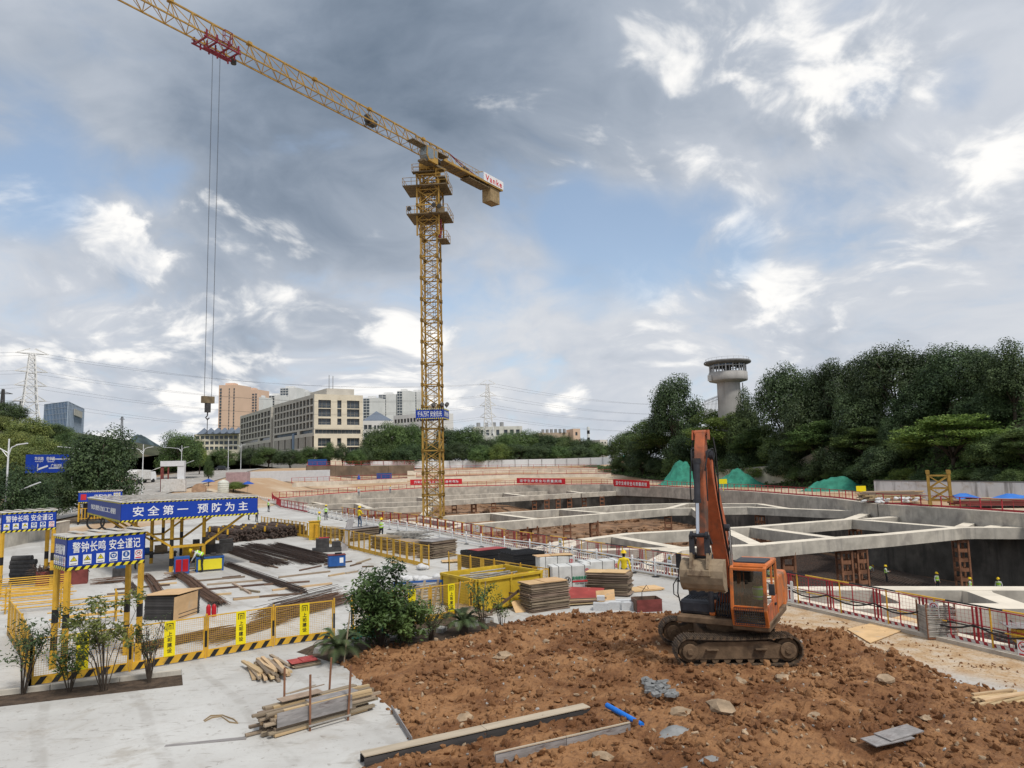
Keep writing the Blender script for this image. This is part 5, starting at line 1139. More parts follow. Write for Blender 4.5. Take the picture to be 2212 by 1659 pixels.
 for k in range(8): z = z0 + .03 + k * .066; g_.bar((x0 + .08, yf + .06 + k * .005, z), (x1 - .08, yf + .06 + k * .005, z), .012)
 g_.build('guard_mesh', MATS['ex_dark'], root)
 boxp('cab_skirt', 'ex_muddy', x0 - .02, x1 + .02, -.45, 1.22, .92, 1.14, .03)
 q = bb(); q.bar((x1 - .04, yf - .2, z0 + 1.2), (x1 + .16, yf + .15, z0 + 1.15), .025); q.box((x1 + .17, yf + .17, z0 + 1.05), (.16, .05, .3)); q.build('mirror', MATS['ex_dark'], root, bevel=.02)
 q = bb(); q.box((.85, -.12, z0 + .42), (.5, .5, .14)); q.box((.85, -.34, z0 + .85), (.5, .12, .75)); q.build('operator_seat', MATS['ex_dark'], root, bevel=.04)
 for s in (-.32, .32): q = bb(); q.bar((.85 + s, .25, z0 + .1), (.85 + s, .3, z0 + .75), .04); q.blob((.85 + s, .3, z0 + .78), .045); q.build('control_lever', MATS['hose'], root)
 q = bb()
 for k in range(6): x = -.12 + k * .075; q.path([(x, .4, 1.2), (x, .95 + .02 * k, 1.22), (x, 1.08, 1.4), (x, .9, 1.75), (x * .5, .75, 2.05)], .022, 7)
 q.build('hydraulic_hose', MATS['ex_dark'], root)
 boxp('valve_block', 'ex_muddy', -.16, .33, .0, .85, 1.16, 1.4, .03)
 xb = .06; wbm = .40
 spine = [((.45, 1.55), .30), ((.62, 2.4), .52), ((1.05, 3.5), .60), ((1.65, 4.55), .50), ((2.10, 5.30), .40), ((2.42, 5.82), .26)]
 def box_beam(spine, w, name, m, xc):
  Lf, Rt = [], []
  for i, ((y, z), h) in enumerate(spine):
   p = Vector((y, z)); d = (Vector(spine[min(i + 1, len(spine) - 1)][0]) - Vector(spine[max(i - 1, 0)][0])).normalized(); nr = Vector((-d.y, d.x)) * h / 2; Lf.append(p + nr); Rt.append(p - nr)
  poly = [(xc - w / 2, p.x, p.y) for p in Lf] + [(xc - w / 2, p.x, p.y) for p in reversed(Rt)]
  q = bb(); q.prism(poly, (1, 0, 0), w); return q.build(name, MATS[m], root, bevel=.02)
 boom = box_beam(spine, wbm, 'boom', 'ex_orange_faded', xb)
 for (hx, y_, z_, r_) in ((.38, .45, 1.6, .11), (.3, 2.42, 5.82, .13), (.36, 1.25, 3.75, .1)): q = bb(); q.tube((xb - hx, y_, z_), (xb + hx, y_, z_), r_, 16); q.build('boom_pin', MATS['ex_dark'], boom)
 for s in (-1, 1):
  x = xb + s * .33; a, c = Vector((x, 1.0, 1.32)), Vector((x, 1.25, 3.75)); m_ = a.lerp(c, .55)
  q = bb(); q.tube(a, m_, .085, 16); cy = q.build('boom_cylinder', MATS['ex_dark'], root); q = bb(); q.tube(m_, c, .05, 14); q.build('cylinder_rod', MATS['chrome'], cy)
 stick = [((2.38, 6.42), .20), ((2.46, 6.0), .42), ((2.60, 5.4), .44), ((2.74, 4.2), .34), ((2.86, 3.14), .24)]
 xa = xb - .03; arm = box_beam(stick, .27, 'arm', 'ex_arm', xa)
 q = bb()
 for s in (-1, 1): q.prism([(xa + s * .2, 2.30, 6.25), (xa + s * .2, 2.52, 6.25), (xa + s * .2, 2.46, 6.52), (xa + s * .2, 2.32, 6.52)], (s, 0, 0), .03)
 q.tube((xa - .16, 2.39, 6.43), (xa + .16, 2.39, 6.43), .09, 14); q.build('arm_head', MATS['ex_orange_faded'], arm)
 a, c = Vector((xb, .85, 3.9)), Vector((xb, 2.36, 6.40)); m_ = a.lerp(c, .6); q = bb(); q.tube(a, m_, .09, 16); cy = q.build('arm_cylinder', MATS['ex_dark'], root); q = bb(); q.tube(m_, c, .05, 14); q.build('cylinder_rod', MATS['chrome'], cy)
 a, c = Vector((xa - .03, 2.86, 5.72)), Vector((xa - .03, 3.14, 3.71)); m_ = a.lerp(c, .58); q = bb(); q.tube(a, m_, .085, 16); q.tube(a - Vector((.0, 0, -.02)), a - Vector((0, 0, .12)), .11, 16); q.tube(m_ + Vector((0, 0, .1)), m_, .105, 16); cy = q.build('bucket_cylinder', MATS['ex_dark'], root); q = bb(); q.tube(m_, c, .05, 14); q.build('cylinder_rod', MATS['chrome'], cy)
 q = bb()
 for s in (-1, 1):
  x = xa + s * .2; q.bar((x, 3.14, 3.71), (x, 2.83, 3.46), .05, .14, up=(1, 0, 0)); q.bar((x, 3.14, 3.71), (x, 3.16, 3.21), .05, .14, up=(1, 0, 0)); q.tube((x - .03, 3.14, 3.71), (x + .03, 3.14, 3.71), .1, 14)
 q.tube((xa - .24, 3.14, 3.71), (xa + .24, 3.14, 3.71), .06, 12); q.tube((xa - .26, 2.86, 3.12), (xa + .26, 2.86, 3.12), .075, 14); q.build('bucket_linkage', MATS['ex_dark'], root)
 q = bb()
 for s in (-1, 1):
  x = xb + s * .25
  q.path([(x, .7, 2.2), (x, 1.35, 3.4), (x, 1.95, 4.5), (x * 1.1, 2.35, 5.35), (x * 1.15, 2.45, 6.0), (x * .9, 2.72, 5.95), (x * .7, 2.9, 5.4)], .022, 7)
  q.path([(x * 1.1, .75, 2.2), (x * 1.1, 1.4, 3.4), (x * 1.1, 2.0, 4.5), (x * 1.35, 2.3, 5.2), (x * 1.35, 2.4, 5.9), (x * 1.1, 2.3, 6.3)], .018, 7)
  q.path([(x * .85, 2.95, 5.5), (x * .9, 3.02, 4.9), (x * .9, 3.0, 4.6)], .018, 6)
 q.build('hydraulic_line', MATS['hose'], root)
 wb = 1.06; xc = xa + .04; prof = []
 for k in range(9): a = math.radians(-35 + k * 24); prof.append((2.93 + .36 * math.sin(a + .55) * 1.15, 2.66 + .42 * math.cos(a + .55)))
 th = .05; outer = prof; cx = sum(p[0] for p in prof) / 9; cz = sum(p[1] for p in prof) / 9; inner = [(p[0] + (cx - p[0]) * .14, p[1] + (cz - p[1]) * .14) for p in prof]
 q = bb()
 for i in range(8):
  a, c, e, f_ = outer[i], outer[i + 1], inner[i + 1], inner[i]
  q.prism([(xc - wb / 2, *a), (xc - wb / 2, *c), (xc - wb / 2, *e), (xc - wb / 2, *f_)], (1, 0, 0), wb)
 bk = q.build('bucket', MATS['bucket_steel'], root)
 for s in (-1, 1):
  q = bb(); q.prism([(xc + s * wb / 2, *p) for p in outer], (s, 0, 0), .035); q.build('bucket_cheek', MATS['bucket_steel'], bk)
 for k in range(5): q = bb(); x = xc - wb / 2 + .08 + k * (wb - .16) / 4; p = outer[-1]; d = Vector((p[0] - outer[-2][0], p[1] - outer[-2][1])).normalized(); q.bar((x, p[0], p[1]), (x, p[0] + d.x * .2, p[1] + d.y * .2), .1, .06, up=(1, 0, 0)); q.build('bucket_tooth', MATS['bucket_steel'], bk)
 q = bb()
 for s in (-.22, .22): q.prism([(xa + s - .03, 2.70, 2.96), (xa + s - .03, 2.78, 3.22), (xa + s - .03, 3.0, 3.22), (xa + s - .03, 3.26, 3.26), (xa + s - .03, 3.34, 2.86), (xa + s - .03, 3.0, 2.66)], (1, 0, 0), .06)
 q.build('bucket_ear', MATS['bucket_steel'], bk)
 q = bb(); q.box((xc - .05, 3.36, 2.76), (.62, .07, .16)); q.build('wear_plate', MATS['bucket_steel'], bk, bevel=.02)
 return root, K, C
EXC, EXK, EXC_LOC = excavator()
# SIGN SHELTERS, FENCES, RAILINGS
mat('roof_sheet', (.50, .47, .42), .6, .2, var=.18, scale=1.2, dirt=(.30, .16, .08), damt=.22, dscale=1.5)
mat('sign_yellow', (.80, .66, .01), .5, var=.04)
mat('picto_blue', (.02, .09, .32), .5)
mat('picto_red', (.55, .03, .04), .5)
Zv = Vector((0, 0, 1))
def picto_panel(kind, w, h):
 b = B(); e = .003
 b.box((0, 0, 0), (w, h, .01), mi=0)
 zf = .005 + e; cy = h * .14; r = w * .42
 def tri(s, mi, z): b._a([(-s, cy - s * .75, z), (s, cy - s * .75, z), (0, cy + s * .95, z)], [(0, 1, 2)], mi)
 if kind < 3:
  tri(r, 1, zf); tri(r * .74, 2, zf + e)
  z = zf + 2 * e
  if kind == 0: b.box((0, cy + r * .12, z), (r * .14, r * .5, .001), mi=1); b.box((0, cy - r * .32, z), (r * .14, r * .14, .001), mi=1)
  elif kind == 1: b.box((0, cy - r * .1, z), (r * .2, r * .6, .001), .5, 1); b.box((r * .05, cy - r * .25, z), (r * .6, r * .12, .001), .3, 1); b.disc((r * .12, cy + r * .28, z), r * .11, (0, 0, 1), 8, 1)
  else: b._a([(r * .1, cy + r * .5, z), (-r * .2, cy, z), (0, cy, z), (-r * .1, cy - r * .45, z), (r * .22, cy + r * .12, z), (r * .02, cy + r * .12, z)], [(0, 1, 2, 5), (2, 3, 4, 5)], 1)
  b.box((0, -h * .36, zf), (w * .7, h * .06, .001), mi=1)
 elif kind < 5:
  b.disc((0, cy, zf), r, (0, 0, 1), 24, 3); z = zf + e
  if kind == 3: b.disc((0, cy - r * .1, z), r * .5, (0, 0, 1), 16, 0); b.box((0, cy + r * .25, z + .001), (r * 1.2, r * .3, .001), mi=0); b.disc((0, cy - r * .12, z + .002), r * .3, (0, 0, 1), 12, 3)
  else: b.disc((0, cy + r * .45, z), r * .2, (0, 0, 1), 10, 0); b.box((0, cy - r * .15, z), (r * .5, r * .8, .001), mi=0); b.box((0, cy - r * .1, z + .001), (r * .1, r * .7, .001), mi=3)
  b.box((0, -h * .36, zf), (w * .8, h * .12, .001), mi=3)
 else:
  b.disc((0, cy, zf), r, (0, 0, 1), 24, 4, r * .8); b.box((0, cy, zf), (r * 1.7, r * .15, .001), -.78, 4); b.box((0, cy, zf + e), (r * 1.0, r * .22, .001), .3, 1); b.disc((r * .25, cy + r * .3, zf + e), r * .14, (0, 0, 1), 8, 1); b.box((0, -h * .36, zf), (w * .8, h * .13, .001), mi=4)
 return b.mesh('safety_notice', [MATS['sign_white'], MATS['black_paint'], MATS['yellow_bright'], MATS['picto_blue'], MATS['picto_red']])
def hazard_strip(par, o, x, up, L, h, nrm, n=None, m=('black_paint', 'yellow_bright')):
 o = Vector(o); x = Vector(x); up = Vector(up); nrm = Vector(nrm); n = n or max(4, round(L / (h * 2.2)))
 b = B(); b.prism([o, o + x * L, o + x * L + up * h, o + up * h], nrm, .004, mi=0); st = L / n
 for i in range(n):
  a = o + x * (i * st + st * .1); s = min(h * .8, st * .45); pw = st * .5
  q = [a, a + x * pw, a + x * min(pw + s, L - i * st - st * .1 - .001) + up * h, a + x * s + up * h]
  b.prism([p + nrm * .005 for p in q], nrm, .003, mi=1)
 return b.build('hazard_tape', [MATS[m[0]], MATS[m[1]]], par)
def banded_post(par, p, h, w=.12, name='post', dark=((.0, .38),), top='yellow_paint'):
 b = B(); zs = sorted({0.0, h, *[z for d in dark for z in d if z < h]}); p = Vector(p)
 for a, c in zip(zs, zs[1:]):
  m = 1 if any(d[0] <= (a + c) / 2 <= d[1] for d in dark) else 0
  b.box((p.x, p.y, p.z + (a + c) / 2), (w + (.002 if m else 0), w + (.002 if m else 0), c - a - .001), mi=m)
 return b.build(name, [MATS[top], MATS['black_paint']], par)
def shelter(name, label, FL, FR, depth, z0, z1, big, small=None, side=None, posts=None, notices=True, panel_n=0):
 FL = Vector((*FL, 0)); FR = Vector((*FR, 0)); X = FR - FL; L = X.length; x = X.normalized(); y = Vector((-x.y, x.x, 0)); nn = -y
 root = thing(name, label, 'sign shelter', FL); rot = math.atan2(x.y, x.x); o = Vector((0, 0, 0))
 def W(a, c, z): return x * a + y * c + Zv * z
 faces = (('sign_board', W(0, 0, z0), x, L, nn, 'blue_sign'), ('side_board', W(0, depth, z0), -y, depth, -x, 'blue_sign_side'), ('side_board', W(L, 0, z0), y, depth, x, 'blue_sign_side'))
 h = z1 - z0; bd = []
 for nm, a, u, ln, n_, m in faces:
  b = B(); b.prism([a + n_ * -.03, a + u * ln + n_ * -.03, a + u * ln + Zv * h + n_ * -.03, a + Zv * h + n_ * -.03], n_, .03); q = b.build(nm, MATS[m], root); bd.append(q)
  t = min(.1, h * .1)
  hazard_strip(q, a + n_ * .002, u, Zv, ln, t, n_); hazard_strip(q, a + n_ * .002 + Zv * (h - t), u, Zv, ln, t, n_)
 r = B(); n = max(4, int(L / .45)); st = L / n
 for k in range(n):     # ribbed roof sheet
  for j, (a0, a1, zz) in enumerate(((0, .6, .0), (.6, 1, .05))):
   r.prism([W((k + a0) * st, -.02, z1 + .012 + zz), W((k + a1) * st, -.02, z1 + .012 + zz), W((k + a1) * st, depth, z1 + .012 + zz), W((k + a0) * st, depth, z1 + .012 + zz)], Zv, .015)
 r.build('roof', MATS['roof_sheet'], root)
 e = B()
 for a, c in ((W(-.02, -.03, z1), W(L + .02, -.03, z1)), (W(-.02, depth, z1), W(L + .02, depth, z1)), (W(-.03, 0, z1), W(-.03, depth, z1)), (W(L + .03, 0, z1), W(L + .03, depth, z1))): e.bar(a, c, .05, .05)
 e.build('roof_edge', MATS['white_dirty'], root)
 if notices:
  tw, th = L * .86, h * .32; place_text(fit_text(big, tw, th, .010, MATS['sign_white'], 1.05), W(L / 2, 0, z0 + h * .66) + nn * .008, x, Zv, bd[0])
  pw = L / 6 * .62
  for k in range(6):
   me = NOTICES[k]; ob = link('safety_notice', me, bd[0]); ob.matrix_local = frame_mat(W(L * (.09 + .164 * k), 0, z0 + h * .29) + nn * .012, x, Zv) @ Matrix.Diagonal((pw / .3, h * .28 / .4, 1, 1))
 else:
  place_text(fit_text(big[0], L * .5 if panel_n else L * .84, h * (.44 if panel_n else .5), .012, MATS['sign_white'], 1.5 if not panel_n else 1.05), W(L * (.5 if panel_n else .5), 0, z0 + h * .5) + nn * .008, x, Zv, bd[0])
 if side:
  place_text(fit_text(side, depth * .75, h * .3, .015, MATS['sign_white']), W(0, depth / 2, z0 + h * (.6 if notices else .5)) - x * .008, -y, Zv, bd[1])
  if notices:
   for k in range(6): ob = link('safety_notice', NOTICES[k], bd[1]); ob.matrix_local = frame_mat(W(0, depth * (.91 - .164 * k), z0 + h * .27) - x * .012, -y, Zv) @ Matrix.Diagonal((depth / 6 * .62 / .3, h * .26 / .4, 1, 1))
 return root, W, L, x, y
NOTICES = [picto_panel(k, .3, .4) for k in range(6)]
s, W_, L_, x_, y_ = shelter('sign_shelter', 'near blue sign shelter on four posts behind the planter shrubs', (-13.3, 21.4), (-11.78, 22.98), 1.28, 3.0, 4.0, '警钟长鸣 安全谨记', side='套丝机防护棚')
for a, c in ((.08, .06), (L_ - .08, .06), (.08, 1.2), (L_ - .08, 1.2)):
 p = W_(a, c, 0); banded_post(s, p, 3.02, .13, dark=((.55, .95), (1.35, 1.75), (0, .0)))
s, W_, L_, x_, y_ = shelter('sign_shelter', 'farther blue sign shelter at the left edge beside the concrete wall', (-25.9, 36.3), (-24.25, 38.05), 1.3, 3.0, 4.02, '警钟长鸣 安全谨记', side='弯曲机防护棚')
for a, c in ((.08, .06), (L_ - .08, .06), (.08, 1.22), (L_ - .08, 1.22)): banded_post(s, W_(a, c, 0), 3.02, .14, dark=((.5, .9), (1.4, 1.8)))
s, W_, L_, x_, y_ = shelter('processing_shelter', 'long blue rebar workshop canopy with large white slogan and braced posts', (-22.1, 40.3), (-16.1, 45.0), 12.6, 3.12, 4.24, ['安全第一 预防为主'], side='钢筋加工棚', notices=False)
for a in (2.9, 4.7):
 for c in (.9, 6.3, 11.6): banded_post(s, W_(a, c, 0), 3.3, .16, dark=((.35, .8), (1.5, 1.9)))
br = B()
for c in (.9, 6.3, 11.6):
 br.bar(W_(2.9, c, 1.45), W_(.35, c, 3.25), .12); br.bar(W_(4.7, c, 1.45), W_(L_ - .35, c, 3.25), .12); br.bar(W_(2.9, c, 1.45), W_(4.7, c, 1.45), .14); br.bar(W_(.1, c, 3.3), W_(L_ - .1, c, 3.3), .14)
br.build('brace', MATS['yellow_paint'], s)
rl = B()
for a in (.1, L_ * .33, L_ * .66, L_ - .1): rl.bar(W_(a, .1, 3.35), W_(a, 12.5, 3.35), .12)
rl.build('purlin', MATS['yellow_paint'], s)
s, W_, L_, x_, y_ = shelter('cabinet_shelter', 'small blue shelter of the electrical cabinet beside the street', (-50.5, 83.0), (-46.6, 85.2), 3.0, 2.6, 3.9, ['一级配电柜'], side=None, notices=False, panel_n=6)
place_text(fit_text('配电重地 闲人莫入', 2.5, .7, .015, MATS['sign_white']), W_(L_, 1.5, 3.25) + x_ * .01, y_, Zv, s)
for k in range(6): ob = link('safety_notice', NOTICES[k], s); ob.matrix_local = frame_mat(W_(L_ * (.82 + .055 * (k % 3)), 0, 3.45 - .42 * (k // 3)) - y_ * .012, x_, Zv) @ Matrix.Diagonal((.65, 1.0, 1, 1))
b = B(); b.prism([W_(.25, -.006, 2.95), W_(.25, -.006, 3.6), W_(.8, -.006, 3.6), W_(.8, -.006, 2.95)], -y_, .01); b.build('logo_patch', MATS['picto_red'], s)
for a, c in ((.1, .1), (L_ - .1, .1), (.1, 2.9), (L_ - .1, 2.9)): banded_post(s, W_(a, c, TZ(-50, 84) * .9), 2.7 - TZ(-50, 84) * .9, .12)
b = B()
for k in range(14): b.bar(W_(.1 + k * L_ / 14, .2, .7), W_(.1 + k * L_ / 14, .2, 2.0), .08)
b.bar(W_(0, .2, 1.95), W_(L_, .2, 1.95), .06); b.bar(W_(0, .2, .8), W_(L_, .2, .8), .06); b.build('cage_bar', MATS['yellow_paint'], s)
b = B(); b.prism([W_(.5, .9, .6), W_(L_ - .5, .9, .6), W_(L_ - .5, 2.2, .6), W_(.5, 2.2, .6)], Zv, 1.9); b.build('cabinet', MATS['steel_dark'], s, bevel=.03)
# yellow mesh fences
def logo_mesh(w):
 b = B(); t = w * .12; h = w / 2
 def st(x0, y0, x1, y1): b.box(((x0 + x1) / 2, (y0 + y1) / 2, 0), (abs(x1 - x0) + t, abs(y1 - y0) + t, .004))
 st(-h, -h, -h, h); st(-h, h, h, h); st(h, h, h, -h); st(-h * .35, -h, -h * .35, h * .35); st(-h * .35, h * .35, h * .3, h * .35); st(h * .3, h * .35, h * .3, -h); return b.mesh('logo_mark', MATS['black_paint'])
LOGO = logo_mesh(.17); TXV = None
def vtext(s_, size):
 cs = [fit_text(c, size, size, .01, MATS['black_paint']) for c in s_]; bm = bmesh.new()
 for i, me in enumerate(cs): me.transform(Matrix.Translation((0, -i * size * 1.22, 0))); bm.from_mesh(me)
 out = bpy.data.meshes.new('lettering'); bm.to_mesh(out); bm.free(); out.materials.append(MATS['black_paint']); out['c'] = 1; return out
TXV = vtext('上城建设', .135)
def grid_mesh(L, h, cell=.06, r=.0028):
 b = B(); n = int(L / cell); m = int(h / cell)
 for i in range(1, n): b.bar((i * L / n, 0, 0), (i * L / n, 0, h), r * 2, caps=False)
 for j in range(1, m): b.bar((0, 0, j * h / m), (L, 0, j * h / m), r * 2, caps=False)
 return b.mesh('wire_mesh', MATS['yellow_paint'])
MESHES = {}
def fence_panel(root, a, c, sign=True, plate=False, h=1.28, kick=.2, mesh=True, cell=.06, hz=True, face=1, tall_plate=False):
 a, c = Vector(a), Vector(c); d = c - a; L = d.length - .12; x = d.normalized(); nn = Vector((x.y, -x.x, 0)) * face; a = a + x * .06
 f = B(); w = .035
 def W(s, z, o=0.0): return a + x * s + Zv * z + nn * o
 f.bar(W(0, .04), W(0, h), w); f.bar(W(L, .04), W(L, h), w); f.bar(W(0, h), W(L, h), w); f.bar(W(0, kick + .05), W(L, kick + .05), w)
 if not sign: f.bar(W(L / 2, kick), W(L / 2, h), w * .8)
 p = f.build('panel', MATS['yellow_paint'], root)
 kb = B(); kb.prism([W(0, .04, .015), W(L, .04, .015), W(L, kick + .04, .015), W(0, kick + .04, .015)], nn, .012, mi=0)
 if hz:
  n = max(3, round(L / .42))
  for i in range(n):
   s0 = (i + .12) * L / n; kb.prism([W(s0, .041, .03), W(s0 + .16, .041, .03), W(s0 + .30, kick + .039, .03), W(s0 + .14, kick + .039, .03)], nn, .003, mi=1)
 kb.build('kick_board', [MATS['yellow_paint'], MATS['black_paint']], p)
 if mesh:
  key = (round(L, 1), round(h - kick, 2), cell)
  if key not in MESHES: MESHES[key] = grid_mesh(1.0, 1.0, cell / max(L, .1), .004) if False else grid_mesh(L, h - kick - .06, cell)
  o = link('wire_mesh', MESHES[key], p); o.matrix_local = frame_mat(W(0, kick + .05), x, x.cross(Zv) * -1 if False else Vector((-x.y, x.x, 0)))
 if sign:
  s0 = L / 2 - .16; b = B(); b.prism([W(s0, kick + .06, .02), W(s0 + .32, kick + .06, .02), W(s0 + .32, h + .02, .02), W(s0, h + .02, .02)], nn, .01); b.build('sign', MATS['sign_yellow'], p)
  xx = x * face
  lo = link('logo_mark', LOGO, p); lo.matrix_local = frame_mat(W(L / 2, h - .14, .036), xx, Zv); tx = link('lettering', TXV, p); tx.matrix_local = frame_mat(W(L / 2, h - .36, .033), xx, Zv)
 if plate:
  b = B(); b.prism([W(L / 2 - .17, kick + .05, -.012), W(L / 2 + .17, kick + .05, -.012), W(L / 2 + .17, h, -.012), W(L / 2 - .17, h, -.012)], nn, .02); b.build('plate', MATS['yellow_paint'], p)
 return p
def fence_line(name, label, pts, panel=2.0, posts=True, **kw):
 root = thing(name, label, 'fence'); pts = [Vector((p[0], p[1], 0)) for p in pts]
 for a, c in zip(pts, pts[1:]):
  n = max(1, round((c - a).length / panel))
  for i in range(n):
   p, q = a.lerp(c, i / n), a.lerp(c, (i + 1) / n); fence_panel(root, p, q, **kw)
   if posts: banded_post(root, q, 1.36, .05, 'fence_post', dark=((.35, .85),) if kw.get('sign', True) else ())
 banded_post(root, pts[0], 1.36, .05, 'fence_post', dark=((.35, .85),)); return root
f1 = [P(64, 1484).xy, P(280, 1451).xy, P(444, 1422.5).xy, P(590, 1397).xy, P(722, 1297, 1.28).xy]
fence_line('mesh_fence', 'yellow mesh safety fence with upright yellow signs behind the planter', f1, panel=2.0)
f1b = [P(760, 1291, 1.28).xy, P(929, 1268.7, 1.28).xy, P(1016.7, 1255.4, 1.28).xy, P(1106, 1240.7, 1.28).xy, P(1187, 1229, 1.28).xy]
fence_line('mesh_fence', 'yellow mesh safety fence with upright signs in front of the yellow skip', f1b, panel=2.0)
fence_line('panel_fence', 'yellow sheet fence turning back at the left corner of the yard', [P(64, 1484).xy, (-16.2, 23.9), (-18.8, 27.0)], panel=1.7, sign=False, plate=True, mesh=True, cell=.09, face=-1)
f3 = [(-25.2, 71.5), (-18.3, 62.4), (-5.0, 41.6)]
fence_line('panel_fence', 'long yellow fence of posts and plates between rebar yard and formwork stacks', f3, panel=2.05, sign=False, plate=True, mesh=True, cell=.16, hz=False)
fence_line('panel_fence', 'yellow fence behind the large yellow skip', [P(969, 1195, 1.28).xy, P(1187, 1229, 1.28).xy], panel=2.0, sign=False, plate=True, cell=.1, hz=False)
fence_line('mesh_fence', 'short yellow mesh fence by the far left concrete wall', [(-30.5, 47.0), (-28.6, 46.3)], panel=2.0, cell=.12)
# red guard rail along the near pit edge, with black and yellow hand rail
def red_guard(name, label, pts, zf, panel=2.0, yellow=True, mesh=True, kick=True, h=1.2, sheet_=None):
 root = thing(name, label, 'guard rail'); pts = [Vector((p[0], p[1], 0)) for p in pts]; k = 0
 m = mat('red_mesh', (.30, .05, .06), .7, alpha=.30) if mesh else None
 for a, c in zip(pts, pts[1:]):
  n = max(1, round((c - a).length / panel)); x = (c - a).normalized(); nn = Vector((x.y, -x.x, 0))
  if nn.dot(-a) < 0: nn = -nn
  for i in range(n):
   p, q = a.lerp(c, i / n), a.lerp(c, (i + 1) / n); zp, zq = zf(p.x, p.y), zf(q.x, q.y); P0 = p + Zv * zp; Q0 = q + Zv * zq
   f = B()
   for s in ((-.13, .13) if yellow else (0,)): f.bar(P0 + x * s, P0 + x * s + Zv * h, .04)
   f.bar(P0, P0 + Zv * h, .05 if yellow else .1); f.bar(P0 + Zv * (h * .98), Q0 + Zv * (h * .98), .03 if yellow else .07); f.bar(P0 + Zv * .12, Q0 + Zv * .12, .11 if not yellow else .035); f.bar(P0 + Zv * h * .55, Q0 + Zv * h * .55, .028)
   for s in (.5,): f.bar(P0.lerp(Q0, s), P0.lerp(Q0, s) + Zv * h, .03)
   pn = f.build('panel', MATS['red_paint'], root)
   if kick:
    b = B(); o = nn * .03; b.prism([P0 + o + Zv * .02, Q0 + o + Zv * .02, Q0 + o + Zv * .22, P0 + o + Zv * .22], nn, .012, mi=0); Ln = (Q0 - P0).length; ns = 7
    if yellow:
     for j in range(ns):
      s0 = (j + .15) / ns; e0 = P0.lerp(Q0, s0) + nn * .045; dd = (Q0 - P0).normalized(); b.prism([e0 + Zv * .03, e0 + dd * .13 + Zv * .03, e0 + dd * .20 + Zv * .21, e0 + dd * .07 + Zv * .21], nn, .003, mi=1)
    b.build('kick_board', [MATS['red_paint'], MATS['white_dirty']], pn)
   if mesh:
    g_ = B(); nw = 14
    for j in range(1, nw): g_.bar(P0.lerp(Q0, j / nw) + Zv * .22, P0.lerp(Q0, j / nw) + Zv * (h - .03), .005, caps=False)
    for j in range(1, 8): g_.bar(P0 + Zv * (.22 + j * (h - .25) / 8), Q0 + Zv * (.22 + j * (h - .25) / 8), .005, caps=False)
    g_.build('wire_mesh', MATS['red_paint'], pn)
   if yellow:
    for z, r in ((h + .06, .026), (.62, .02)):
     t = B(); t.tube(P0 + nn * .12 + Zv * z, P0.lerp(Q0, .5) + nn * .12 + Zv * z, r, 8, mi=k % 2); t.tube(P0.lerp(Q0, .5) + nn * .12 + Zv * z, Q0 + nn * .12 + Zv * z, r, 8, mi=(k + 1) % 2); t.build('hand_rail', [MATS['yellow_paint'], MATS['black_paint']], root)
    y_p = B(); y_p.tube(P0.lerp(Q0, .72) + nn * .12, P0.lerp(Q0, .72) + nn * .12 + Zv * (h + .06), .026, 8); y_p.build('rail_post', MATS['yellow_paint'], root)
   k += 1
 return root
edge = [(18.2, 8.4), (14.55, 20.5), (12.55, 25.5), (8.55, 35.1), (-.1, 50.4), (-9.5, 69.4), (-20.8, 86.3)]
red_guard('guard_rail', 'red mesh guard rail with black and yellow hand rail along the near pit edge', [(15.6, 17.3)] + edge[1:], lambda x, y: .0)
def ringz(x, y): return TZ(x, y) + .12
off = lambda pl, d: [(Vector(p) + (Vector((p[0], p[1])) - Vector((0, 100))).normalized() * d) for p in pl]
red_guard('guard_rail', 'red guard rail on the ring beam along the right side of the pit', off([PIT[18], PIT[17], PIT[16], PIT[15], PIT[14], PIT[13]], .4), ringz, panel=2.4, yellow=False, mesh=False)
red_guard('guard_rail', 'red guard rail with slogan banners along the far side of the pit', off([PIT[13], PIT[12], PIT[11], PIT[10], PIT[9], PIT[8]], .5), ringz, panel=2.6, yellow=False, mesh=False, h=1.3)
red_guard('guard_rail', 'red guard rail at the left far corner of the pit', off([PIT[8], PIT[7]], .6) + [(-36.5, 112), (-28, 97)], ringz, panel=2.4, yellow=False, mesh=False)
def hung_sign(u, v, z, kind, label, w=.34, h=.46):
 d = None; best = None
 for a, c in zip(edge, edge[1:]):
  a, c = Vector((*a, 0)), Vector((*c, 0))
  for k in range(60):
   p = a.lerp(c, k / 60); q = PD(u, v, p.y); e = abs(q.x - p.x)
   if best is None or e < best[0]: best = (e, p, (c - a).normalized())
 _, p, x = best
 if x.x < 0: x = -x
 nn = Vector((x.y, -x.x, 0))
 if nn.dot(-p) < 0: nn = -nn
 xx = Zv.cross(nn) * 1.0; o = link('safety_sign', NOTICES[kind]); o.matrix_world = frame_mat((p.x + nn.x * .2, p.y + nn.y * .2, z), xx, Zv) @ Matrix.Diagonal((w / .3, h / .4, 1, 1)); tag(o, label, 'sign')
hung_sign(2024, 1280, .92, 5, 'white no climbing sign with red ring on the near guard rail'); hung_sign(1453, 1218, .95, 1, 'yellow triangle warning sign on the rail left of the bucket'); hung_sign(1215, 1185, .98, 0, 'yellow triangle warning sign on the rail behind the timber packs'); hung_sign(1035, 1158, 1.0, 0, 'small warning sign on the rail behind the formwork stacks'); hung_sign(2212, 1330, .3, 5, 'white and red notice leaning at the foot of the near rail')
cb = B(); pts = []
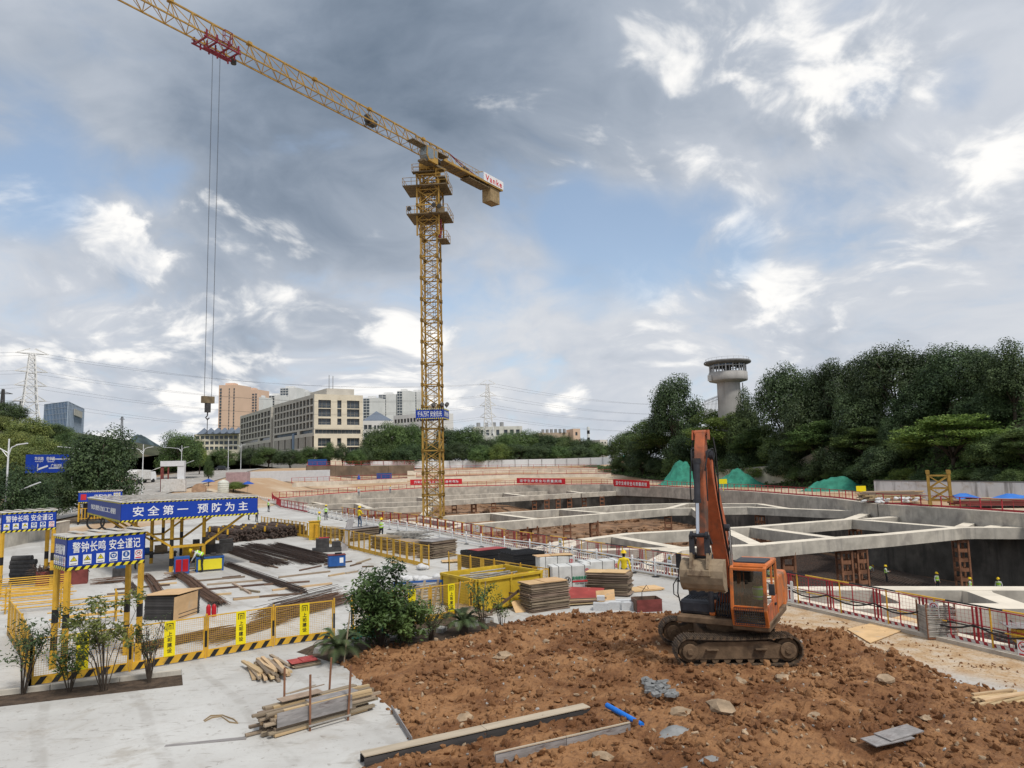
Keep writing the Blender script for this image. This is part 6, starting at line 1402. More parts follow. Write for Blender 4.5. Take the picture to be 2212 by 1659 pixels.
for a, c in zip(edge[1:4], edge[2:5]):
 a, c = Vector((*a, 0)), Vector((*c, 0)); x = (c - a).normalized(); nn = Vector((x.y, -x.x, 0)); nn = nn if nn.dot(-a) > 0 else -nn
 n = round((c - a).length / 2)
 for i in range(n):
  for t in range(5): p = a.lerp(c, (i + t / 5) / n) + nn * .17; pts.append((p.x, p.y, .72 - .22 * math.sin(PI * t / 5) - .05 * math.sin(i * 2.1)))
cb.path(pts, .028, 6); tag(cb.build('power_cable', MATS['hose']), 'thick black cable sagging along the near red guard rail', 'cable')
# white traffic railing in the yard
def white_rail():
 root = thing('white_railing', 'white plastic crowd railing with round posts running beside the pit edge', 'railing')
 pl = [P(548, 1079).xy, P(640, 1101).xy, P(737, 1124.5).xy, P(900, 1155).xy, P(1040, 1182).xy, P(1145, 1196).xy, P(1290, 1222).xy, P(1367, 1238).xy, P(1470, 1256).xy, P(1713, 1308).xy]; pts = [Vector((p[0], p[1], 0)) for p in pl]
 pb = B(); pb.tube((0, 0, .05), (0, 0, .86), .055, 12); pb.lathe([(.2, .0), (.2, .03), (.06, .07)], n=14, mi=1); pb.blob((0, 0, .9), .06); post = pb.mesh('railing_post', [MATS['white_paint'], MATS['hose']])
 for a, c in zip(pts, pts[1:]):
  n = max(1, round((c - a).length / 2.3)); x = (c - a).normalized()
  for i in range(n):
   p, q = a.lerp(c, i / n), a.lerp(c, (i + 1) / n); o = link('railing_post', post, root); o.location = p
   b = B(); b.bar(p + Zv * .75, q + Zv * .75, .05, .06); b.bar(p + Zv * .18, q + Zv * .18, .05, .06); b.bar(p + Zv * .6, q + Zv * .6, .035, .035); m = max(4, int((q - p).length / .2))
   for j in range(1, m): b.bar(p.lerp(q, j / m) + Zv * .18, p.lerp(q, j / m) + Zv * .6, .03)
   b.build('railing_panel', MATS['white_paint'], root)
 o = link('railing_post', post, root); o.location = pts[-1]
white_rail()
# slogan banners on the far rail
def banner(u0, v0, u1, v1, d0, d1, body, label, h=1.25):
 a, c = PD(u0, v0, d0), PD(u1, v1, d1); root = thing('slogan_banner', label, 'banner', a); d = c - a; x = d.normalized(); nn = Vector((x.y, -x.x, 0)).normalized(); L = d.length; b = B(); n = 24; f = []
 for i in range(n + 1): s = L * i / n; w = nn * (.05 * math.sin(i * 1.3)); b.v += [tuple(x * s + w), tuple(x * s + w * .3 - Zv * h)]
 for i in range(n): b.f.append((2 * i + 1, 2 * i + 3, 2 * i + 2, 2 * i)); b.m.append(0)
 o = b.build('cloth', MATS['banner_red'], root); sol = o.modifiers.new('thick', 'SOLIDIFY'); sol.thickness = .02
 place_text(fit_text(body, L * .86, h * .55, .016, MATS['sign_white'], 1.3), x * (L / 2) - Zv * h * .5 + nn * .1, x, x.cross(nn) * -1 if x.cross(nn).z < 0 else x.cross(nn), root)
 return root
banner(886, 1036, 998, 1034, 184.5, 188.5, '万科的工地上我的生命有保障', 'red slogan banner on the far rail, crossed by the crane mast', 1.4)
banner(1116, 1032.5, 1221, 1033.5, 189.5, 183.2, '坚守生命安全与质量底线', 'red slogan banner on the far rail right of the crane', 1.4)
banner(1325, 1035, 1403, 1039, 164.8, 158.5, '坚守生命安全与质量底线', 'red slogan banner at the far right corner of the pit', 1.6)
# THINGS IN THE YARD
mat('wood_old', (.30, .235, .17), .9, var=.25, scale=3, bump=.4, rand=.35, dirt=(.17, .14, .115), damt=.3, dscale=2.5)
mat('wood_new', (.50, .36, .21), .85, var=.15, scale=3, rand=.2)
mat('wood_wet', (.13, .085, .06), .85, var=.3, scale=3, rand=.3)
mat('ply_face', (.60, .40, .21), .75, var=.12, scale=2, rand=.12, dirt=(.45, .36, .26), damt=.3, dscale=1.5)
mat('ply_edge', (.24, .185, .135), .9, var=.3, scale=4, rand=.35)
mat('board_red', (.36, .055, .055), .6, var=.2, scale=2, rand=.15, dirt=(.42, .24, .2), damt=.2, dscale=3)
mat('board_grey', (.27, .255, .25), .8, var=.25, scale=3, bump=.2, dirt=(.13, .105, .10), damt=.45, dscale=2.5)
mat('formply_dark', (.055, .052, .052), .7, var=.3, scale=3, rand=.4)
mat('sack', (.60, .60, .60), .8, var=.12, scale=4, bump=.5)
mat('aac_block', (.52, .53, .54), .9, var=.08, scale=6, bump=.3)
mat('pack_wrap', (.56, .56, .545), .8, var=.1, scale=2.5, streak=((.42, .41, .39), 3, .4))
mat('green_print', (.02, .25, .13), .6)
mat('skip_yellow', (.56, .38, .03), .6, var=.18, scale=1.2, dirt=(.33, .21, .04), damt=.4, dscale=.9)
mat('blue_machine', (.02, .09, .30), .5, var=.15, dirt=(.07, .08, .1), damt=.3, dscale=2)
mat('rust_red', (.17, .045, .04), .8, var=.3, scale=2)
mat('fire_red', (.42, .012, .02), .35)
mat('grey_prop', (.30, .285, .26), .75, .2, var=.25, scale=4, rand=.3)
UNITS = {}
def piece(par, name, m, c, size, R=None, rz=0.0):
 if m not in UNITS:
  b = B(); b.box((0, 0, 0), (1, 1, 1)); UNITS[m] = b.mesh(name, MATS[m])
 o = link(name, UNITS[m], par); Rm = (R or Matrix.Rotation(rz, 3, 'Z')).to_4x4(); o.matrix_local = Matrix.Translation(Vector(c)) @ Rm @ Matrix.Diagonal((*size, 1)); return o
def along(par, name, m, a, c, w, h):
 a, c = Vector(a), Vector(c); d = c - a; x = d.normalized(); y = Zv.cross(x).normalized(); z = x.cross(y)
 R = Matrix(((x.x, y.x, z.x), (x.y, y.y, z.y), (x.z, y.z, z.z))); return piece(par, name, m, (a + c) / 2, (d.length, w, h), R)
rnd = random.Random(5)
def sheet_stack(name, label, c, L, Wd, n, t, rz, m='ply_edge', top='ply_face', jit=.05, cat='plywood stack', ntop=2):
 root = thing(name, label, cat, c, rz)
 for k in range(n):
  piece(root, 'sheet', m, (rnd.uniform(-jit, jit), rnd.uniform(-jit, jit), t * (k + .5)), (L * rnd.uniform(.9, 1.03), Wd * rnd.uniform(.9, 1.03), t * .8), rz=rnd.uniform(-.05, .05))
 for k in range(ntop): piece(root, 'sheet', top, ((.42 if k else -.1) * L * .4, rnd.uniform(-.02, .02), t * n + .012 + k * .02), (L * (.55 if k else .95), Wd * .98, .016), rz=rnd.uniform(-.03, .03))
 return root
# timber bearers and off-cuts lying on the yard
bear = [(231, 1286, 294, 1281), (275, 1293, 300, 1290), (247, 1275.5, 367, 1265), (335, 1265, 382, 1261), (411, 1258, 529, 1247.6), (447, 1265, 567, 1255), (429, 1277, 596, 1262), (441, 1289, 500, 1284), (504, 1297.5, 600, 1287), (503, 1262, 541, 1284), (503, 1296, 653, 1284), (588, 1277, 717, 1262), (570, 1265, 669, 1258), (602, 1249, 713, 1236), (710, 1246, 744, 1240), (747, 1240, 773, 1236), (647, 1234, 694, 1224), (757, 1224, 780, 1218), (648, 1297, 723, 1295), (844, 1216, 859, 1216), (782, 1226, 807, 1225), (770, 1219, 800, 1209), (480, 1250, 520, 1246), (560, 1205, 620, 1212), (540, 1215, 600, 1228), (700, 1222, 760, 1214), (520, 1275, 560, 1281), (330, 1258, 380, 1252), (400, 1231, 450, 1228), (355, 1240, 420, 1238)]
bear.sort(); ORD = []; _c = {}
for a, *_ in bear: k = 0 if a < 400 else 1 if a < 600 else 2; _c[k] = _c.get(k, 0) + 1; ORD.append(['first', 'second', 'third', 'fourth', 'fifth', 'sixth', 'seventh', 'eighth', 'ninth', 'tenth', 'eleventh', 'twelfth', 'thirteenth', 'fourteenth', 'fifteenth', 'sixteenth'][_c[k] - 1])
for i, (a, v0, c, v1) in enumerate(bear):
 p, q = P(a, v0), P(c, v1); m = ('wood_old', 'wood_wet', 'wood_old', 'wood_wet', 'wood_new')[i % 5]; w = rnd.uniform(.08, .13)
 o = along(None, 'timber_bearer', m, p + Zv * .05, q + Zv * .05, w, .085); Ln = (q - p).length
 side = 'left part of the rebar yard' if a < 400 else 'middle of the rebar yard' if a < 600 else 'right part of the rebar yard'
 tag(o, f"{ORD[i]} { {'wood_old': 'grey-brown', 'wood_wet': 'dark wet', 'wood_new': 'pale'}[m]} {'long' if Ln > 2.5 else 'short'} timber from the left on the {side}", 'timber', 'timbers lying in the rebar yard')
# reinforcing steel
def bundle(label, pts, width, n, r=.012, layers=3, m='rebar', jitter=.05, cat='rebar bundle', seed=0, name='rebar_bundle'):
 q = random.Random(seed); pts = [Vector(p) for p in pts]; root = thing(name, label, cat, pts[0]); b = B(); o = pts[0]
 for k in range(n):
  t = (k / max(1, n - 1) - .5); lay = q.random(); off = t * width + q.uniform(-.3, .3) * width / 4; z = .03 + (lay ** 1.4) * layers * r * 2.2 * (1 - abs(t) * 1.2); sh = q.uniform(-.5, .5); L = []
  for i, p in enumerate(pts):
   d = (pts[min(i + 1, len(pts) - 1)] - pts[max(i - 1, 0)]); d.z = 0; d.normalize(); y = Vector((-d.y, d.x, 0)); fan = 1 + (.35 * q.uniform(-1, 1) if i in (0, len(pts) - 1) else 0)
   L.append(p - o + y * off * fan + d * (sh if i in (0, len(pts) - 1) else 0) + Zv * (z + q.uniform(0, jitter) * .3))
  b.path(L, r, 4)
 tag(b.build('bars', MATS[m], root), kind='stuff'); return root
def mid(a, c, n=3): return [Vector(a).lerp(Vector(c), k / n) for k in range(n + 1)]
bundle('wide dark heap of straight rebar under the canopy corner, leftmost long heap', mid(P(486, 1184), P(600, 1222)), 1.5, 70, seed=1, layers=8, r=.016)
bundle('wide dark heap of straight rebar in the middle of the yard', mid(P(535, 1181), P(696, 1219)), 1.7, 80, seed=2, layers=9, r=.016)
bundle('dark heap of straight rebar beside the blue welding machine', mid(P(594, 1178), P(708, 1207)), 1.1, 50, seed=3, layers=7, r=.016)
bundle('narrow bundle of long straight rebar ending near the fence', mid(P(490, 1222), P(655, 1283)), .42, 30, seed=4, layers=8, r=.016)
bundle('thick bent rebar bundle ending beside the red extinguisher', [P(373, 1250), P(392, 1247), P(412, 1260), P(440, 1285), P(476, 1309)], .62, 70, seed=5, layers=14, r=.011, m='rebar_rust')
bundle('bent rebar bundle behind the plywood crate', [P(306, 1249), P(318, 1248), P(332, 1265), P(347, 1292)], .5, 50, seed=6, layers=10, r=.011, m='rebar_rust')
bundle('short rebar bundle left of the plywood crate', [P(276, 1259), P(285, 1270), P(298, 1287)], .4, 30, seed=7, layers=8, r=.011)
bundle('pile of short cut rebar on the open concrete', mid(P(214, 1262), P(262, 1258)), .5, 46, seed=8, layers=14, r=.012, m='rebar_rust')
bundle('long thin rebar stock behind the signed fence, left stretch', mid(P(287, 1408), P(488, 1365)), .9, 70, seed=9, layers=10, r=.010, m='rebar_rust')
bundle('long thin rebar stock behind the signed fence, middle stretch', mid(P(455, 1388), P(600, 1345)), .9, 80, seed=10, layers=12, r=.010, m='rebar_rust')
bundle('dense rebar stock behind the fence near the planter bush', mid(P(570, 1345), P(740, 1300)), 1.3, 90, seed=11, layers=26, r=.011, m='rebar_rust')
bundle('dense rebar stock behind the fence, upper layer beside the bush', mid(P(585, 1330), P(720, 1292)), 1.0, 60, seed=12, layers=30, r=.011, m='rebar')
rk = thing('bar_rack', 'yellow and black post rack holding dark round bundles of bars', 'rack')
e1 = (P(476, 1168) - P(391, 1153)).normalized(); e2 = Vector((-e1.y, e1.x, 0)); o0 = P(505, 1172)
def roundbundle():
 b = B(); q = random.Random(3)
 for k in range(19):
  a = 0 if k == 0 else (k - 1) * PI / 3 if k < 7 else (k - 7) * PI / 6; rr = 0 if k == 0 else .075 if k < 7 else .145
  sh = q.uniform(-.15, .1); b.tube((-6.2 + sh, rr * math.cos(a), rr * math.sin(a)), (sh, rr * math.cos(a), rr * math.sin(a)), .038, 6)
 for x in (-5.4, -4, -2.6, -1.2, -.3): b.tube((x, 0, 0), (x + .03, 0, 0), .19, 14)
 return b.mesh('bar_bundle', MATS['rebar'])
RBM = roundbundle()
def on_line(t): return o0.lerp(P(655, 1158), t)
for i, t in enumerate([0.0, .06, .12, .2, .27, .36, .43, .55, .62, .70, .78, .86, .93, 1.0]):
 for lay in range(2 if i % 3 else 1):
  p = on_line(t) + e1 * rnd.uniform(-.3, .4) + Zv * (.20 + .32 * lay); o = link('bar_bundle', RBM); o.scale = (1.1, 1.5, 1.5); o.location = p + Zv * (.08 + .12 * lay); o.rotation_euler = (rnd.uniform(0, 1), 0, math.atan2(e1.y, e1.x))
  tag(o, f"round dark steel bar bundle, {['first', 'second', 'third', 'fourth', 'fifth', 'sixth', 'seventh', 'eighth', 'ninth', 'tenth', 'eleventh', 'twelfth', 'thirteenth', 'last'][i]} from the left in the rack, {'upper' if lay else 'lower'} layer", 'steel bundle', 'round bar bundles in the rack')
for t in (-.03, .16, .32, .49, .66, .82):
 for s in (-.9, -3.0, -5.2):
  banded_post(rk, on_line(t) + e1 * s, 1.05, .12, dark=((.3, .62),))
for s in (-.9, -3.0, -5.2): bb_ = B(); bb_.bar(on_line(-.04) + e1 * s + Zv * .03, on_line(1.04) + e1 * s + Zv * .03, .14, .06); bb_.build('base_beam', MATS['yellow_paint'], rk)
# plywood covered stack of dark form panels (crate) and extinguishers
A_, B_, C_ = P(331, 1337), P(387, 1343.5), P(425, 1318); root = thing('panel_stack', 'stack of dark form panels covered with orange plywood sheets', 'panel stack', B_)
u_ = A_ - B_; w_ = C_ - B_; Lx, Ly = u_.length, min(w_.length, 1.5); ux, wy = u_.normalized(), w_.normalized(); Rm = Matrix(((ux.x, wy.x, 0), (ux.y, wy.y, 0), (0, 0, 1)))
for k in range(26): piece(root, 'form_panel', 'formply_dark', ux * (Lx / 2 + rnd.uniform(-.02, .02)) + wy * (Ly / 2) + Zv * (.035 * k + .03), (Lx * .97, Ly * .95, .029), Rm)
piece(root, 'cover_sheet', 'ply_face', ux * Lx / 2 + wy * Ly / 2 + Zv * .985, (Lx * 1.05, Ly * 1.06, .018), Rm @ Matrix.Rotation(.04, 3, 'Y')); piece(root, 'side_sheet', 'ply_face', ux * -.03 + wy * Ly / 2 + Zv * .47, (.018, Ly * 1.03, .95), Rm @ Matrix.Rotation(-.03, 3, 'Y'))
def extinguisher(p, label):
 r = thing('fire_extinguisher', label, 'extinguisher', p); b = B(); b.lathe([(.0, 0), (.085, 0), (.09, .03), (.09, .40), (.05, .47), (.03, .50)], n=18); b.build('body', MATS['fire_red'], r, True); b = B(); b.bar((-.02, 0, .5), (-.02, 0, .56), .03); b.bar((-.03, 0, .56), (.1, 0, .58), .025); b.build('valve', MATS['hose'], r); b = B(); b.path([(.03, 0, .53), (.1, .02, .5), (.12, .04, .3), (.11, .04, .12)], .012, 6); b.build('hose', MATS['hose'], r)
p = P(450, 1333); extinguisher(p, 'red fire extinguisher beside the bent rebar, left of a pair'); extinguisher(p + Vector((.2, .06, 0)), 'red fire extinguisher beside the bent rebar, right of a pair')
# machines under and beside the canopy
def machine(name, label, p, rz, parts, cat='machine'):
 r = thing(name, label, cat, p, rz)
 for nm, m, c, s in parts: b = B(); b.box(c, s); b.build(nm, MATS[m], r, bevel=.015)
 return r
r = machine('bending_machine', 'blue and yellow rebar bending table with a dark top', P(452, 1233), .5, [('leg', 'blue_machine', (x, y, .4), (.1, .1, .8)) for x in (-.7, .7) for y in (-.35, .35)] + [('side_panel', 'yellow_bright', (0, -.37, .42), (1.3, .04, .6)), ('side_panel', 'yellow_bright', (-.72, 0, .42), (.04, .6, .6)), ('frame', 'blue_machine', (0, 0, .82), (1.55, .85, .1)), ('work_plate', 'steel_dark', (0, 0, .9), (1.4, .75, .06)), ('bending_disc', 'steel_dark', (.2, 0, .98), (.3, .3, .1))])
machine('straightening_machine', 'dark rebar cutting machine behind the bending table', P(468, 1196), .4, [('base', 'steel_dark', (0, 0, .35), (2.2, .7, .7)), ('motor_housing', 'deck_steel', (-.5, 0, .9), (.8, .6, .5)), ('feed_roller', 'steel_dark', (.6, 0, .85), (.9, .3, .3))])
machine('distribution_box', 'red fire point box under the canopy beside the braced post', P(392, 1240), .5, [('body', 'blue_machine', (0, 0, .5), (.8, .4, 1.0)), ('door', 'fire_red', (-.18, -.21, .5), (.3, .02, .7)), ('door', 'fire_red', (.18, -.21, .5), (.3, .02, .7))], 'cabinet')
machine('cutting_saw', 'yellow electric box machine under the middle of the canopy', P(412, 1215), .5, [('body', 'yellow_paint', (0, 0, .75), (1.0, .6, .8)), ('stand', 'steel_dark', (0, 0, .2), (.8, .5, .4)), ('motor', 'steel_dark', (.3, 0, 1.3), (.4, .4, .3))])
machine('work_bench', 'dark cluttered work bench under the left of the canopy', P(335, 1225), .55, [('top', 'steel_dark', (0, 0, .85), (2.4, .8, .08))] + [('leg', 'steel_dark', (x, y, .4), (.08, .08, .8)) for x in (-1.1, 1.1) for y in (-.3, .3)] + [('bin', 'deck_steel', (.3, 0, 1.1), (.7, .5, .45)), ('bin', 'blue_machine', (-.6, 0, 1.05), (.5, .4, .35))], 'bench')
machine('threading_machine', 'dark blue threading machine under the near canopy edge', P(262, 1246), .5, [('base', 'steel_dark', (0, 0, .25), (.9, .5, .5)), ('body', 'blue_machine', (0, 0, .75), (.6, .45, .5)), ('chuck', 'steel_dark', (.4, 0, .8), (.3, .3, .3))])
machine('welding_machine', 'blue box welding machine in the middle of the rebar yard', P(727, 1226), .35, [('body', 'blue_machine', (0, 0, .42), (.98, .62, .62)), ('top_plate', 'rust_red', (0, 0, .755), (1.04, .68, .04)), ('skid', 'steel_dark', (0, -.28, .05), (1.0, .06, .1)), ('skid', 'steel_dark', (0, .28, .05), (1.0, .06, .1)), ('label_plate', 'sign_white', (.25, -.316, .45), (.22, .01, .3)), ('cable_clamp', 'hose', (.1, 0, .82), (.4, .2, .1))])
machine('bar_cutter', 'black rebar shear with flywheel motor near the yellow fence', P(706, 1192), .3, [('base', 'steel_dark', (0, 0, .15), (2.0, .7, .3)), ('gear_case', 'steel_dark', (-.3, 0, .6), (.9, .6, .7)), ('motor', 'steel_dark', (.65, 0, .5), (.6, .4, .4)), ('guard', 'fire_red', (-.2, .2, .98), (.7, .3, .06))])
machine('control_cabinet', 'yellow electrical cabinet standing in the long yellow fence', P(679, 1166), .1, [('body', 'skip_yellow', (0, 0, .75), (.8, .5, 1.5)), ('roof', 'yellow_paint', (0, 0, 1.53), (.95, .65, .05)), ('door', 'yellow_paint', (0, -.26, .8), (.66, .02, 1.2))], 'cabinet')
for i, (u, v) in enumerate(((206, 1127), (236, 1124), (268, 1122))):
 c = P(u, 1147, 0); b = B(); R_ = .82
 for t in range(5): b.path([Vector((R_ * math.cos(a) * (1 - .02 * t), .09 * t - .2, .92 + R_ * math.sin(a) * (1 - .02 * t))) for a in np.linspace(0, 2 * PI, 25)], .055, 6)
 r = thing('hose_coil', ['black upright hose coil left of the canopy, leftmost', 'black upright hose coil left of the canopy, middle', 'black upright hose coil half behind the canopy board'][i], 'hose coil', c, .5); tag(b.build('hose', MATS['hose'], r), kind='stuff'); b = B(); b.box((0, 0, .05), (.8, .5, .1)); b.build('chock', MATS['wood_old'], r)
# yellow pipe racks at the left edge
def pipe_rack(p, rz, label, L=2.4, n=9):
 r = thing('pipe_rack', label, 'rack', p, rz)
 for x in (-L / 2, L / 2):
  for y in (-.45, .45): b = B(); b.tube((x, y, 0), (x, y, 1.15), .03, 8); b.build('upright', MATS['yellow_paint'], r)
 for k in range(n): b = B(); z = .2 + (k % 5) * .2; y = -.45 + .9 * (k // 5); b.tube((-L / 2 - rnd.uniform(.1, .5), y, z), (L / 2 + rnd.uniform(.1, .5), y + .05, z), .024, 8); b.build('pipe', MATS['yellow_paint'], r)
 for z in (.25, .9):
  for x in (-L / 2, L / 2): b = B(); b.tube((x, -.6, z), (x, .6, z), .024, 8); b.build('cross_pipe', MATS['yellow_paint'], r)
pipe_rack(P(62, 1290), .5, 'yellow pipe rack at the left edge behind the near shelter'); pipe_rack(P(75, 1318), .45, 'yellow pipe rack nearest the left fence corner', 2.0); pipe_rack(P(190, 1345), .55, 'low yellow pipe rack under the near shelter', 1.9, 6)
c = P(135, 1262); r = thing('scrap_tray', 'rust red steel tray heaped with scrap rebar behind near shelter', 'tray', c, .5)
for nm, cc, s in (('side', (0, -.6, .4), (2.3, .05, .8)), ('side', (0, .6, .4), (2.3, .05, .8)), ('end', (-1.15, 0, .4), (.05, 1.2, .8)), ('end', (1.15, 0, .4), (.05, 1.2, .8)), ('floor', (0, 0, .05), (2.3, 1.2, .06))): b = B(); b.box(cc, s); b.build(nm, MATS['rust_red'], r)
b = B()
for k in range(90): q = Vector((rnd.uniform(-1.1, .9), rnd.uniform(-.5, .5), .3)); b.path([q, q + Vector((rnd.uniform(-.5, .5), rnd.uniform(-.4, .4), rnd.uniform(.3, .9))), q + Vector((rnd.uniform(-.8, .8), rnd.uniform(-.5, .5), rnd.uniform(.2, .7)))], .016, 4)
tag(b.build('scrap', MATS['rebar'], r), kind='stuff')
c = P(22, 1262); r = thing('mesh_rolls', 'dark rolled wire mesh standing behind the far sign shelter', 'wire roll', c)
for k in range(7): b = B(); b.tube((rnd.uniform(-.05, .05), .0, .1 + .21 * k), (rnd.uniform(1.0, 1.3), .1, .1 + .21 * k), .16, 12); b.build('roll', MATS['steel_dark'], r)
a, c = P(-40, 1196), P(150, 1152); d = c - a; n_ = Vector((d.y, -d.x, 0)).normalized(); b = B(); b.prism([Vector((0, 0, -.1)), d - Zv * .1, d + Zv * 1.25, Zv * 1.25], -n_, .4); r = thing('retaining_wall', 'low grey concrete wall along the street at the left edge', 'wall', a); b.build('wall_face', MATS['concrete'], r); b = B(); b.prism([n_ * .04 + Zv * 1.252, d + n_ * .04 + Zv * 1.252, d - n_ * .45 + Zv * 1.252, -n_ * .45 + Zv * 1.252], Zv, .06); b.build('coping', MATS['concrete_top'], r)
# formwork stacks behind the long yellow fence
sheet_stack('formwork_stack', 'ragged stack of old form boards under the standing worker', P(776, 1166), 3.4, 1.6, 22, .045, .9, 'ply_edge', 'board_grey', .18)
sheet_stack('formwork_stack', 'neat stack of old form boards at the end of the long fence', P(945, 1203), 2.2, 1.4, 30, .036, .85, 'ply_edge', 'board_grey', .08)
sheet_stack('formwork_stack', 'low stack of old form boards against the back of the long fence', P(835, 1185), 3.0, 1.2, 22, .04, -.95, 'ply_edge', 'wood_old', .12)
sheet_stack('formwork_stack', 'old form boards stacked behind the fence beside the yellow cabinet', P(715, 1160), 3.0, 1.3, 20, .04, -.95, 'ply_edge', 'wood_old', .12)
sheet_stack('formwork_stack', 'grey form boards stacked behind the fence below the prop pile', P(885, 1196), 2.6, 1.2, 24, .036, -.95, 'wood_old', 'wood_old', .1)
r = thing('prop_pile', 'pile of grey steel props with square ends behind the long fence', 'prop pile', P(888, 1178), -.35)
for k in range(48): x = (k % 12) * .23 - 1.3; z = .12 + (k // 12) * .27; b = B(); b.tube((x, -1.2 + rnd.uniform(-.15, .15), z), (x + rnd.uniform(-.1, .1), 1.2, z), .04, 6); b.box((x, -1.28 + rnd.uniform(-.1, .1), z), (.2, .02, .2), rnd.uniform(-.3, .3)); b.build('prop', MATS['grey_prop'], r)
o = along(None, 'leaning_board', 'board_grey', P(742, 1190), P(758, 1160) + Zv * 1.5, .55, .03); tag(o, 'grey plank leaning over the long yellow fence', 'plank')
# sacks
def sacks(label, p, n, spread, seed, hh=1):
 q = random.Random(seed); r = thing('sack_heap', label, 'sacks', p)
 for k in range(n):
  b = B(); lay = k // max(3, n // 2); b.blob((0, 0, 0), .33, seed + k, .35, 2, (1.15, .75, .5)); o = b.build('sack', MATS['sack'], r, True); o.location = (q.uniform(-spread, spread), q.uniform(-spread * .5, spread * .5), .15 + .24 * lay); o.rotation_euler = (q.uniform(-.3, .3), q.uniform(-.3, .3), q.uniform(0, 3))
sacks('heap of white filled sacks beside the yellow skip', P(920, 1268), 14, 1.15, 1); sacks('single white sack at the end of the long yellow fence', P(912, 1231), 2, .15, 40); sacks('white bags spilling behind the signed fence by the skip', P(985, 1285), 7, .6, 70)
sheet_stack('panel_pile', 'pile of grey wall panels behind the blue trestle', P(930, 1305), 1.9, .9, 16, .06, .75, 'aac_block', 'board_grey', .03, ntop=1)
r = thing('trestle', 'dark blue steel trestle with wooden ladder leaning on it', 'trestle', P(905, 1310), .2)
for x in (-1.0, 1.0): b = B(); b.bar((x, 0, 0), (x, 0, 1.0), .09); b.build('leg', MATS['blue_machine'], r)
b = B(); b.bar((-1.05, 0, 1.0), (1.05, 0, 1.0), .1); b.build('beam', MATS['blue_machine'], r)
r = thing('wooden_ladder', 'short brown wooden ladder frame leaning on blue trestle', 'ladder', P(900, 1318), .2)
for x in (-.35, .35, .9): along(r, 'rail', 'wood_old', (x - .3, -.55, 0), (x, .05, 1.15), .09, .05)
for k in range(3): along(r, 'rung', 'wood_old', (-.5 + .08 * k, -.3 + k * .12, .35 + k * .3), (.95, -.3 + k * .12, .35 + k * .3), .06, .04)
def plank_heap(name, label, p, d, L, rows_, cols, sz, m=('wood_old', 'wood_new', 'wood_old'), spread=.1, cat='plank pile', z0=.06):
 d = Vector(d).normalized(); y = Vector((-d.y, d.x, 0)); r = thing(name, label, cat, p)
 for j in range(rows_):
  for k in range(cols):
   if j and rnd.random() < .18: continue
   l = L * rnd.uniform(.75, 1.05); o = y * ((k - (cols - 1) / 2) * sz[0] * 1.12 + rnd.uniform(-.02, .02)) + d * rnd.uniform(-spread, spread) * L + Zv * (z0 + sz[1] * (j + .5) + rnd.uniform(0, .008)); a = d * l / 2 + y * rnd.uniform(-spread, spread) * .6
   along(r, 'plank', rnd.choice(m), o - a, o + a, sz[0] * rnd.uniform(.8, 1.05), sz[1] * .93)
 return r
plank_heap('plank_pile', 'pile of weathered planks behind the two thin stakes by the palm', P(1010, 1335), P(1050, 1345) - P(965, 1310), 2.6, 5, 6, (.12, .055), ('wood_old',), .07)
# skip
A_, B_, C_ = Vector((-1.55, 28.75, 0)), Vector((1.05, 30.75, 0)), Vector((-3.2, 30.8, 0)); x = (B_ - A_).normalized(); y = Vector((-x.y, x.x, 0)); Lx, Ly, Hs = 3.3, 2.7, 1.28; r = thing('skip', 'large open yellow steel skip heaped with grey scaffold pipes', 'skip', A_)
for nm, a, c, dv in (('front_side', x * 0, x * Lx, y), ('back_side', y * Ly, x * Lx + y * Ly, -y), ('end_side', y * 0, y * Ly, x), ('end_side', x * Lx, x * Lx + y * Ly, -x)): b = B(); b.prism([a + Zv * .08, c + Zv * .08, c + Zv * Hs, a + Zv * Hs], dv, .04); q = b.build(nm, MATS['skip_yellow'], r); b = B(); b.bar(a + Zv * Hs - dv * .03, c + Zv * Hs - dv * .03, .1, .1); [b.bar(a.lerp(c, t) + Zv * .1 - dv * .04, a.lerp(c, t) + Zv * (Hs - .05) - dv * .04, .08, .08) for t in (.02, .5, .98)]; b.build('rib', MATS['skip_yellow'], q)
b = B(); b.prism([Zv * .08, x * Lx + Zv * .08, x * Lx + y * Ly + Zv * .08, y * Ly + Zv * .08], Zv, .05); b.build('floor', MATS['skip_yellow'], r)
r = thing('pipe_load', 'grey scaffold pipes and frames lying in the yellow skip', 'scaffold pipes', A_ + Zv * .14)
for k in range(34): a = x * rnd.uniform(.2, 1.0) + y * rnd.uniform(.3, Ly - .3) + Zv * rnd.uniform(.3, 1.15); c = a + x * rnd.uniform(1.4, 2.2) + y * rnd.uniform(-.4, .4) + Zv * rnd.uniform(-.08, .1); b = B(); b.tube(a, c, .03, 7); b.build('pipe', MATS['grey_prop'], r)
b = B(); b.prism([x * .15 + y * .15 , x * (Lx - .15) + y * .15, x * (Lx - .15) + y * (Ly - .15), x * .15 + y * (Ly - .15)], Zv, .45); b.build('scrap_fill', MATS['wood_wet'], r)
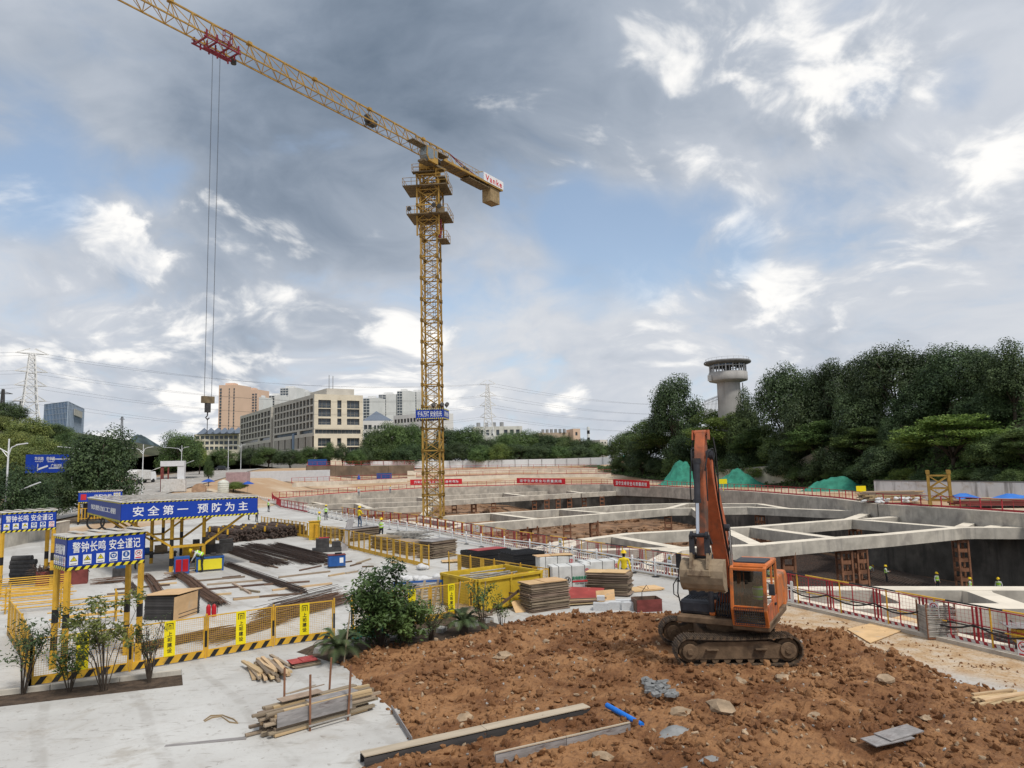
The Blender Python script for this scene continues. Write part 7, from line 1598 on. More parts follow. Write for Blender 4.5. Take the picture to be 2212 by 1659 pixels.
# black panel stacks, wrapped plywood packs
def black_stack(label, p, rz, L, Wd, n, top=None):
 r = thing('panel_stack', label, 'panel stack', p, rz)
 for k in range(n): piece(r, 'panel', 'black_paint', (rnd.uniform(-.03, .03), rnd.uniform(-.03, .03), .075 * k + .05), (L, Wd, .06))
 for k in range(6): piece(r, 'rib', 'black_paint', (0, -Wd / 2 + .1 + k * (Wd - .2) / 5, .075 * n + .03), (L, .04, .04))
 if top: piece(r, 'cover_sheet', top, (.1, 0, .075 * n + .07), (L * .8, Wd * .7, .02), rz=.1)
black_stack('long stack of black ribbed panels with pink boards on top', P(1050, 1222), .55, 2.6, 1.5, 12, 'board_red'); black_stack('stack of black ribbed panels right behind the yellow skip', P(1128, 1238), .55, 2.0, 1.6, 15)
def pack(label, p, rz, L=1.86, Wd=.95, H=1.1, text=True, top=None):
 r = thing('plywood_pack', label, 'plywood pack', p, rz); b = B(); b.box((0, 0, H / 2), (L, Wd, H)); b.build('wrapping', MATS['pack_wrap'], r, bevel=.03)
 for k in range(3): b = B(); b.box((-L / 3 + k * L / 3, 0, H / 2), (.025, Wd + .012, H + .012)); b.build('strap', MATS['hose'], r)
 for k in range(3): piece(r, 'skid', 'wood_old', (-L / 3 + k * L / 3 + .1, 0, -.05 + .05), (.09, Wd, .08))
 if text:
  f = Vector((0, -Wd / 2 - .02, 0)); place_text(fit_text('高端建筑模板', .82, .16, .01, MATS['green_print']), f + Vector((.42, 0, .55)), (1, 0, 0), (0, 0, 1), r); b = B(); b.box((.42, f.y, .40), (.8, .004, .07)); b.build('print_bar', MATS['picto_red'], r); place_text(fit_text('H', .14, .14, .05, MATS['black_paint']), f + Vector((-.22, 0, .48)), (1, 0, 0), (0, 0, 1), r); b = B(); b.disc(f + Vector((-.22, 0, .48)), .15, (0, -1, 0), 24, 0, .125); b.build('logo_ring', MATS['black_paint'], r)
  b = B(); b.disc(f + Vector((.72, 0, .86)), .1, (0, -1, 0), 20, 0, .075); b.box(f + Vector((.72, 0, .86)), (.04, .004, .11)); b.build('print_ring', MATS['picto_red'], r); place_text(fit_text('1760 8056 199', .6, .05, .01, MATS['black_paint']), f + Vector((.45, 0, .30)), (1, 0, 0), (0, 0, 1), r)
 if top: piece(r, 'loose_sheet', 'ply_face', (-.1, .05, H + .03), (L * 1.05, Wd * .9, .02), rz=.08); piece(r, 'loose_sheet', 'ply_face', (.3, -.1, H + .055), (L * .6, Wd * .8, .02), rz=-.1)
pack('white wrapped plywood pack with green print, nearest of three', (2.45, 33.9, .02), .2); pack('white wrapped plywood pack right behind the nearest one', (4.0, 35.2, .02), .25); pack('white wrapped plywood pack farthest back with loose sheets on top', (2.0, 37.3, .02), .2, top=True)
# plywood stacks right of the skip, loose boards
c1 = P(1195.6, 1324.8); sheet_stack('plywood_stack', 'square stack of used plywood with fresh orange sheet on top, front one', c1 + Vector((-.3, .85, 0)), 1.85, .95, 38, .029, .5, jit=.025)
c2 = P(1327, 1290); sheet_stack('plywood_stack', 'taller ragged stack of used plywood beside the yellow-shirted worker', c2 + Vector((-.1, .7, 0)), 1.9, 1.0, 34, .029, -.35, jit=.06)
def board(name, label, m, pts_c, size, R): o = piece(None, name, m, pts_c, size, R); tag(o, label, 'board'); return o
def lean(p, rz, tilt, L, H, t=.018): return p + Vector((0, 0, H / 2 * math.cos(tilt) + .01)), (L, t, H), Matrix.Rotation(rz, 3, 'Z') @ Matrix.Rotation(-tilt, 3, 'X')
board('red_board', 'red film-faced board leaning on the front plywood stack', 'board_red', *lean(P(1172, 1318) + Vector((.05, .25, 0)), .35, .75, 1.1, 1.3)); board('red_board', 'dark red board standing behind the leaning red board', 'board_red', *lean(P(1182, 1306) + Vector((.1, .3, 0)), .5, .45, .8, 1.0)); board('plywood_offcut', 'orange plywood piece lying against the red board', 'ply_face', *lean(P(1120, 1318) + Vector((.25, -.1, 0)), .25, 1.15, .95, .8)); board('red_board', 'long red board lying between the two plywood stacks', 'board_red', *lean(P(1262, 1293) + Vector((0, .2, 0)), -.35, 1.05, 1.7, .75)); board('plywood_offcut', 'orange plywood strip standing before the ragged stack', 'ply_face', *lean(P(1308, 1297), .3, .1, .85, .42)); board('plywood_offcut', 'pale plank laid across the red board between stacks', 'wood_new', *lean(P(1270, 1280), -.4, 1.2, 1.5, .3))
plank_heap('plank_pile', 'brown planks strewn between the two plywood stacks', P(1260, 1305), (1, .1, 0), 1.7, 3, 5, (.14, .04), ('wood_old', 'wood_new', 'wood_wet'), .15)
r = thing('hand_cart', 'upturned brown wooden frame beside the fence and red board', 'wooden frame', P(1085, 1320), .7)
for s in (-.25, .25): along(r, 'rail', 'wood_wet', (-.8, s, .1), (.7, s, .75), .07, .09)
for k in range(3): along(r, 'slat', 'wood_wet', (-.3 + .4 * k, -.3, .3 + .17 * k), (-.3 + .4 * k, .3, .3 + .17 * k), .06, .05)
for i, (dx, dy, z, l) in enumerate(((0, 0, .15, 'pale grey block in front, left of the block pile'), (.62, .12, .15, 'pale grey block in the middle of the block pile'), (1.1, .0, .15, 'pale grey block at the right of the block pile'), (.02, .18, .45, 'small pale grey block set on top of the left block'), (.95, .35, .18, 'pale grey block at the rear of the block pile'))):
 p = P(1318, 1318) + Vector((dx - .35, dy, z)); o = piece(None, 'aerated_block', 'aac_block', p, (.6 if i != 3 else .3, .3, .3 if i != 3 else .16), rz=rnd.uniform(-.25, .25)); tag(o, l, 'block', 'pale blocks beside the brown box')
r = thing('mortar_box', 'open brown wooden mortar box beside the excavator', 'mortar box', P(1398, 1322) + Vector((.05, .35, 0)), .12)
for nm, c, s in (('side', (0, -.38, .24), (1.0, .03, .46)), ('side', (0, .38, .24), (1.0, .03, .46)), ('end', (-.5, 0, .24), (.03, .74, .46)), ('end', (.5, 0, .24), (.03, .74, .46)), ('floor', (0, 0, .03), (1.0, .74, .03))): piece(r, nm, 'rust_red' if c[1] < 0 else 'wood_wet', c, s)
b = B(); b.path([(-.2, 0, .05), (-.15, .05, .7), (.05, .1, .95), (.12, .1, .8)], .015, 6); tag(b.build('steel_hook', MATS['rebar']), 'thin bent steel bar standing in the mortar box', 'steel bar').location = r.location
sheet_stack('plywood_sheets', 'few loose plywood sheets on the ground behind the mortar box', P(1395, 1274), 1.6, 1.0, 2, .03, .3, 'ply_face', 'ply_face', .2)
sheet_stack('plywood_sheets', 'loose plywood sheets on the ground left of the black stacks', P(985, 1214), 1.7, 1.0, 2, .04, .2, 'wood_old', 'ply_face', .2)
# prop basket by the guard rail, plywood cover on the ground
r = thing('prop_basket', 'steel basket stacked with galvanised scaffold frames beside the red rail', 'basket', P(2041, 1384) + Vector((.02, .4, 0)), -.12)
for x in (-.42, .42):
 for y in (-.35, .35): b = B(); b.bar((x, y, 0), (x, y, 1.12), .045); b.build('corner_post', MATS['rust'], r)
for k in range(22): z = .1 + k * .042; b = B(); y0 = rnd.uniform(-.3, .3); b.tube((-.42, -.36, z + rnd.uniform(-.02, .02)), (.42, -.36 + rnd.uniform(-.03, .03), z + rnd.uniform(-.03, .03)), .02, 6); b.tube((-.4, .1, z), (.4, -.2, z + .02), .02, 6); b.tube((.4, -.34, z), (.4, .34, z), .02, 6); b.tube((-.4, -.34, z), (-.4, .34, z), .02, 6); b.build('scaffold_frame', MATS['grey_prop'], r)
b = B(); b.bar((-.45, -.36, .06), (.45, -.36, .06), .05); b.bar((-.45, .36, .06), (.45, .36, .06), .05); b.build('base', MATS['rust'], r)
pp = [P(1880, 1392), P(1998, 1345), P(1950, 1332), P(1830, 1362)]; b = B(); b.prism([q + Zv * .03 for q in pp], Zv, .02); tag(b.build('ground_sheet', MATS['ply_face']), 'large plywood sheet laid flat on the muddy concrete', 'plywood')
r = machine('pump_unit', 'small yellow pump unit with grey cover at the right edge', P(2205, 1420) + Vector((.35, .2, 0)), -.3, [('body', 'skip_yellow', (0, 0, .55), (.6, .5, .4)), ('base', 'steel_dark', (0, 0, .2), (.5, .4, .35)), ('cover', 'board_grey', (-.05, 0, .82), (.95, .8, .03))])
b = B(); p0 = P(2140, 1385)
for s in range(3): b.path([p0 + Vector((.15 * s, .1 * s, .03)), p0 + Vector((.4, -.2 - .1 * s, .02)), p0 + Vector((.8, -.1, .03)), p0 + Vector((1.2, .2 - .2 * s, .1)), p0 + Vector((1.0, .5, .5))], .02, 6)
tag(b.build('loose_cable', MATS['hose']), 'loops of black cable lying beside the pump unit', 'cable')
# foreground timber
plank_heap('timber_pile', 'heap of pale squared timbers on the front slab beside the fence', P(578, 1458), P(600, 1492) - P(525, 1412), 1.75, 4, 8, (.10, .06), ('wood_new', 'wood_old', 'wood_new'), .2)
sheet_stack('board_offcuts', 'small stack of red and brown board offcuts on the front slab', P(655, 1440), .8, .55, 6, .03, .6, 'ply_edge', 'board_red', .06, cat='board stack')
root = plank_heap('timber_rack', 'large rack of long timbers and grey boards held by pipe stakes', P(682, 1562), P(835, 1508) - P(530, 1590), 2.6, 8, 7, (.09, .062), ('wood_old', 'wood_new', 'wood_old', 'wood_old'), .09, 'timber rack')
dd = (P(835, 1508) - P(530, 1590)).normalized(); yy = Vector((-dd.y, dd.x, 0))
for k, (t, z, m, hh, ln) in enumerate(((-.2, .42, 'board_grey', .3, 1.8), (.35, .52, 'board_grey', .22, 1.2), (-.3, .56, 'wood_old', .2, 1.0))): along(root, 'form_board', m, dd * (t - ln / 2) - yy * (.42 - .3 * k) + Zv * (z + .04 * k), dd * (t + ln / 2) - yy * (.42 - .3 * k) + Zv * (z + .04 * k), .02 if k == 0 else .3, hh if k == 0 else .02)
for t, s in ((-.38, -.50), (.55, -.50), (-.55, .48), (.55, .48)): b = B(); q = dd * t + yy * s; b.tube(q, q + Zv * 1.25 + dd * (.08 if t > 0 else 0), .026, 8); b.build('stake', MATS['rust'], root)
b = B(); b.tube(dd * -.42 - yy * .53 + Zv * .16, dd * .6 - yy * .53 + Zv * .16, .024, 8); b.build('tie_pipe', MATS['grey_prop'], root)
plank_heap('lath_bundle', 'thin dark laths lying between the timber heaps', P(660, 1492), dd, 1.0, 3, 5, (.03, .02), ('wood_old',), .2, z0=.0)
o = along(None, 'loose_plank', 'board_grey', P(356, 1616) + Zv * .03, P(532, 1600) + Zv * .05, .14, .03); tag(o, 'grey plank lying flat at the bottom left of the slab', 'plank')
b = B(); sp = [P(u, v) for u, v in ((440, 1562), (455, 1552), (480, 1550), (505, 1560), (514, 1568), (496, 1566), (478, 1553), (458, 1556), (442, 1564))]
for i in range(len(sp) - 1): b.bar(sp[i] + Zv * (.04 + .01 * (i % 2)), sp[i + 1] + Zv * (.04 + .01 * ((i + 1) % 2)), .012, .06)
tag(b.build('lifting_sling', mat('sling', (.30, .22, .13), .9)), 'brown webbing sling lying on the front slab', 'sling')
plank_heap('plank_pile', 'pale planks lying on the soil at the right edge', P(2160, 1520), P(2212, 1503) - P(2090, 1525), 1.5, 3, 5, (.1, .045), ('wood_new',), .12)
for k, (u, v, l) in enumerate(((1920, 1630, 'grey form board lying on the soil at bottom right, lower one'), (1945, 1620, 'grey form board lying on top of the other at bottom right'))): o = piece(None, 'form_board', 'board_grey', P(u, v) + Zv * (.30 + .03 * k), (1.0, .38, .02), Matrix.Rotation(.36 + .1 * k, 3, 'Z') @ Matrix.Rotation(.05, 3, 'X')); tag(o, l, 'board')
def form_beam(a, c, label, w, h, top='ply_pale', sd='formply_dark'):
 mat('ply_pale', (.44, .37, .28), .85, var=.15, scale=2, rand=.1, dirt=(.30, .21, .13), damt=.35, dscale=2); a, c = Vector(a), Vector(c); r = thing('form_beam', label, 'formwork', a); d = c - a; x = d.normalized(); y = Vector((-x.y, x.x, 0)); L = d.length
 n = max(2, round(L / 2.2))
 for k in range(n): s0, s1 = L * k / n + .005, L * (k + 1) / n - .005; along(r, 'top_board', top, x * s0 + Zv * h, x * s1 + Zv * h, w, .02); along(r, 'side_board', sd, x * s0 - y * (w / 2 - .01) + Zv * (h / 2 - .02), x * s1 - y * (w / 2 - .01) + Zv * (h / 2 - .02), .018, h - .03); along(r, 'side_board', sd, x * s0 + y * (w / 2 - .01) + Zv * (h / 2 - .02), x * s1 + y * (w / 2 - .01) + Zv * (h / 2 - .02), .018, h - .03)
 for k in range(int(L / .35)): along(r, 'batten', 'wood_wet', x * (.2 + k * .35) - y * (w / 2 + .02), x * (.2 + k * .35) - y * (w / 2 + .02) + Zv * (h - .05), .04, .03)
form_beam(P(782, 1655, .02), P(1268, 1545, .02), 'long shallow timber form across the soil at the bottom', .30, .22); form_beam(P(1070, 1662, .0), P(1362, 1592, .0), 'second timber form in the soil below the blue pipe', .05, .30, sd='board_grey')
o = along(None, 'edge_board', 'board_grey', P(846, 1540) + Zv * .08, P(890, 1612) + Zv * .08, .02, .2); tag(o, 'thin grey edge board along the corner of the front slab', 'board')
b = B(); b.tube(P(1312, 1548) + Zv * .25, P(1388, 1583) + Zv * .16, .06, 14); tag(b.build('blue_pipe', mat('pvc_blue', (.01, .16, .62), .35)), 'bright blue plastic pipe stub sticking out of the soil', 'pipe')
for u, v, l in ((647, 1490, 'thin pipe stake standing at the left back of timber rack'),): pass
# SOIL, PLANTER, PLANTS
SB = [P(u, v).xy for u, v in ((735, 1436), (800, 1402), (880, 1392), (1000, 1376), (1100, 1362), (1185, 1342), (1300, 1326), (1460, 1331), (1580, 1338), (1740, 1362), (1830, 1388), (1905, 1412), (2050, 1466), (2212, 1513), (2330, 1560))] + [Vector((13.5, 11.0)), Vector((-3.2, 11.0)), P(770, 1668).xy, P(892, 1613).xy, P(848, 1538).xy]
def sb_dist(x, y):
 inside = False; best = 1e9; n = len(SB); j = n - 1
 for i in range(n):
  a, c = SB[j], SB[i]
  if (c.y > y) != (a.y > y) and x < (a.x - c.x) * (y - c.y) / (a.y - c.y) + c.x: inside = not inside
  d = c - a; t = max(0, min(1, ((x - a.x) * d.x + (y - a.y) * d.y) / d.length_squared)); best = min(best, math.hypot(x - a.x - d.x * t, y - a.y - d.y * t)); j = i
 return best if inside else -best
MND = [(P(1230, 1362).xy, 2.0, .9, .42), (P(1110, 1385).xy, 1.3, .8, .25), (P(1400, 1370).xy, 1.0, .8, .38), (P(1800, 1400).xy, 1.3, .7, .36), (P(1420, 1440).xy, 1.4, 1.0, .28), (P(1950, 1440).xy, 1.4, .8, .25), (P(1600, 1540).xy, 1.9, .7, .22), (P(1350, 1470).xy, 1.3, .7, .25), (P(1850, 1500).xy, 1.6, .6, .2), (P(1000, 1450).xy, 1.6, 1.0, .12), (P(1700, 1600).xy, 1.2, .5, .18)]
def SZ(x, y, s=None):
 s = sb_dist(x, y) if s is None else s; s += .22 * noise.noise(Vector((x * 1.6, y * 1.6, 1))) + .1 * noise.noise(Vector((x * 5, y * 5, 3)))
 e = ss(-.05, .45, s); h = .10 * e
 for (c, rx, ry, a) in MND: h += a * math.exp(-((x - c.x) / rx) ** 2 - ((y - c.y) / ry) ** 2) * e
 v = Vector((x, y, 0)); h += e * (.085 * noise.noise(v * .9) + .07 * noise.noise(v * 2.3 + Vector((7, 0, 0))) + .055 * abs(noise.noise(v * 5.1)) + .05 * abs(noise.noise(v * 10.5)) + .028 * noise.noise(v * 22))
 flat_ = ss(.12, .4, noise.noise(Vector((x * .35, y * .35, 21)))); h -= e * flat_ * .05; trk = abs(((x * .34 + y * .94) % 2.4) - 1.2); h -= e * .05 * ss(.34, .2, trk) * ss(17.8, 18.6, y) * ss(22, 21, y) * (x > 7.5)
 ex = max(abs(x - 6.2) - 1.9, abs(y - 21.95) - 1.5)
 if ex < .6: h = min(h, .10 + max(0, ex) * .5)
 return h if s > -.15 else -.05
def soil_mat():
 m = bpy.data.materials.new('soil_brown'); m.use_nodes = True; t = m.node_tree; t.nodes.clear(); g = NT(t); MATS['soil_brown'] = m
 p = g.n('ShaderNodeNewGeometry').outputs['Position']; n1 = g.noise(p, .55, 8, .65, .8); n2 = g.noise(p, 7, 6, .65); n3 = g.noise(p, 26, 5, .65)
 col = g.mix(g.ss(n1, .38, .62), (.15, .066, .027), (.30, .155, .070)); col = g.mix(g.math('MULTIPLY', g.ss(n2, .48, .68), .6), col, (.075, .033, .016)); col = g.mix(g.math('MULTIPLY', g.ss(n3, .55, .72), .6), col, (.31, .175, .09))
 bs = g.n('ShaderNodeBsdfPrincipled', {'Base Color': col, 'Roughness': .85, 'Specular IOR Level': .25}); bp = g.n('ShaderNodeBump', {'Strength': .9, 'Distance': .035, 'Height': g.math('ADD', n2, g.math('MULTIPLY', n3, .6))}); g.L.new(bp.outputs[0], bs.inputs['Normal'])
 g.L.new(bs.outputs[0], g.n('ShaderNodeOutputMaterial').inputs[0]); return m
soil_mat()
def soil():
 st = .06; b = B(); id_ = {}
 for x in np.arange(-6.5, 14.2, st):
  for y in np.arange(11.2, 29.8, st):
   s = sb_dist(x, y)
   if s > -.5: id_[(round(x / st), round(y / st))] = len(b.v); b.v.append((float(x), float(y), SZ(x, y, s)))
 for (i, j), a in id_.items():
  q = ((i + 1, j), (i + 1, j + 1), (i, j + 1))
  if all(k in id_ for k in q): b.f.append((a, *[id_[k] for k in q])); b.m.append(0)
 o = b.build('soil', MATS['soil_brown'], smooth=False); tag(o, kind='structure')
soil()
def clods(name, n, lo, hi, m, seed, label, sq=.7, pw=3.0, edge=-.1, apron=False):
 rng = np.random.default_rng(seed); V0 = np.array(ICO[1][0]); F0 = np.array(ICO[1][1]); V = []; k = 0
 while k < n:
  x, y = rng.uniform(-6, 13.5), rng.uniform(11.5, 29); s = sb_dist(x, y)
  if s < edge or (abs(x - 6.2) < 1.8 and abs(y - 21.95) < 1.4): continue
  if apron and not (s < -.05 and 7.5 < x < 14.2 - (y - 20.6) * .4 and s > -2.2 and rng.random() < .15 + .85 * (abs(((x * .42 + y * .91) % 1.9) - .95) < .22)): continue
  if noise.noise(Vector((x * .8, y * .8, seed))) < rng.uniform(-.6, .35): continue
  r = lo + (hi - lo) * rng.random() ** pw; A = np.linalg.qr(rng.normal(size=(3, 3)))[0]
  v = V0 * (1 + rng.uniform(-.35, .3, (12, 1))) * np.array([1, rng.uniform(.55, 1), rng.uniform(.4, sq)]) * r
  V.append(v @ A.T + np.array([x, y, max(0, SZ(x, y, s)) + r * .3])); k += 1
 V = np.concatenate(V); F = (F0[None] + 12 * np.arange(n)[:, None, None]).reshape(-1, 3); me = bpy.data.meshes.new(name); me.from_pydata(V.tolist(), [], F.tolist()); me.materials.append(MATS[m]); o = link(name, me); tag(o, label, 'soil', kind='stuff')
mat('stone_tan', (.34, .25, .165), .9, var=.3, scale=2.5, bump=.5); mat('stone_grey', (.30, .29, .275), .9, var=.25, scale=3)
clods('soil_clods', 14000, .008, .13, 'soil_brown', 11, 'loose brown clods over the dug soil', .7, 4.2); clods('soil_stones', 1300, .012, .085, 'stone_tan', 12, 'pale tan stones scattered in the dug soil', .6, 2.5); clods('mud_crumbs', 900, .008, .06, 'soil_brown', 15, 'dark mud crumbs in wheel tracks on the apron', .5, 3, -9, True); clods('rubble', 260, .015, .07, 'stone_grey', 13, 'grey rubble scattered in the dug soil', .6)
for i, (u, v, r, l) in enumerate(((1090, 1432, .26, 'flat tan rock on the soil below the palm'), (1005, 1560, .2, 'pale rock pair in the soil above the long form, left'), (1560, 1555, .3, 'largest flat tan rock in the middle of the soil'), (1470, 1560, .2, 'tan rock left of the largest flat rock'), (1915, 1500, .22, 'upright tan rock in the soil right of centre'), (1600, 1480, .16, 'pale rock below the excavator track'), (1480, 1398, .12, 'pale stone before the excavator left track end'), (1690, 1480, .2, 'pale split rock right below the excavator'), (1180, 1400, .14, 'small tan rock on the rear soil ridge'), (1300, 1650, .18, 'tan rock at the bottom edge'), (1760, 1560, .14, 'tan rock right of the cement patch'), (2000, 1560, .12, 'small rock left of the right edge planks'))):
 p = P(u, v); b = B(); b.blob((0, 0, 0), r, i * 3 + 1, .6, 2, (1.2, .8, .5)); o = b.build('rock', MATS['stone_tan'], loc=(p.x, p.y, max(0, SZ(p.x, p.y)) + r * .15)); o.rotation_euler[2] = i; tag(o, l, 'rock', 'rocks in the dug soil')
mat('cement', (.23, .235, .235), .9, var=.2, scale=3, bump=.5, bscale=20)
for i, (u, v, rx, ry, h) in enumerate(((1465, 1592, .8, .42, .17), (1520, 1654, .8, .3, .15))):
 p = P(u, v); net_mound(p.x, p.y, rx, ry, h, 30 + i, ['grey wet cement heap in the middle of the soil', 'grey cement heap at the bottom edge'][i], max(0, SZ(p.x, p.y)) + .02, .4, 'cement_heap', MATS['cement'], 'cement', 'cement heaps on the soil')
r = thing('brick_heap', 'small heap of grey paving bricks tipped on the soil', 'brick pile', P(1425, 1512)); 
for k in range(46): q = Vector((rnd.uniform(-.3, .3), rnd.uniform(-.75, .75), 0)); w = r.location + q; piece(r, 'brick', 'cement', (q.x, q.y, max(0, SZ(w.x, w.y)) + rnd.uniform(.04, .16)), (.2, .1, .06), Matrix.Rotation(rnd.uniform(0, 3), 3, 'Z') @ Matrix.Rotation(rnd.uniform(-.5, .5), 3, 'X'))
# front slab and planter
fs = [P(u, v).xy for u, v in ((-120, 1545), (395, 1484), (392, 1447), (690, 1400), (738, 1438), (850, 1539), (893, 1614), (772, 1668))] + [Vector((-3.4, 9.0)), Vector((-16, 9.0))]
b = B(); b.prism([(p.x, p.y, .010) for p in fs], Zv, .035); tag(b.build('front_slab', CONC_YARD), kind='structure')
mat('planter_soil', (.075, .052, .036), .95, var=.4, scale=4, bump=.8)
bed = [P(u, v).xy for u, v in ((-60, 1512), (392, 1459), (396, 1483), (-60, 1536))]; b = B(); b.prism([(p.x, p.y, .0) for p in bed], Zv, .02); tag(b.build('planter_bed', MATS['planter_soil']), kind='structure')
bed = [P(u, v).xy for u, v in ((640, 1412), (760, 1362), (930, 1330), (1060, 1345), (1110, 1362), (1000, 1380), (880, 1398), (745, 1442))]; b = B(); b.prism([(p.x, p.y, .0) for p in bed], Zv, .05); tag(b.build('planter_bed', MATS['planter_soil']), kind='structure')
k_ = thing('kerb', 'low concrete kerb between planter and yellow fence', 'kerb')
for a, c in ((P(-60, 1509), P(110, 1490)), (P(110, 1490), P(260, 1473)), (P(260, 1473), P(392, 1457))): b = B(); b.bar(a + Zv * .07, c + Zv * .07 - (c - a).normalized() * .02, .14, .14); b.build('kerb_stone', MATS['concrete'], k_)
k2 = thing('rubble_edge', 'broken concrete edging stones beside the palms', 'edging')
for k in range(12): p = P(690 + k * 33, 1408 - k * 5.5 + rnd.uniform(-5, 5)); piece(k2, 'stone', 'stone_grey', p + Zv * .1, (.4, .25, .2), Matrix.Rotation(rnd.uniform(0, 3), 3, 'Z') @ Matrix.Rotation(rnd.uniform(-.3, .3), 3, 'X'))
# plants
def shrub(name, label, p, h, w, stems, leaves, L, seed, leaf='leaf_mid', asp=.36, low=.35, cl=.22, cat='shrub', hm=.6):
 q = random.Random(seed); rng = np.random.default_rng(seed); r = thing(name, label, cat, p); b = B(); tips = []
 for k in range(stems):
  a = q.uniform(0, 6.28); rad = w / 2 * q.uniform(.25, 1); hh = h * q.uniform(hm, 1); e = Vector((rad * math.cos(a), rad * math.sin(a), hh)); m_ = Vector((e.x * .35 + q.uniform(-.08, .08), e.y * .35, hh * .5)); b.path([(e.x * .05, e.y * .05, -.05), m_, e], [.016, .011, .004], 5); tips.append(e)
  for t in range(4): s = m_.lerp(e, q.uniform(0, .9)); f = s + Vector((q.uniform(-.3, .3) * w * .5, q.uniform(-.3, .3) * w * .5, q.uniform(.05, .25) * h * .6)); b.path([s, s.lerp(f, .5) + Vector((0, 0, .03)), f], [.007, .005, .002], 4); tips.append(f)
 C = []; N = []
 for k in range(leaves):
  t = q.choice(tips)
  if t.z < h * low: continue
  d = np.array([q.gauss(0, 1), q.gauss(0, 1), q.gauss(.2, .8)]); d /= np.linalg.norm(d) + 1e-6; C.append(np.array(t) + d * cl * q.random() ** .6); N.append(np.array([q.gauss(0, .6), q.gauss(0, .6), 1.0]) + d * .5)
 link('foliage', quads_mesh('foliage', np.array(C), np.array(N), rng.uniform(.6, 1.3, len(C)) * L, asp, MATS[leaf], rng), r); b.build('stems', MATS['bark'], r); return r
shrub('broadleaf_shrub', 'large glossy green shrub in front of the yard fence', P(822, 1402), 2.5, 2.3, 44, 7000, .17, 3, 'leaf_mid', low=.0, cl=.3, hm=.2)
shrub('broadleaf_shrub', 'lower glossy shrub at the right of the large one', P(875, 1395), 1.4, 2.0, 24, 3400, .16, 4, 'leaf_mid', low=.0, hm=.25); shrub('broadleaf_shrub', 'sparse brown-green shrub between the two palms', P(930, 1385), 1.2, 1.5, 18, 800, .09, 5, 'leaf_dark', low=.1)
shrub('sapling', 'leafy sapling before the near shelter with large pale leaves', P(225, 1494), 2.45, 2.3, 15, 1700, .16, 6, 'leaf_olive', low=.55); shrub('sapling', 'spindly sapling at the left edge of the planter', P(48, 1502), 2.0, 1.9, 12, 900, .12, 7, 'leaf_dark', low=.4); shrub('sapling', 'low leafy sapling between the two larger ones', P(150, 1496), 1.25, 1.1, 10, 700, .12, 8, 'leaf_mid', low=.2); shrub('sapling', 'almost bare twiggy shrub at the end of the planter', P(322, 1476), 1.75, 1.0, 20, 420, .08, 9, 'leaf_dark', low=.3); shrub('sapling', 'thin sapling with few leaves before the yellow skip', P(1045, 1370), 1.9, 1.5, 10, 600, .11, 10, 'leaf_mid', low=.35); shrub('sapling', 'thin sapling with bright leaves beside the red board', P(1085, 1368), 1.35, .7, 6, 260, .10, 12, 'leaf_light', low=.25)
def palm(label, p, R_, n, seed):
 q = random.Random(seed); r = thing('sago_palm', label, 'palm', p); b = B(); b.lathe([(.13, -.05), (.16, .2), (.13, .42), (.02, .5)], n=12); b.build('trunk', MATS['bark'], r, True)
 for k in range(n):
  a = 2 * PI * k / n + q.uniform(-.15, .15); el = q.uniform(.15, 1.15); L = R_ * q.uniform(.8, 1.1); b = B(); pts = []; N = 14
  for i in range(N + 1): t = i / N; rr = L * t * math.cos(el) * (1 - .1 * t); z = .42 + L * t * math.sin(el) - .75 * L * t * t * (1.0 - .25 * el); pts.append(Vector((rr * math.cos(a), rr * math.sin(a), max(.03, z))))
  b.path(pts, [.012 * (1 - .7 * i / N) for i in range(N + 1)], 4); sd_ = Vector((-math.sin(a), math.cos(a), 0))
  for i in range(2, N * 3):
   t = i / (N * 3); f = t * N; c = pts[int(f)].lerp(pts[min(N, int(f) + 1)], f - int(f)); d = (pts[min(N, int(f) + 1)] - pts[int(f)]).normalized(); ll = .26 * math.sin(PI * min(1, .12 + t * .9)) ** .6
   for s in (-1, 1): e = c + (sd_ * s * .85 + d * .5 + Zv * .12).normalized() * ll - Zv * .04; w = d * .011; b._a([c - w, c + w, e + Zv * .0], [(0, 1, 2)])
  b.build('frond', MATS['palm_leaf'], r)
leaf_mat('palm_leaf', (.045, .075, .028), (.085, .115, .045), trans=.15)
palm('drooping sago palm beside the timber on the front slab', P(733, 1432), 1.4, 28, 1); palm('upright sago palm at the edge of the brown soil', P(1002, 1374), 1.3, 24, 2)
x, y = P(800, 1378).xy; net_mound(x, y, .9, .6, .7, 9, 'heap of teal debris netting under the large shrub', 0, .5, name='net_heap')
for u, v, l in ((985, 1350, 'thin wooden stake left of the upright palm, leaning'), (1040, 1350, 'thin wooden stake right of the upright palm'), (742, 1440, 'thin wooden stake beside the drooping palm')): b = B(); p = P(u, v); b.tube(p, p + Vector((.18, .05, 1.55)), .022, 7); tag(b.build('wooden_stake', MATS['wood_old']), l, 'stake')
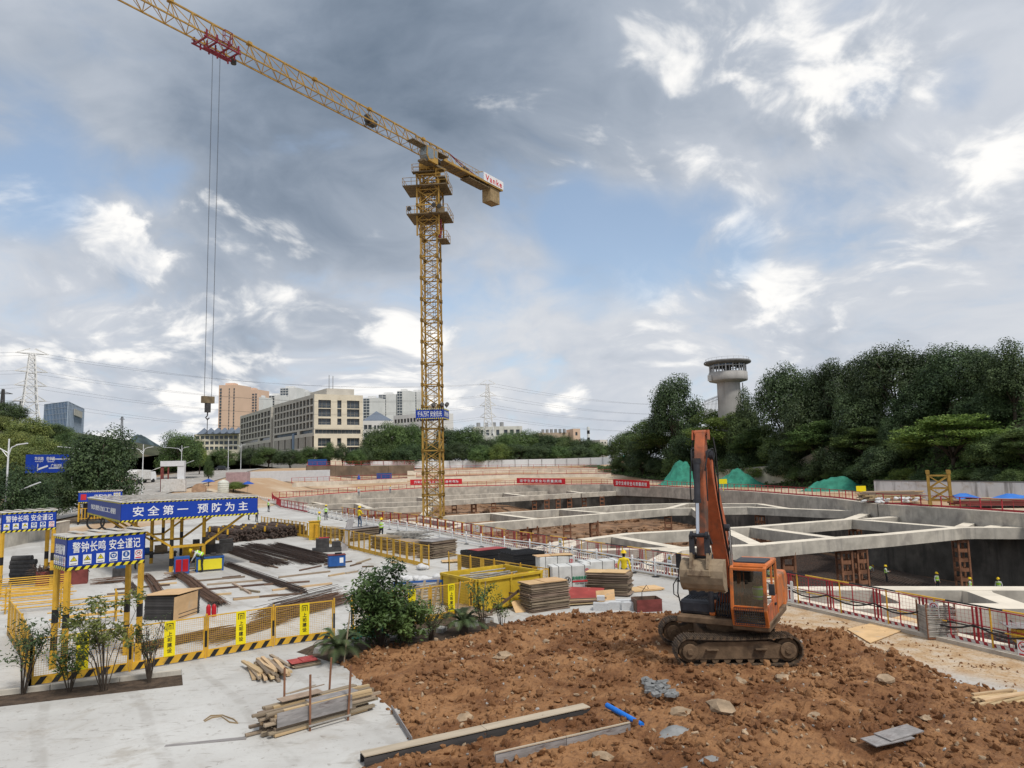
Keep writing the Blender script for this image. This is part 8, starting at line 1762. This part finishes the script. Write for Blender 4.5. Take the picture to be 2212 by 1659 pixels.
def pit_rubble():
 rng = np.random.default_rng(77); V0 = np.array(ICO[1][0]); F0 = np.array(ICO[1][1]); V = []; n = 0
 while n < 2600:
  x, y = rng.uniform(-40, 42), rng.uniform(45, 180)
  if not pit_inside(x, y) or (x > 8 and y < 112) or noise.noise(Vector((x * .12, y * .12, 4))) < rng.uniform(-.4, .3): continue
  r = .15 + .75 * rng.random() ** 3; berm = 3.4 * ss(118, 150, y) * ss(14, -14, x); V.append(V0 * (1 + rng.uniform(-.35, .3, (12, 1))) * np.array([1, .8, .55]) * r + np.array([x, y, ZF + .2 + berm + .2 * r])); n += 1
 me = bpy.data.meshes.new('pit_rubble'); me.from_pydata(np.concatenate(V).tolist(), [], (F0[None] + 12 * np.arange(n)[:, None, None]).reshape(-1, 3).tolist()); me.materials.append(MATS['soil_pit']); tag(link('pit_rubble', me), 'heaps of loose brown earth on the pit floor', 'earth', kind='stuff')
pit_rubble()
# PEOPLE
mat('skin', (.36, .20, .13), .6); mat('hair', (.012, .01, .01), .7); mat('vest_green', (.34, .62, .03), .7); mat('shirt_yellow', (.68, .52, .02), .8); mat('shirt_white', (.55, .56, .55), .8); mat('cloth_dark', (.022, .024, .03), .9); mat('jeans', (.06, .10, .17), .9); mat('helmet_yellow', (.75, .52, .01), .35); mat('helmet_red', (.55, .08, .06), .35); mat('boots', (.03, .026, .022), .8)
def body_mesh(pose):
 J = {'pel': (0, 0, .92), 'wai': (0, 0, 1.08), 'che': (0, -.01, 1.30), 'nek': (0, 0, 1.46), 'hed': (0, -.02, 1.56), 'top': (0, -.02, 1.66)}
 for s, k in ((-1, 'l'), (1, 'r')):
  J.update({k + 'hip': (s * .10, 0, .88), k + 'kne': (s * .11, -.03, .48), k + 'ank': (s * .12, .02, .09), k + 'toe': (s * .13, -.16, .04), k + 'sho': (s * .19, 0, 1.38), k + 'elb': (s * .26, .03, 1.12), k + 'wri': (s * .28, -.05, .88), k + 'han': (s * .28, -.08, .79)})
 if pose == 'work': J.update({'lelb': (-.27, -.08, 1.14), 'lwri': (-.16, -.30, 1.12), 'lhan': (-.12, -.38, 1.13), 'relb': (.28, -.06, 1.14), 'rwri': (.16, -.28, 1.18), 'rhan': (.12, -.36, 1.19), 'lkne': (-.14, -.10, .48), 'lank': (-.15, -.06, .09), 'ltoe': (-.16, -.24, .04)})
 if pose == 'bend':
  J.update({'wai': (0, -.10, 1.04), 'che': (0, -.30, 1.14), 'nek': (0, -.44, 1.20), 'hed': (0, -.53, 1.22), 'top': (0, -.62, 1.26), 'lsho': (-.18, -.36, 1.16), 'rsho': (.18, -.36, 1.16), 'lelb': (-.22, -.46, .92), 'relb': (.22, -.46, .92), 'lwri': (-.16, -.58, .72), 'rwri': (.16, -.58, .72), 'lhan': (-.14, -.62, .64), 'rhan': (.14, -.62, .64)})
 if pose == 'sit':
  J.update({'lkne': (-.14, -.44, .90), 'rkne': (.14, -.44, .90), 'lank': (-.14, -.46, .48), 'rank': (.14, -.46, .48), 'ltoe': (-.14, -.62, .44), 'rtoe': (.14, -.62, .44), 'lelb': (-.26, -.06, 1.14), 'relb': (.26, -.06, 1.14), 'lwri': (-.24, -.32, 1.12), 'rwri': (.24, -.32, 1.12), 'lhan': (-.22, -.40, 1.12), 'rhan': (.22, -.40, 1.12)})
 names = list(J); E = [('pel', 'wai'), ('wai', 'che'), ('che', 'nek'), ('nek', 'hed'), ('hed', 'top')]
 for k in 'lr': E += [('pel', k + 'hip'), (k + 'hip', k + 'kne'), (k + 'kne', k + 'ank'), (k + 'ank', k + 'toe'), ('che', k + 'sho'), (k + 'sho', k + 'elb'), (k + 'elb', k + 'wri'), (k + 'wri', k + 'han')]
 R = {'pel': (.15, .11), 'wai': (.14, .10), 'che': (.16, .11), 'nek': (.055, .06), 'hed': (.08, .095), 'top': (.07, .08), 'hip': (.085, .09), 'kne': (.06, .06), 'ank': (.045, .045), 'toe': (.045, .03), 'sho': (.065, .065), 'elb': (.045, .045), 'wri': (.032, .028), 'han': (.04, .02)}
 for k, s in (('l', -1), ('r', 1)):
  h = Vector(J[k + 'han']); w = Vector(J[k + 'wri']); d = (h - w).normalized(); sd_ = d.cross(Vector((0, 1, 0)) if abs(d.y) < .8 else Vector((1, 0, 0))).normalized()
  for i, (o, L) in enumerate(((-.026, .075), (-.009, .085), (.009, .08), (.026, .065))): J[f'{k}f{i}'] = tuple(h + d * L + sd_ * o); names.append(f'{k}f{i}'); E.append((k + 'han', f'{k}f{i}')); R[f'f{i}'] = (.009, .009)
  J[k + 'th'] = tuple(h + d * .01 + sd_ * -.06); names.append(k + 'th'); E.append((k + 'wri', k + 'th')); R['th'] = (.010, .010)
 me = bpy.data.meshes.new('body'); me.from_pydata([J[n] for n in names], [(names.index(a), names.index(c)) for a, c in E], []); o = link('tmp', me)
 m = o.modifiers.new('skin', 'SKIN'); sv = me.skin_vertices[0].data
 for i, n in enumerate(names): sv[i].radius = R.get(n) or R[n[1:]]; sv[i].use_root = n == 'pel'
 o.modifiers.new('sub', 'SUBSURF').levels = 2
 dg = bpy.context.evaluated_depsgraph_get(); out = bpy.data.meshes.new_from_object(o.evaluated_get(dg)); bpy.data.objects.remove(o); out.name = 'body'; out.materials.clear()
 for mm in ('skin', 'shirt_white', 'cloth_dark', 'boots', 'hair'): out.materials.append(MATS[mm])
 bones = [(Vector(J[a]), Vector(J[c]), a, c) for a, c in E]
 def zone(p):
  best = min(bones, key=lambda b_: (p - (b_[0] + (b_[1] - b_[0]) * max(0, min(1, (p - b_[0]).dot(b_[1] - b_[0]) / (b_[1] - b_[0]).length_squared)))).length); a, c = best[2], best[3]
  if c in ('hed', 'top'): return 4 if (p - Vector(J['hed'])).y > .03 else 0
  if c in ('nek',): return 0 if (p - Vector(J['nek'])).length < .06 else 1
  if 'toe' in c: return 3
  if any(t in c for t in ('hip', 'kne', 'ank')): return 2
  if 'han' in c or c[1] == 'f' or 'th' in c: return 0
  return 1
 out.polygons.foreach_set('material_index', [zone(q.center) for q in out.polygons]); out.polygons.foreach_set('use_smooth', [True] * len(out.polygons))
 hd = Vector(J['hed']).lerp(Vector(J['top']), .55); up = (Vector(J['top']) - Vector(J['nek'])).normalized(); return out, hd, up, J
BODY = {k: body_mesh(k) for k in ('stand', 'work', 'bend', 'sit')}
def face_and_helmet():
 h = B(); h.lathe([(.155, -.005), (.15, .005), (.128, .01), (.125, .05), (.10, .10), (.055, .13), (.001, .138)], n=20); h.prism([(-.09, -.1, .0), (.09, -.1, .0), (.05, -.20, -.012), (-.05, -.20, -.012)], Zv, .01); h.bar((0, -.12, .06), (0, .12, .06), .03, .17); f = B(); f.blob((0, -.115, -.045), .018, 1, 0, 1, (.8, 1, 1.4)); [f.blob((s * .035, -.098, -.02), .012, 2, 0, 1, (1.2, .6, .7), mi=1) for s in (-1, 1)]; f.box((0, -.098, -.085), (.045, .012, .008), mi=2); [f.blob((s * .092, .0, -.03), .022, 3, 0, 1, (.4, .7, 1.2)) for s in (-1, 1)]
 return h, f
def vest_mesh(J):
 b = B(); a, c = Vector(J['wai']), Vector(J['che']); n = 18; up = (c - a).normalized(); x = Vector((1, 0, 0)); y = up.cross(x); prof = [(a - up * .12, .178, .142), (a, .172, .135), (a.lerp(c, .6), .185, .142), (c + up * .03, .195, .14), (c + up * .11, .16, .11)]
 for p, rx, ry in prof:
  for k in range(n): q = 2 * PI * k / n; b.v.append(tuple(p + x * rx * math.cos(q) + y * ry * math.sin(q)))
 for i in range(4):
  for k in range(n): j = (k + 1) % n; b.f.append((i * n + k, i * n + j, (i + 1) * n + j, (i + 1) * n + k)); b.m.append(1 if i == 1 and False else 0)
 for i in (1, 3):
  p, rx, ry = prof[i]; 
  for k in range(n): q, q2 = 2 * PI * k / n, 2 * PI * (k + 1) / n; b.quad(*[p + up * dz + x * (rx + .006) * math.cos(t) + y * (ry + .006) * math.sin(t) for t, dz in ((q, -.025), (q2, -.025), (q2, .025), (q, .025))], mi=1)
 return b
HB_, FB_ = face_and_helmet()
HM = {c: HB_.mesh('helmet', MATS['helmet_' + c], True) for c in ('yellow', 'red')}; FM = FB_.mesh('face', [MATS['skin'], MATS['hair'], MATS['picto_red']], True); VM = {k: vest_mesh(v[3]).mesh('vest', [MATS['vest_green'], MATS['sign_white']], True) for k, v in BODY.items()}
def person(p, rz, pose, label, top='shirt_white', legs='cloth_dark', vest=True, helmet='yellow', sc=1.0):
 me, hd, up, J = BODY[pose]; r = thing('person', label, 'person', p, rz); r.scale = (sc,) * 3; b = link('body', me, r)
 for i, m in ((1, top), (2, legs)): b.material_slots[i].link = 'OBJECT'; b.material_slots[i].material = MATS[m]
 y = Vector((0, 1, 0)); y = (y - up * y.dot(up)).normalized(); x = y.cross(up); Mx = Matrix(((x.x, y.x, up.x, hd.x), (x.y, y.y, up.y, hd.y), (x.z, y.z, up.z, hd.z), (0, 0, 0, 1)))
 link('face', FM, r).matrix_local = Mx
 if helmet: link('helmet', HM[helmet], r).matrix_local = Mx @ Matrix.Translation((0, 0, .03))
 if vest: link('vest', VM[pose], r)
person(P(580, 1106), 2.6, 'stand', 'worker in green vest and red helmet walking past the canopy', helmet='red'); person(P(704, 1124), 3.0, 'stand', 'worker in green vest standing behind the white railing'); person(P(689, 1146), 2.0, 'stand', 'worker in green vest beside the yellow cabinet'); person(P(776, 1166) + Zv * .97, 2.4, 'work', 'worker in yellow shirt and jeans standing on the form boards', 'shirt_yellow', 'jeans', False); person(P(824, 1166), -.3, 'work', 'worker in green vest and black trousers facing the camera'); person(Vector((4.95, 33.4, 0)), 2.9, 'stand', 'worker in yellow shirt seen from behind by plywood stack', 'shirt_yellow', 'jeans', False); person(P(437, 1236), -1.2, 'bend', 'worker in green vest bending over the blue and yellow table'); person(P(537, 1124), 2.2, 'stand', 'dark dressed worker under the right canopy edge, left of two', 'cloth_dark', 'cloth_dark', False); person(P(554, 1128), 1.2, 'stand', 'dark dressed worker under the right canopy edge, right of two', 'cloth_dark', 'cloth_dark', False)
for i, (u, v, ps, rz) in enumerate(((1853, 1238, 'stand', .5), (1878, 1250, 'bend', 2.0), (1915, 1258, 'work', 1.2), (2026, 1276, 'stand', .3), (2098, 1290, 'stand', 1.0), (2160, 1290, 'stand', -.8))): person(P(u, v, ZF + .35), rz, ps, ['worker in green vest between the rusty pit columns', 'worker bending beside the rusty pit column', 'worker in green vest stooping on the reinforcement mat', 'worker in the pit left of the lone rusty column', 'worker whose helmet shows just right of the lone rusty column', 'worker at the right of the pit beside dark wall'][i], sc=1.0)
o_ = EXC_LOC + EXK.to_3x3() @ Vector((.85, -.1, 1.08 + .5 - .92)); person(o_, -math.radians(29), 'sit', 'excavator operator in green vest seated inside the cab', 'cloth_dark', 'cloth_dark', True, None, .92)
for u, d, l in ((775, 150, 'worker in pale clothes by the parasol on the far rail'), (843, 160, 'worker in pale clothes below the blue panel')): p = PD(u, 1040, d); person((p.x, p.y, TZ(p.x, p.y) + .1), 0, 'stand', l, 'shirt_white', 'jeans', False)
# STREET: LAMPS, SIGN, VEHICLES, SITE HUTS
mat('lamp_white', (.66, .68, .70), .4, .2)
def lamp(u, vt, vb, label, d=None, arms=2, rz=0.0):
 g0 = G(u, vb); d = d or g0.y; T = PD(u, vt, d); z0 = TZ(T.x, d); H = T.z - z0; r = thing('street_lamp', label, 'street lamp', (T.x, d, z0), rz); b = B(); b.tube((0, 0, 0), (0, 0, H), .11, 10, .06); b.build('pole', MATS['lamp_white'], r)
 for s, zz, L in ((-1, H * .93, 3.0), (1, H * .93, .9)) if arms else (): b = B(); b.path([(0, 0, zz - .6), (s * L * .3, 0, zz - .1), (s * L, 0, zz + .15)], .05, 6); b.bar((s * L * .75, 0, zz + .1), (s * (L + .7), 0, zz + .22), .22, .09); b.path([(0, 0, zz - 1.0), (s * L * .2, 0, zz - .3), (s * L * .35, 0, zz - .05)], .03, 6); b.build('arm', MATS['lamp_white'], r)
 if arms > 1: b = B(); b.path([(0, 0, H * .42), (.9, 0, H * .50), (2.4, 0, H * .56)], .045, 6); b.bar((2.0, 0, H * .545), (2.9, 0, H * .58), .2, .08); b.build('arm', MATS['lamp_white'], r)
lamp(20, 948, 1100, 'white double-arm street lamp at the left edge', 62); lamp(185, 956, 1060, 'white street lamp behind the blue road sign', 95); lamp(310, 960, 1056, 'white street lamp beside the truck on the street', 118); lamp(393, 962, 1020, 'white street lamp in front of the full street tree', 165); lamp(494, 946, 1012, 'tall plain pole beside the low beige building', 225, 0); lamp(521, 957, 1015, 'plain white lamp pole left of the office flank', 235, 1); lamp(902, 974, 996, 'small lamp by the hoarding left of the crane', 285, 1); lamp(1187, 981, 1000, 'small lamp by the hoarding right of the pylon', 280, 1)
A_ = PD(57, 982, 92); C_ = PD(152, 982, 98); r = thing('road_sign', 'large blue direction sign over the street, half hidden by trees', 'road sign', A_); x = C_ - A_; L = x.length; x.normalize(); n_ = Vector((x.y, -x.x, 0)); H = 2.4; b = B(); b.prism([Vector((0, 0, 0)), x * L, x * L - Zv * H, Zv * -H], -n_, .08); s = b.build('board', MATS['blue_sign'], r)
for t, fx, fz, w, h in (('华坑路', .28, .22, .20, .2), ('信华路', .54, .22, .2, .2), ('Huakeng Rd', .28, .38, .17, .08), ('Xinhua Rd', .54, .38, .15, .08), ('广州绕城', .68, .62, .26, .2)): place_text(fit_text(t, L * w, H * h, .01, MATS['sign_white']), x * (L * fx) - Zv * (H * fz) + n_ * .02, x, Zv, s)
b = B(); b.bar(x * L * .25 - Zv * H * .9 + n_ * .02, x * L * .25 - Zv * H * .5 + n_ * .02, .03, .2, up=x.cross(Zv)); b.bar(x * L * .27 - Zv * H * .8 + n_ * .02, x * L * .48 - Zv * H * .62 + n_ * .02, .03, .2, up=n_.cross(x)); b.build('arrow', MATS['sign_white'], s); b = B(); q = x * L * 1.08; b.tube(q - Zv * (A_.z - TZ(A_.x, A_.y)), q + Zv * .2, .16, 10); b.bar(q - Zv * .6, x * L * .1 - Zv * .6 - n_ * .12, .14); b.bar(q - Zv * 1.8, x * L * .1 - Zv * 1.8 - n_ * .12, .14); b.build('gantry', MATS['lamp_white'], r)
mat('car_white', (.72, .73, .74), .25, spec=.6, var=.02); mat('car_dark', (.03, .035, .045), .25, spec=.6)
def car(p, rz, label, m='car_white', van=False):
 r = thing('parked_car', label, 'car', p, rz); pr = [(-2.2, .35), (-2.2, .8), (-1.7, .95), (-1.2, 1.45), (.6, 1.45), (1.3, .95), (2.15, .8), (2.2, .35)] if not van else [(-2.3, .4), (-2.3, 1.9), (1.6, 1.9), (2.2, 1.1), (2.3, .4)]
 b = B(); b.prism([(x, -.88, z) for x, z in pr], (0, 1, 0), 1.76); b.build('body', MATS[m], r, bevel=.08)
 w = B()
 for s in (-1, 1): w.prism([(x, s * .885, z) for x, z in (((-1.5, .98), (-1.12, 1.38), (.52, 1.38), (1.1, .98)) if not van else ((0, 1.1), (0, 1.7), (1.5, 1.7), (1.9, 1.15)))], (0, s, 0), .012)
 w.build('side_window', MATS['glass_dark'], r); w = B(); w.prism([(x, -.72, z) for x, z in (((.66, 1.42), (1.28, 1.0), (1.31, 1.02), (.69, 1.45)) if not van else ((1.66, 1.85), (2.2, 1.15), (2.23, 1.17), (1.69, 1.88)))], (0, 1, 0), 1.44); w.build('windscreen', MATS['glass_dark'], r)
 for x in (-1.35, 1.4):
  for s in (-1, 1): w = B(); w.tube((x, s * .72, .33), (x, s * .92, .33), .33, 16); wh = w.build('wheel', MATS['hose'], r); w = B(); w.tube((x, s * .9, .33), (x, s * .935, .33), .2, 12); w.build('rim', MATS['galvanised'], wh)
 for s in (-.6, .6): w = B(); w.box((2.19, s, .68), (.06, .35, .14)); w.build('headlight', MATS['sign_white'], r)
def on_road(u, v): p = G(u, v); p.z += .05; return p
car(on_road(163, 1093), -1.45, 'white car parked by the large dark street tree'); car(on_road(188, 1096), -1.4, 'white car half hidden behind the electrical shelter', van=True); car(on_road(480, 1016), .2, 'dark car parked far along the street', 'car_dark'); car(on_road(690, 1008) , .1, 'white van before the office block trees', van=True)
p = on_road(306, 1044); r = thing('refuse_truck', 'white refuse truck driving up the street', 'truck', p, 1.35)
b = B(); b.prism([(x, -1.2, z) for x, z in ((1.6, .6), (1.6, 2.6), (2.9, 2.6), (3.3, 1.6), (3.3, .6))], (0, 1, 0), 2.4); b.build('cab', MATS['car_white'], r, bevel=.06); b = B(); b.prism([(x, -1.2, z) for x, z in ((1.5, .9), (1.5, 2.9), (-2.4, 3.1), (-3.6, 2.6), (-3.9, 1.2), (-3.4, .8))], (0, 1, 0), 2.4); b.build('body', MATS['white_dirty'], r, bevel=.1); b = B(); [b.box((-2.8 + k * .9, 0, 1.95), (.1, 2.48, 2.0)) for k in range(4)]; b.build('rib', MATS['white_dirty'], r)
for x in (-2.6, -1.6, 2.3):
 for s in (-1, 1): w = B(); w.tube((x, s * .95, .48), (x, s * 1.22, .48), .48, 16); w.build('wheel', MATS['hose'], r)
mat('hut_white', (.62, .63, .65), .6, var=.05); mat('container_pink', (.40, .29, .30), .7, var=.12); mat('tank', (.55, .56, .50), .6, var=.1); mat('drum_wood', (.36, .24, .16), .9, var=.2); mat('parasol_blue', (.02, .08, .36), .7)
g0 = P(372, 1078, .9); g0.z = TZ(g0.x, g0.y); r = thing('site_gate', 'white site gate frame with red steel posts', 'gate', g0, .25)
for nm, m, c, sz in (('lintel', 'hut_white', (0, 0, 5.3), (4.2, 1.6, 1.0)), ('pier', 'hut_white', (1.5, 0, 2.9), (1.2, 1.4, 3.8)), ('post', 'rust_red', (-1.8, -.4, 2.4), (.5, .5, 4.8)), ('post', 'rust_red', (-.7, -.6, 2.3), (.25, .25, 4.6)), ('container', 'white_dirty', (.4, -.9, 1.2), (4.2, 1.6, 2.4))): b = B(); b.box(c, sz); b.build(nm, MATS[m], r)
b = B(); [b.box((-1.6 + k * .3, -1.73, 1.2), (.12, .05, 2.2)) for k in range(14)]; b.build('corrugation', MATS['white_dirty'], r)
p = G(430, 1070); r = thing('cable_drum', 'large brown wooden drum lying beside the site gate', 'drum', p + Zv * 1.0, .3); b = B(); b.tube((0, -1.1, 0), (0, 1.1, 0), 1.0, 24); b.build('barrel', MATS['drum_wood'], r); [(lambda q: (q.tube((0, s, 0), (0, s + .1, 0), 1.15, 28), q.build('flange', MATS['drum_wood'], r)))(B()) for s in (-1.2, 1.1)]
p = G(482, 1066); r = thing('water_tank', 'pale ribbed plastic water tank on the bare earth', 'water tank', p); b = B(); b.lathe([(.95, 0), (1.0, .1), (1.0, 2.2), (.6, 2.45), (.3, 2.5), (.3, 2.62), (.001, 2.62)], n=24); b.build('shell', MATS['tank'], r, True); [(lambda q: (q.lathe([(1.0, z - .06), (1.05, z), (1.0, z + .06)], n=24), q.build('rib', MATS['tank'], r)))(B()) for z in (.4, .8, 1.2, 1.6, 2.0)]
def container(u, v, label, m, L=6, H=2.6, rz=.1, W_=2.4):
 p = G(u, v); r = thing('container', label, 'container', p, rz); b = B(); b.box((0, 0, H / 2), (L, W_, H)); b.build('shell', MATS[m], r); b = B(); [b.box((-L / 2 + .15 + k * .35, -W_ / 2 - .03, H / 2), (.16, .06, H - .2)) for k in range(int(L / .35))]; b.build('corrugation', MATS[m], r)
container(514, 1046, 'pinkish grey container on the bare slope', 'container_pink', 4.5); container(830, 1041, 'bright blue panel hut on the far rail', 'blue_machine', 4.6, 2.7, 0, .6); container(686, 1010, 'blue hut before the office trees', 'blue_machine', 6, 2.8); container(862, 1003, 'small teal hut at the hoarding', 'green_net', 8, 2.6); container(620, 1040, 'white long site wall panel hut on the slope', 'hut_white', 22, 2.6, -.15, .4); container(560, 1012, 'dark low shed roof along the street', 'steel_dark', 16, 2.0); container(778, 1008, 'pale bus-like shelter at the office foot', 'hut_white', 12, 2.6)
for u, v, l in ((449, 1062, 'blue parasol beside the brown drum'), (535, 1066, 'blue parasol over a person on the slope'), (775, 1042, 'folded dark blue parasol on the far rail')): p = G(u, v); r = thing('parasol', l, 'parasol', p); b = B(); b.tube((0, 0, 0), (0, 0, 2.3), .03, 6); b.build('pole', MATS['galvanised'], r); b = B(); b.lathe([(1.3, 1.85), (.8, 2.15), (.001, 2.45)] if u != 775 else [(.5, .9), (.4, 1.6), (.001, 2.5)], n=10); b.build('canopy', MATS['parasol_blue'], r)
tree('bush', 505, 1040, G(510, 1062).y, 55, 'low green bush on the bare slope beside the parasol', 'bushes on the slope', 'leaf_light', TZ, 'bush')
# FAR PART OF THE SITE
mat('hoarding_white', (.66, .68, .70), .5, var=.04); mat('brown_earth_wall', (.17, .125, .09), .95, var=.3, scale=.3, bump=.5, streak=((.10, .085, .07), .3, .5))
def run(name, label, cat, pts, h, m, part, n, th=.3, posts=None):
 r = thing(name, label, cat)
 for a, c in zip(pts, pts[1:]):
  a, c = Vector(a), Vector(c); k = max(1, round((c - a).length / n))
  for i in range(k):
   p, q = a.lerp(c, i / k), a.lerp(c, (i + 1) / k - .004); d = (q - p); y = Vector((-d.y, d.x, 0)).normalized() * th; b = B(); b.prism([p, q, q + Zv * h, p + Zv * h], y.normalized(), th); b.build(part, MATS[m], r)
   if posts: b = B(); b.bar(p - y.normalized() * .1 - Zv * .2, p - y.normalized() * .1 + Zv * (h + .15), .16); b.build('post', MATS[posts], r)
 return r
run('site_hoarding', 'long white sheet hoarding along the far street', 'hoarding', [PD(800, 1012, 262), PD(1000, 1010, 268), PD(1200, 1006.5, 262), PD(1330, 1003, 250)], 2.6, 'hoarding_white', 'sheet', 5.0, .08, 'galvanised')
w1 = [PD(664, 1031, 205), PD(780, 1029, 226), PD(896, 1027, 236)]; run('earth_wall', 'dark brown shored earth wall of the farther pit', 'wall', w1, 3.4, 'brown_earth_wall', 'face', 12, .6)
for (pts, h, l) in (([PD(880, 1026, 232), PD(1100, 1021, 236), PD(1290, 1019, 226)], 1.3, 'pale concrete beam of the farther pit, upper one'), ([PD(880, 1038, 206), PD(1100, 1033, 208), PD(1320, 1030, 200)], 1.1, 'grey concrete beam of the farther pit, lower one'), ([PD(640, 1052, 160), PD(760, 1046, 178), PD(880, 1041, 200)], 1.0, 'concrete beam left of the blue panel')): run('far_beam', l, 'concrete beam', pts, h, 'concrete_top', 'beam', 20, 1.2)
def zl(pts):
 def f(x, y):
  b_ = min(range(len(pts) - 1), key=lambda i: abs((pts[i].x + pts[i + 1].x) / 2 - x)); a, c = pts[b_], pts[b_ + 1]; t = max(0, min(1, (x - a.x) / (c.x - a.x))); return a.z + (c.z - a.z) * t
 return f
for pts, l in (([PD(664, 1007, 205), PD(780, 1004, 226), PD(896, 1003, 236)], 'thin red rail on top of the brown earth wall'), ([PD(895, 1016, 232), PD(1100, 1012, 236), PD(1290, 1011, 226)], 'red rail along the upper beam of the farther pit'), ([PD(900, 1030, 206), PD(1100, 1025, 208), PD(1320, 1023, 200)], 'red rail along the lower beam of the farther pit'), ([PD(630, 1044, 160), PD(760, 1038, 178), PD(880, 1033, 200)], 'red rail before the blue panel hut')): red_guard('guard_rail', l, [(q.x, q.y) for q in pts], zl(pts), panel=4.0, yellow=False, mesh=False, kick=False, h=1.2)
a = P(1925, 1082, .3); plank_heap('timber_stack', 'stacked brown timber and bags behind the right rail', a, (1, -.2, 0), 7, 8, 7, (.3, .14), ('wood_old', 'wood_new', 'ply_edge'), .08); b = B(); n = 20
for i in range(n + 1):
 for j in range(7): x = i / n * 13; y = j / 6 * 4; b.v.append((x, y, .9 + .35 * math.sin(i * .9) * .5 + .3 * noise.noise(Vector((x * .5, y * .6, 0))) - .12 * abs(j - 3)))
for i in range(n):
 for j in range(6): q = i * 7 + j; b.f.append((q, q + 7, q + 8, q + 1)); b.m.append(0)
mat('tarp_blue', (.03, .17, .58), .5, var=.15, scale=1); p = P(2075, 1092, .3); o = b.build('tarpaulin', MATS['tarp_blue'], smooth=True, loc=p); o.rotation_euler[2] = -.25; tag(o, 'bright blue tarpaulin over materials behind the right rail', 'tarpaulin'); plank_heap('timber_stack', 'long timber pile under the blue tarpaulin', p + Vector((6, -.2, -.1)), (1, -.25, 0), 13, 4, 9, (.35, .18), ('wood_old', 'rust_red', 'wood_new'), .05)
sacks('pale purple-white sacks piled behind the right rail', P(1900, 1084, .3) + Vector((.5, -1, 0)), 26, 3.2, 90)
for u, v, d, l in ((1562, 1040, 120, 'yellow notice board on the green netting behind excavator'), (1860, 1056, 98, 'yellow notice board beside the long netted heap')): p = PD(u, v, d); b = B(); b.box((0, 0, 0), (1.3, .05, .8)); b.bar((0, .04, -1.6), (0, .04, 0), .06); tag(b.build('notice_board', MATS['sign_yellow'], loc=p), l, 'sign')
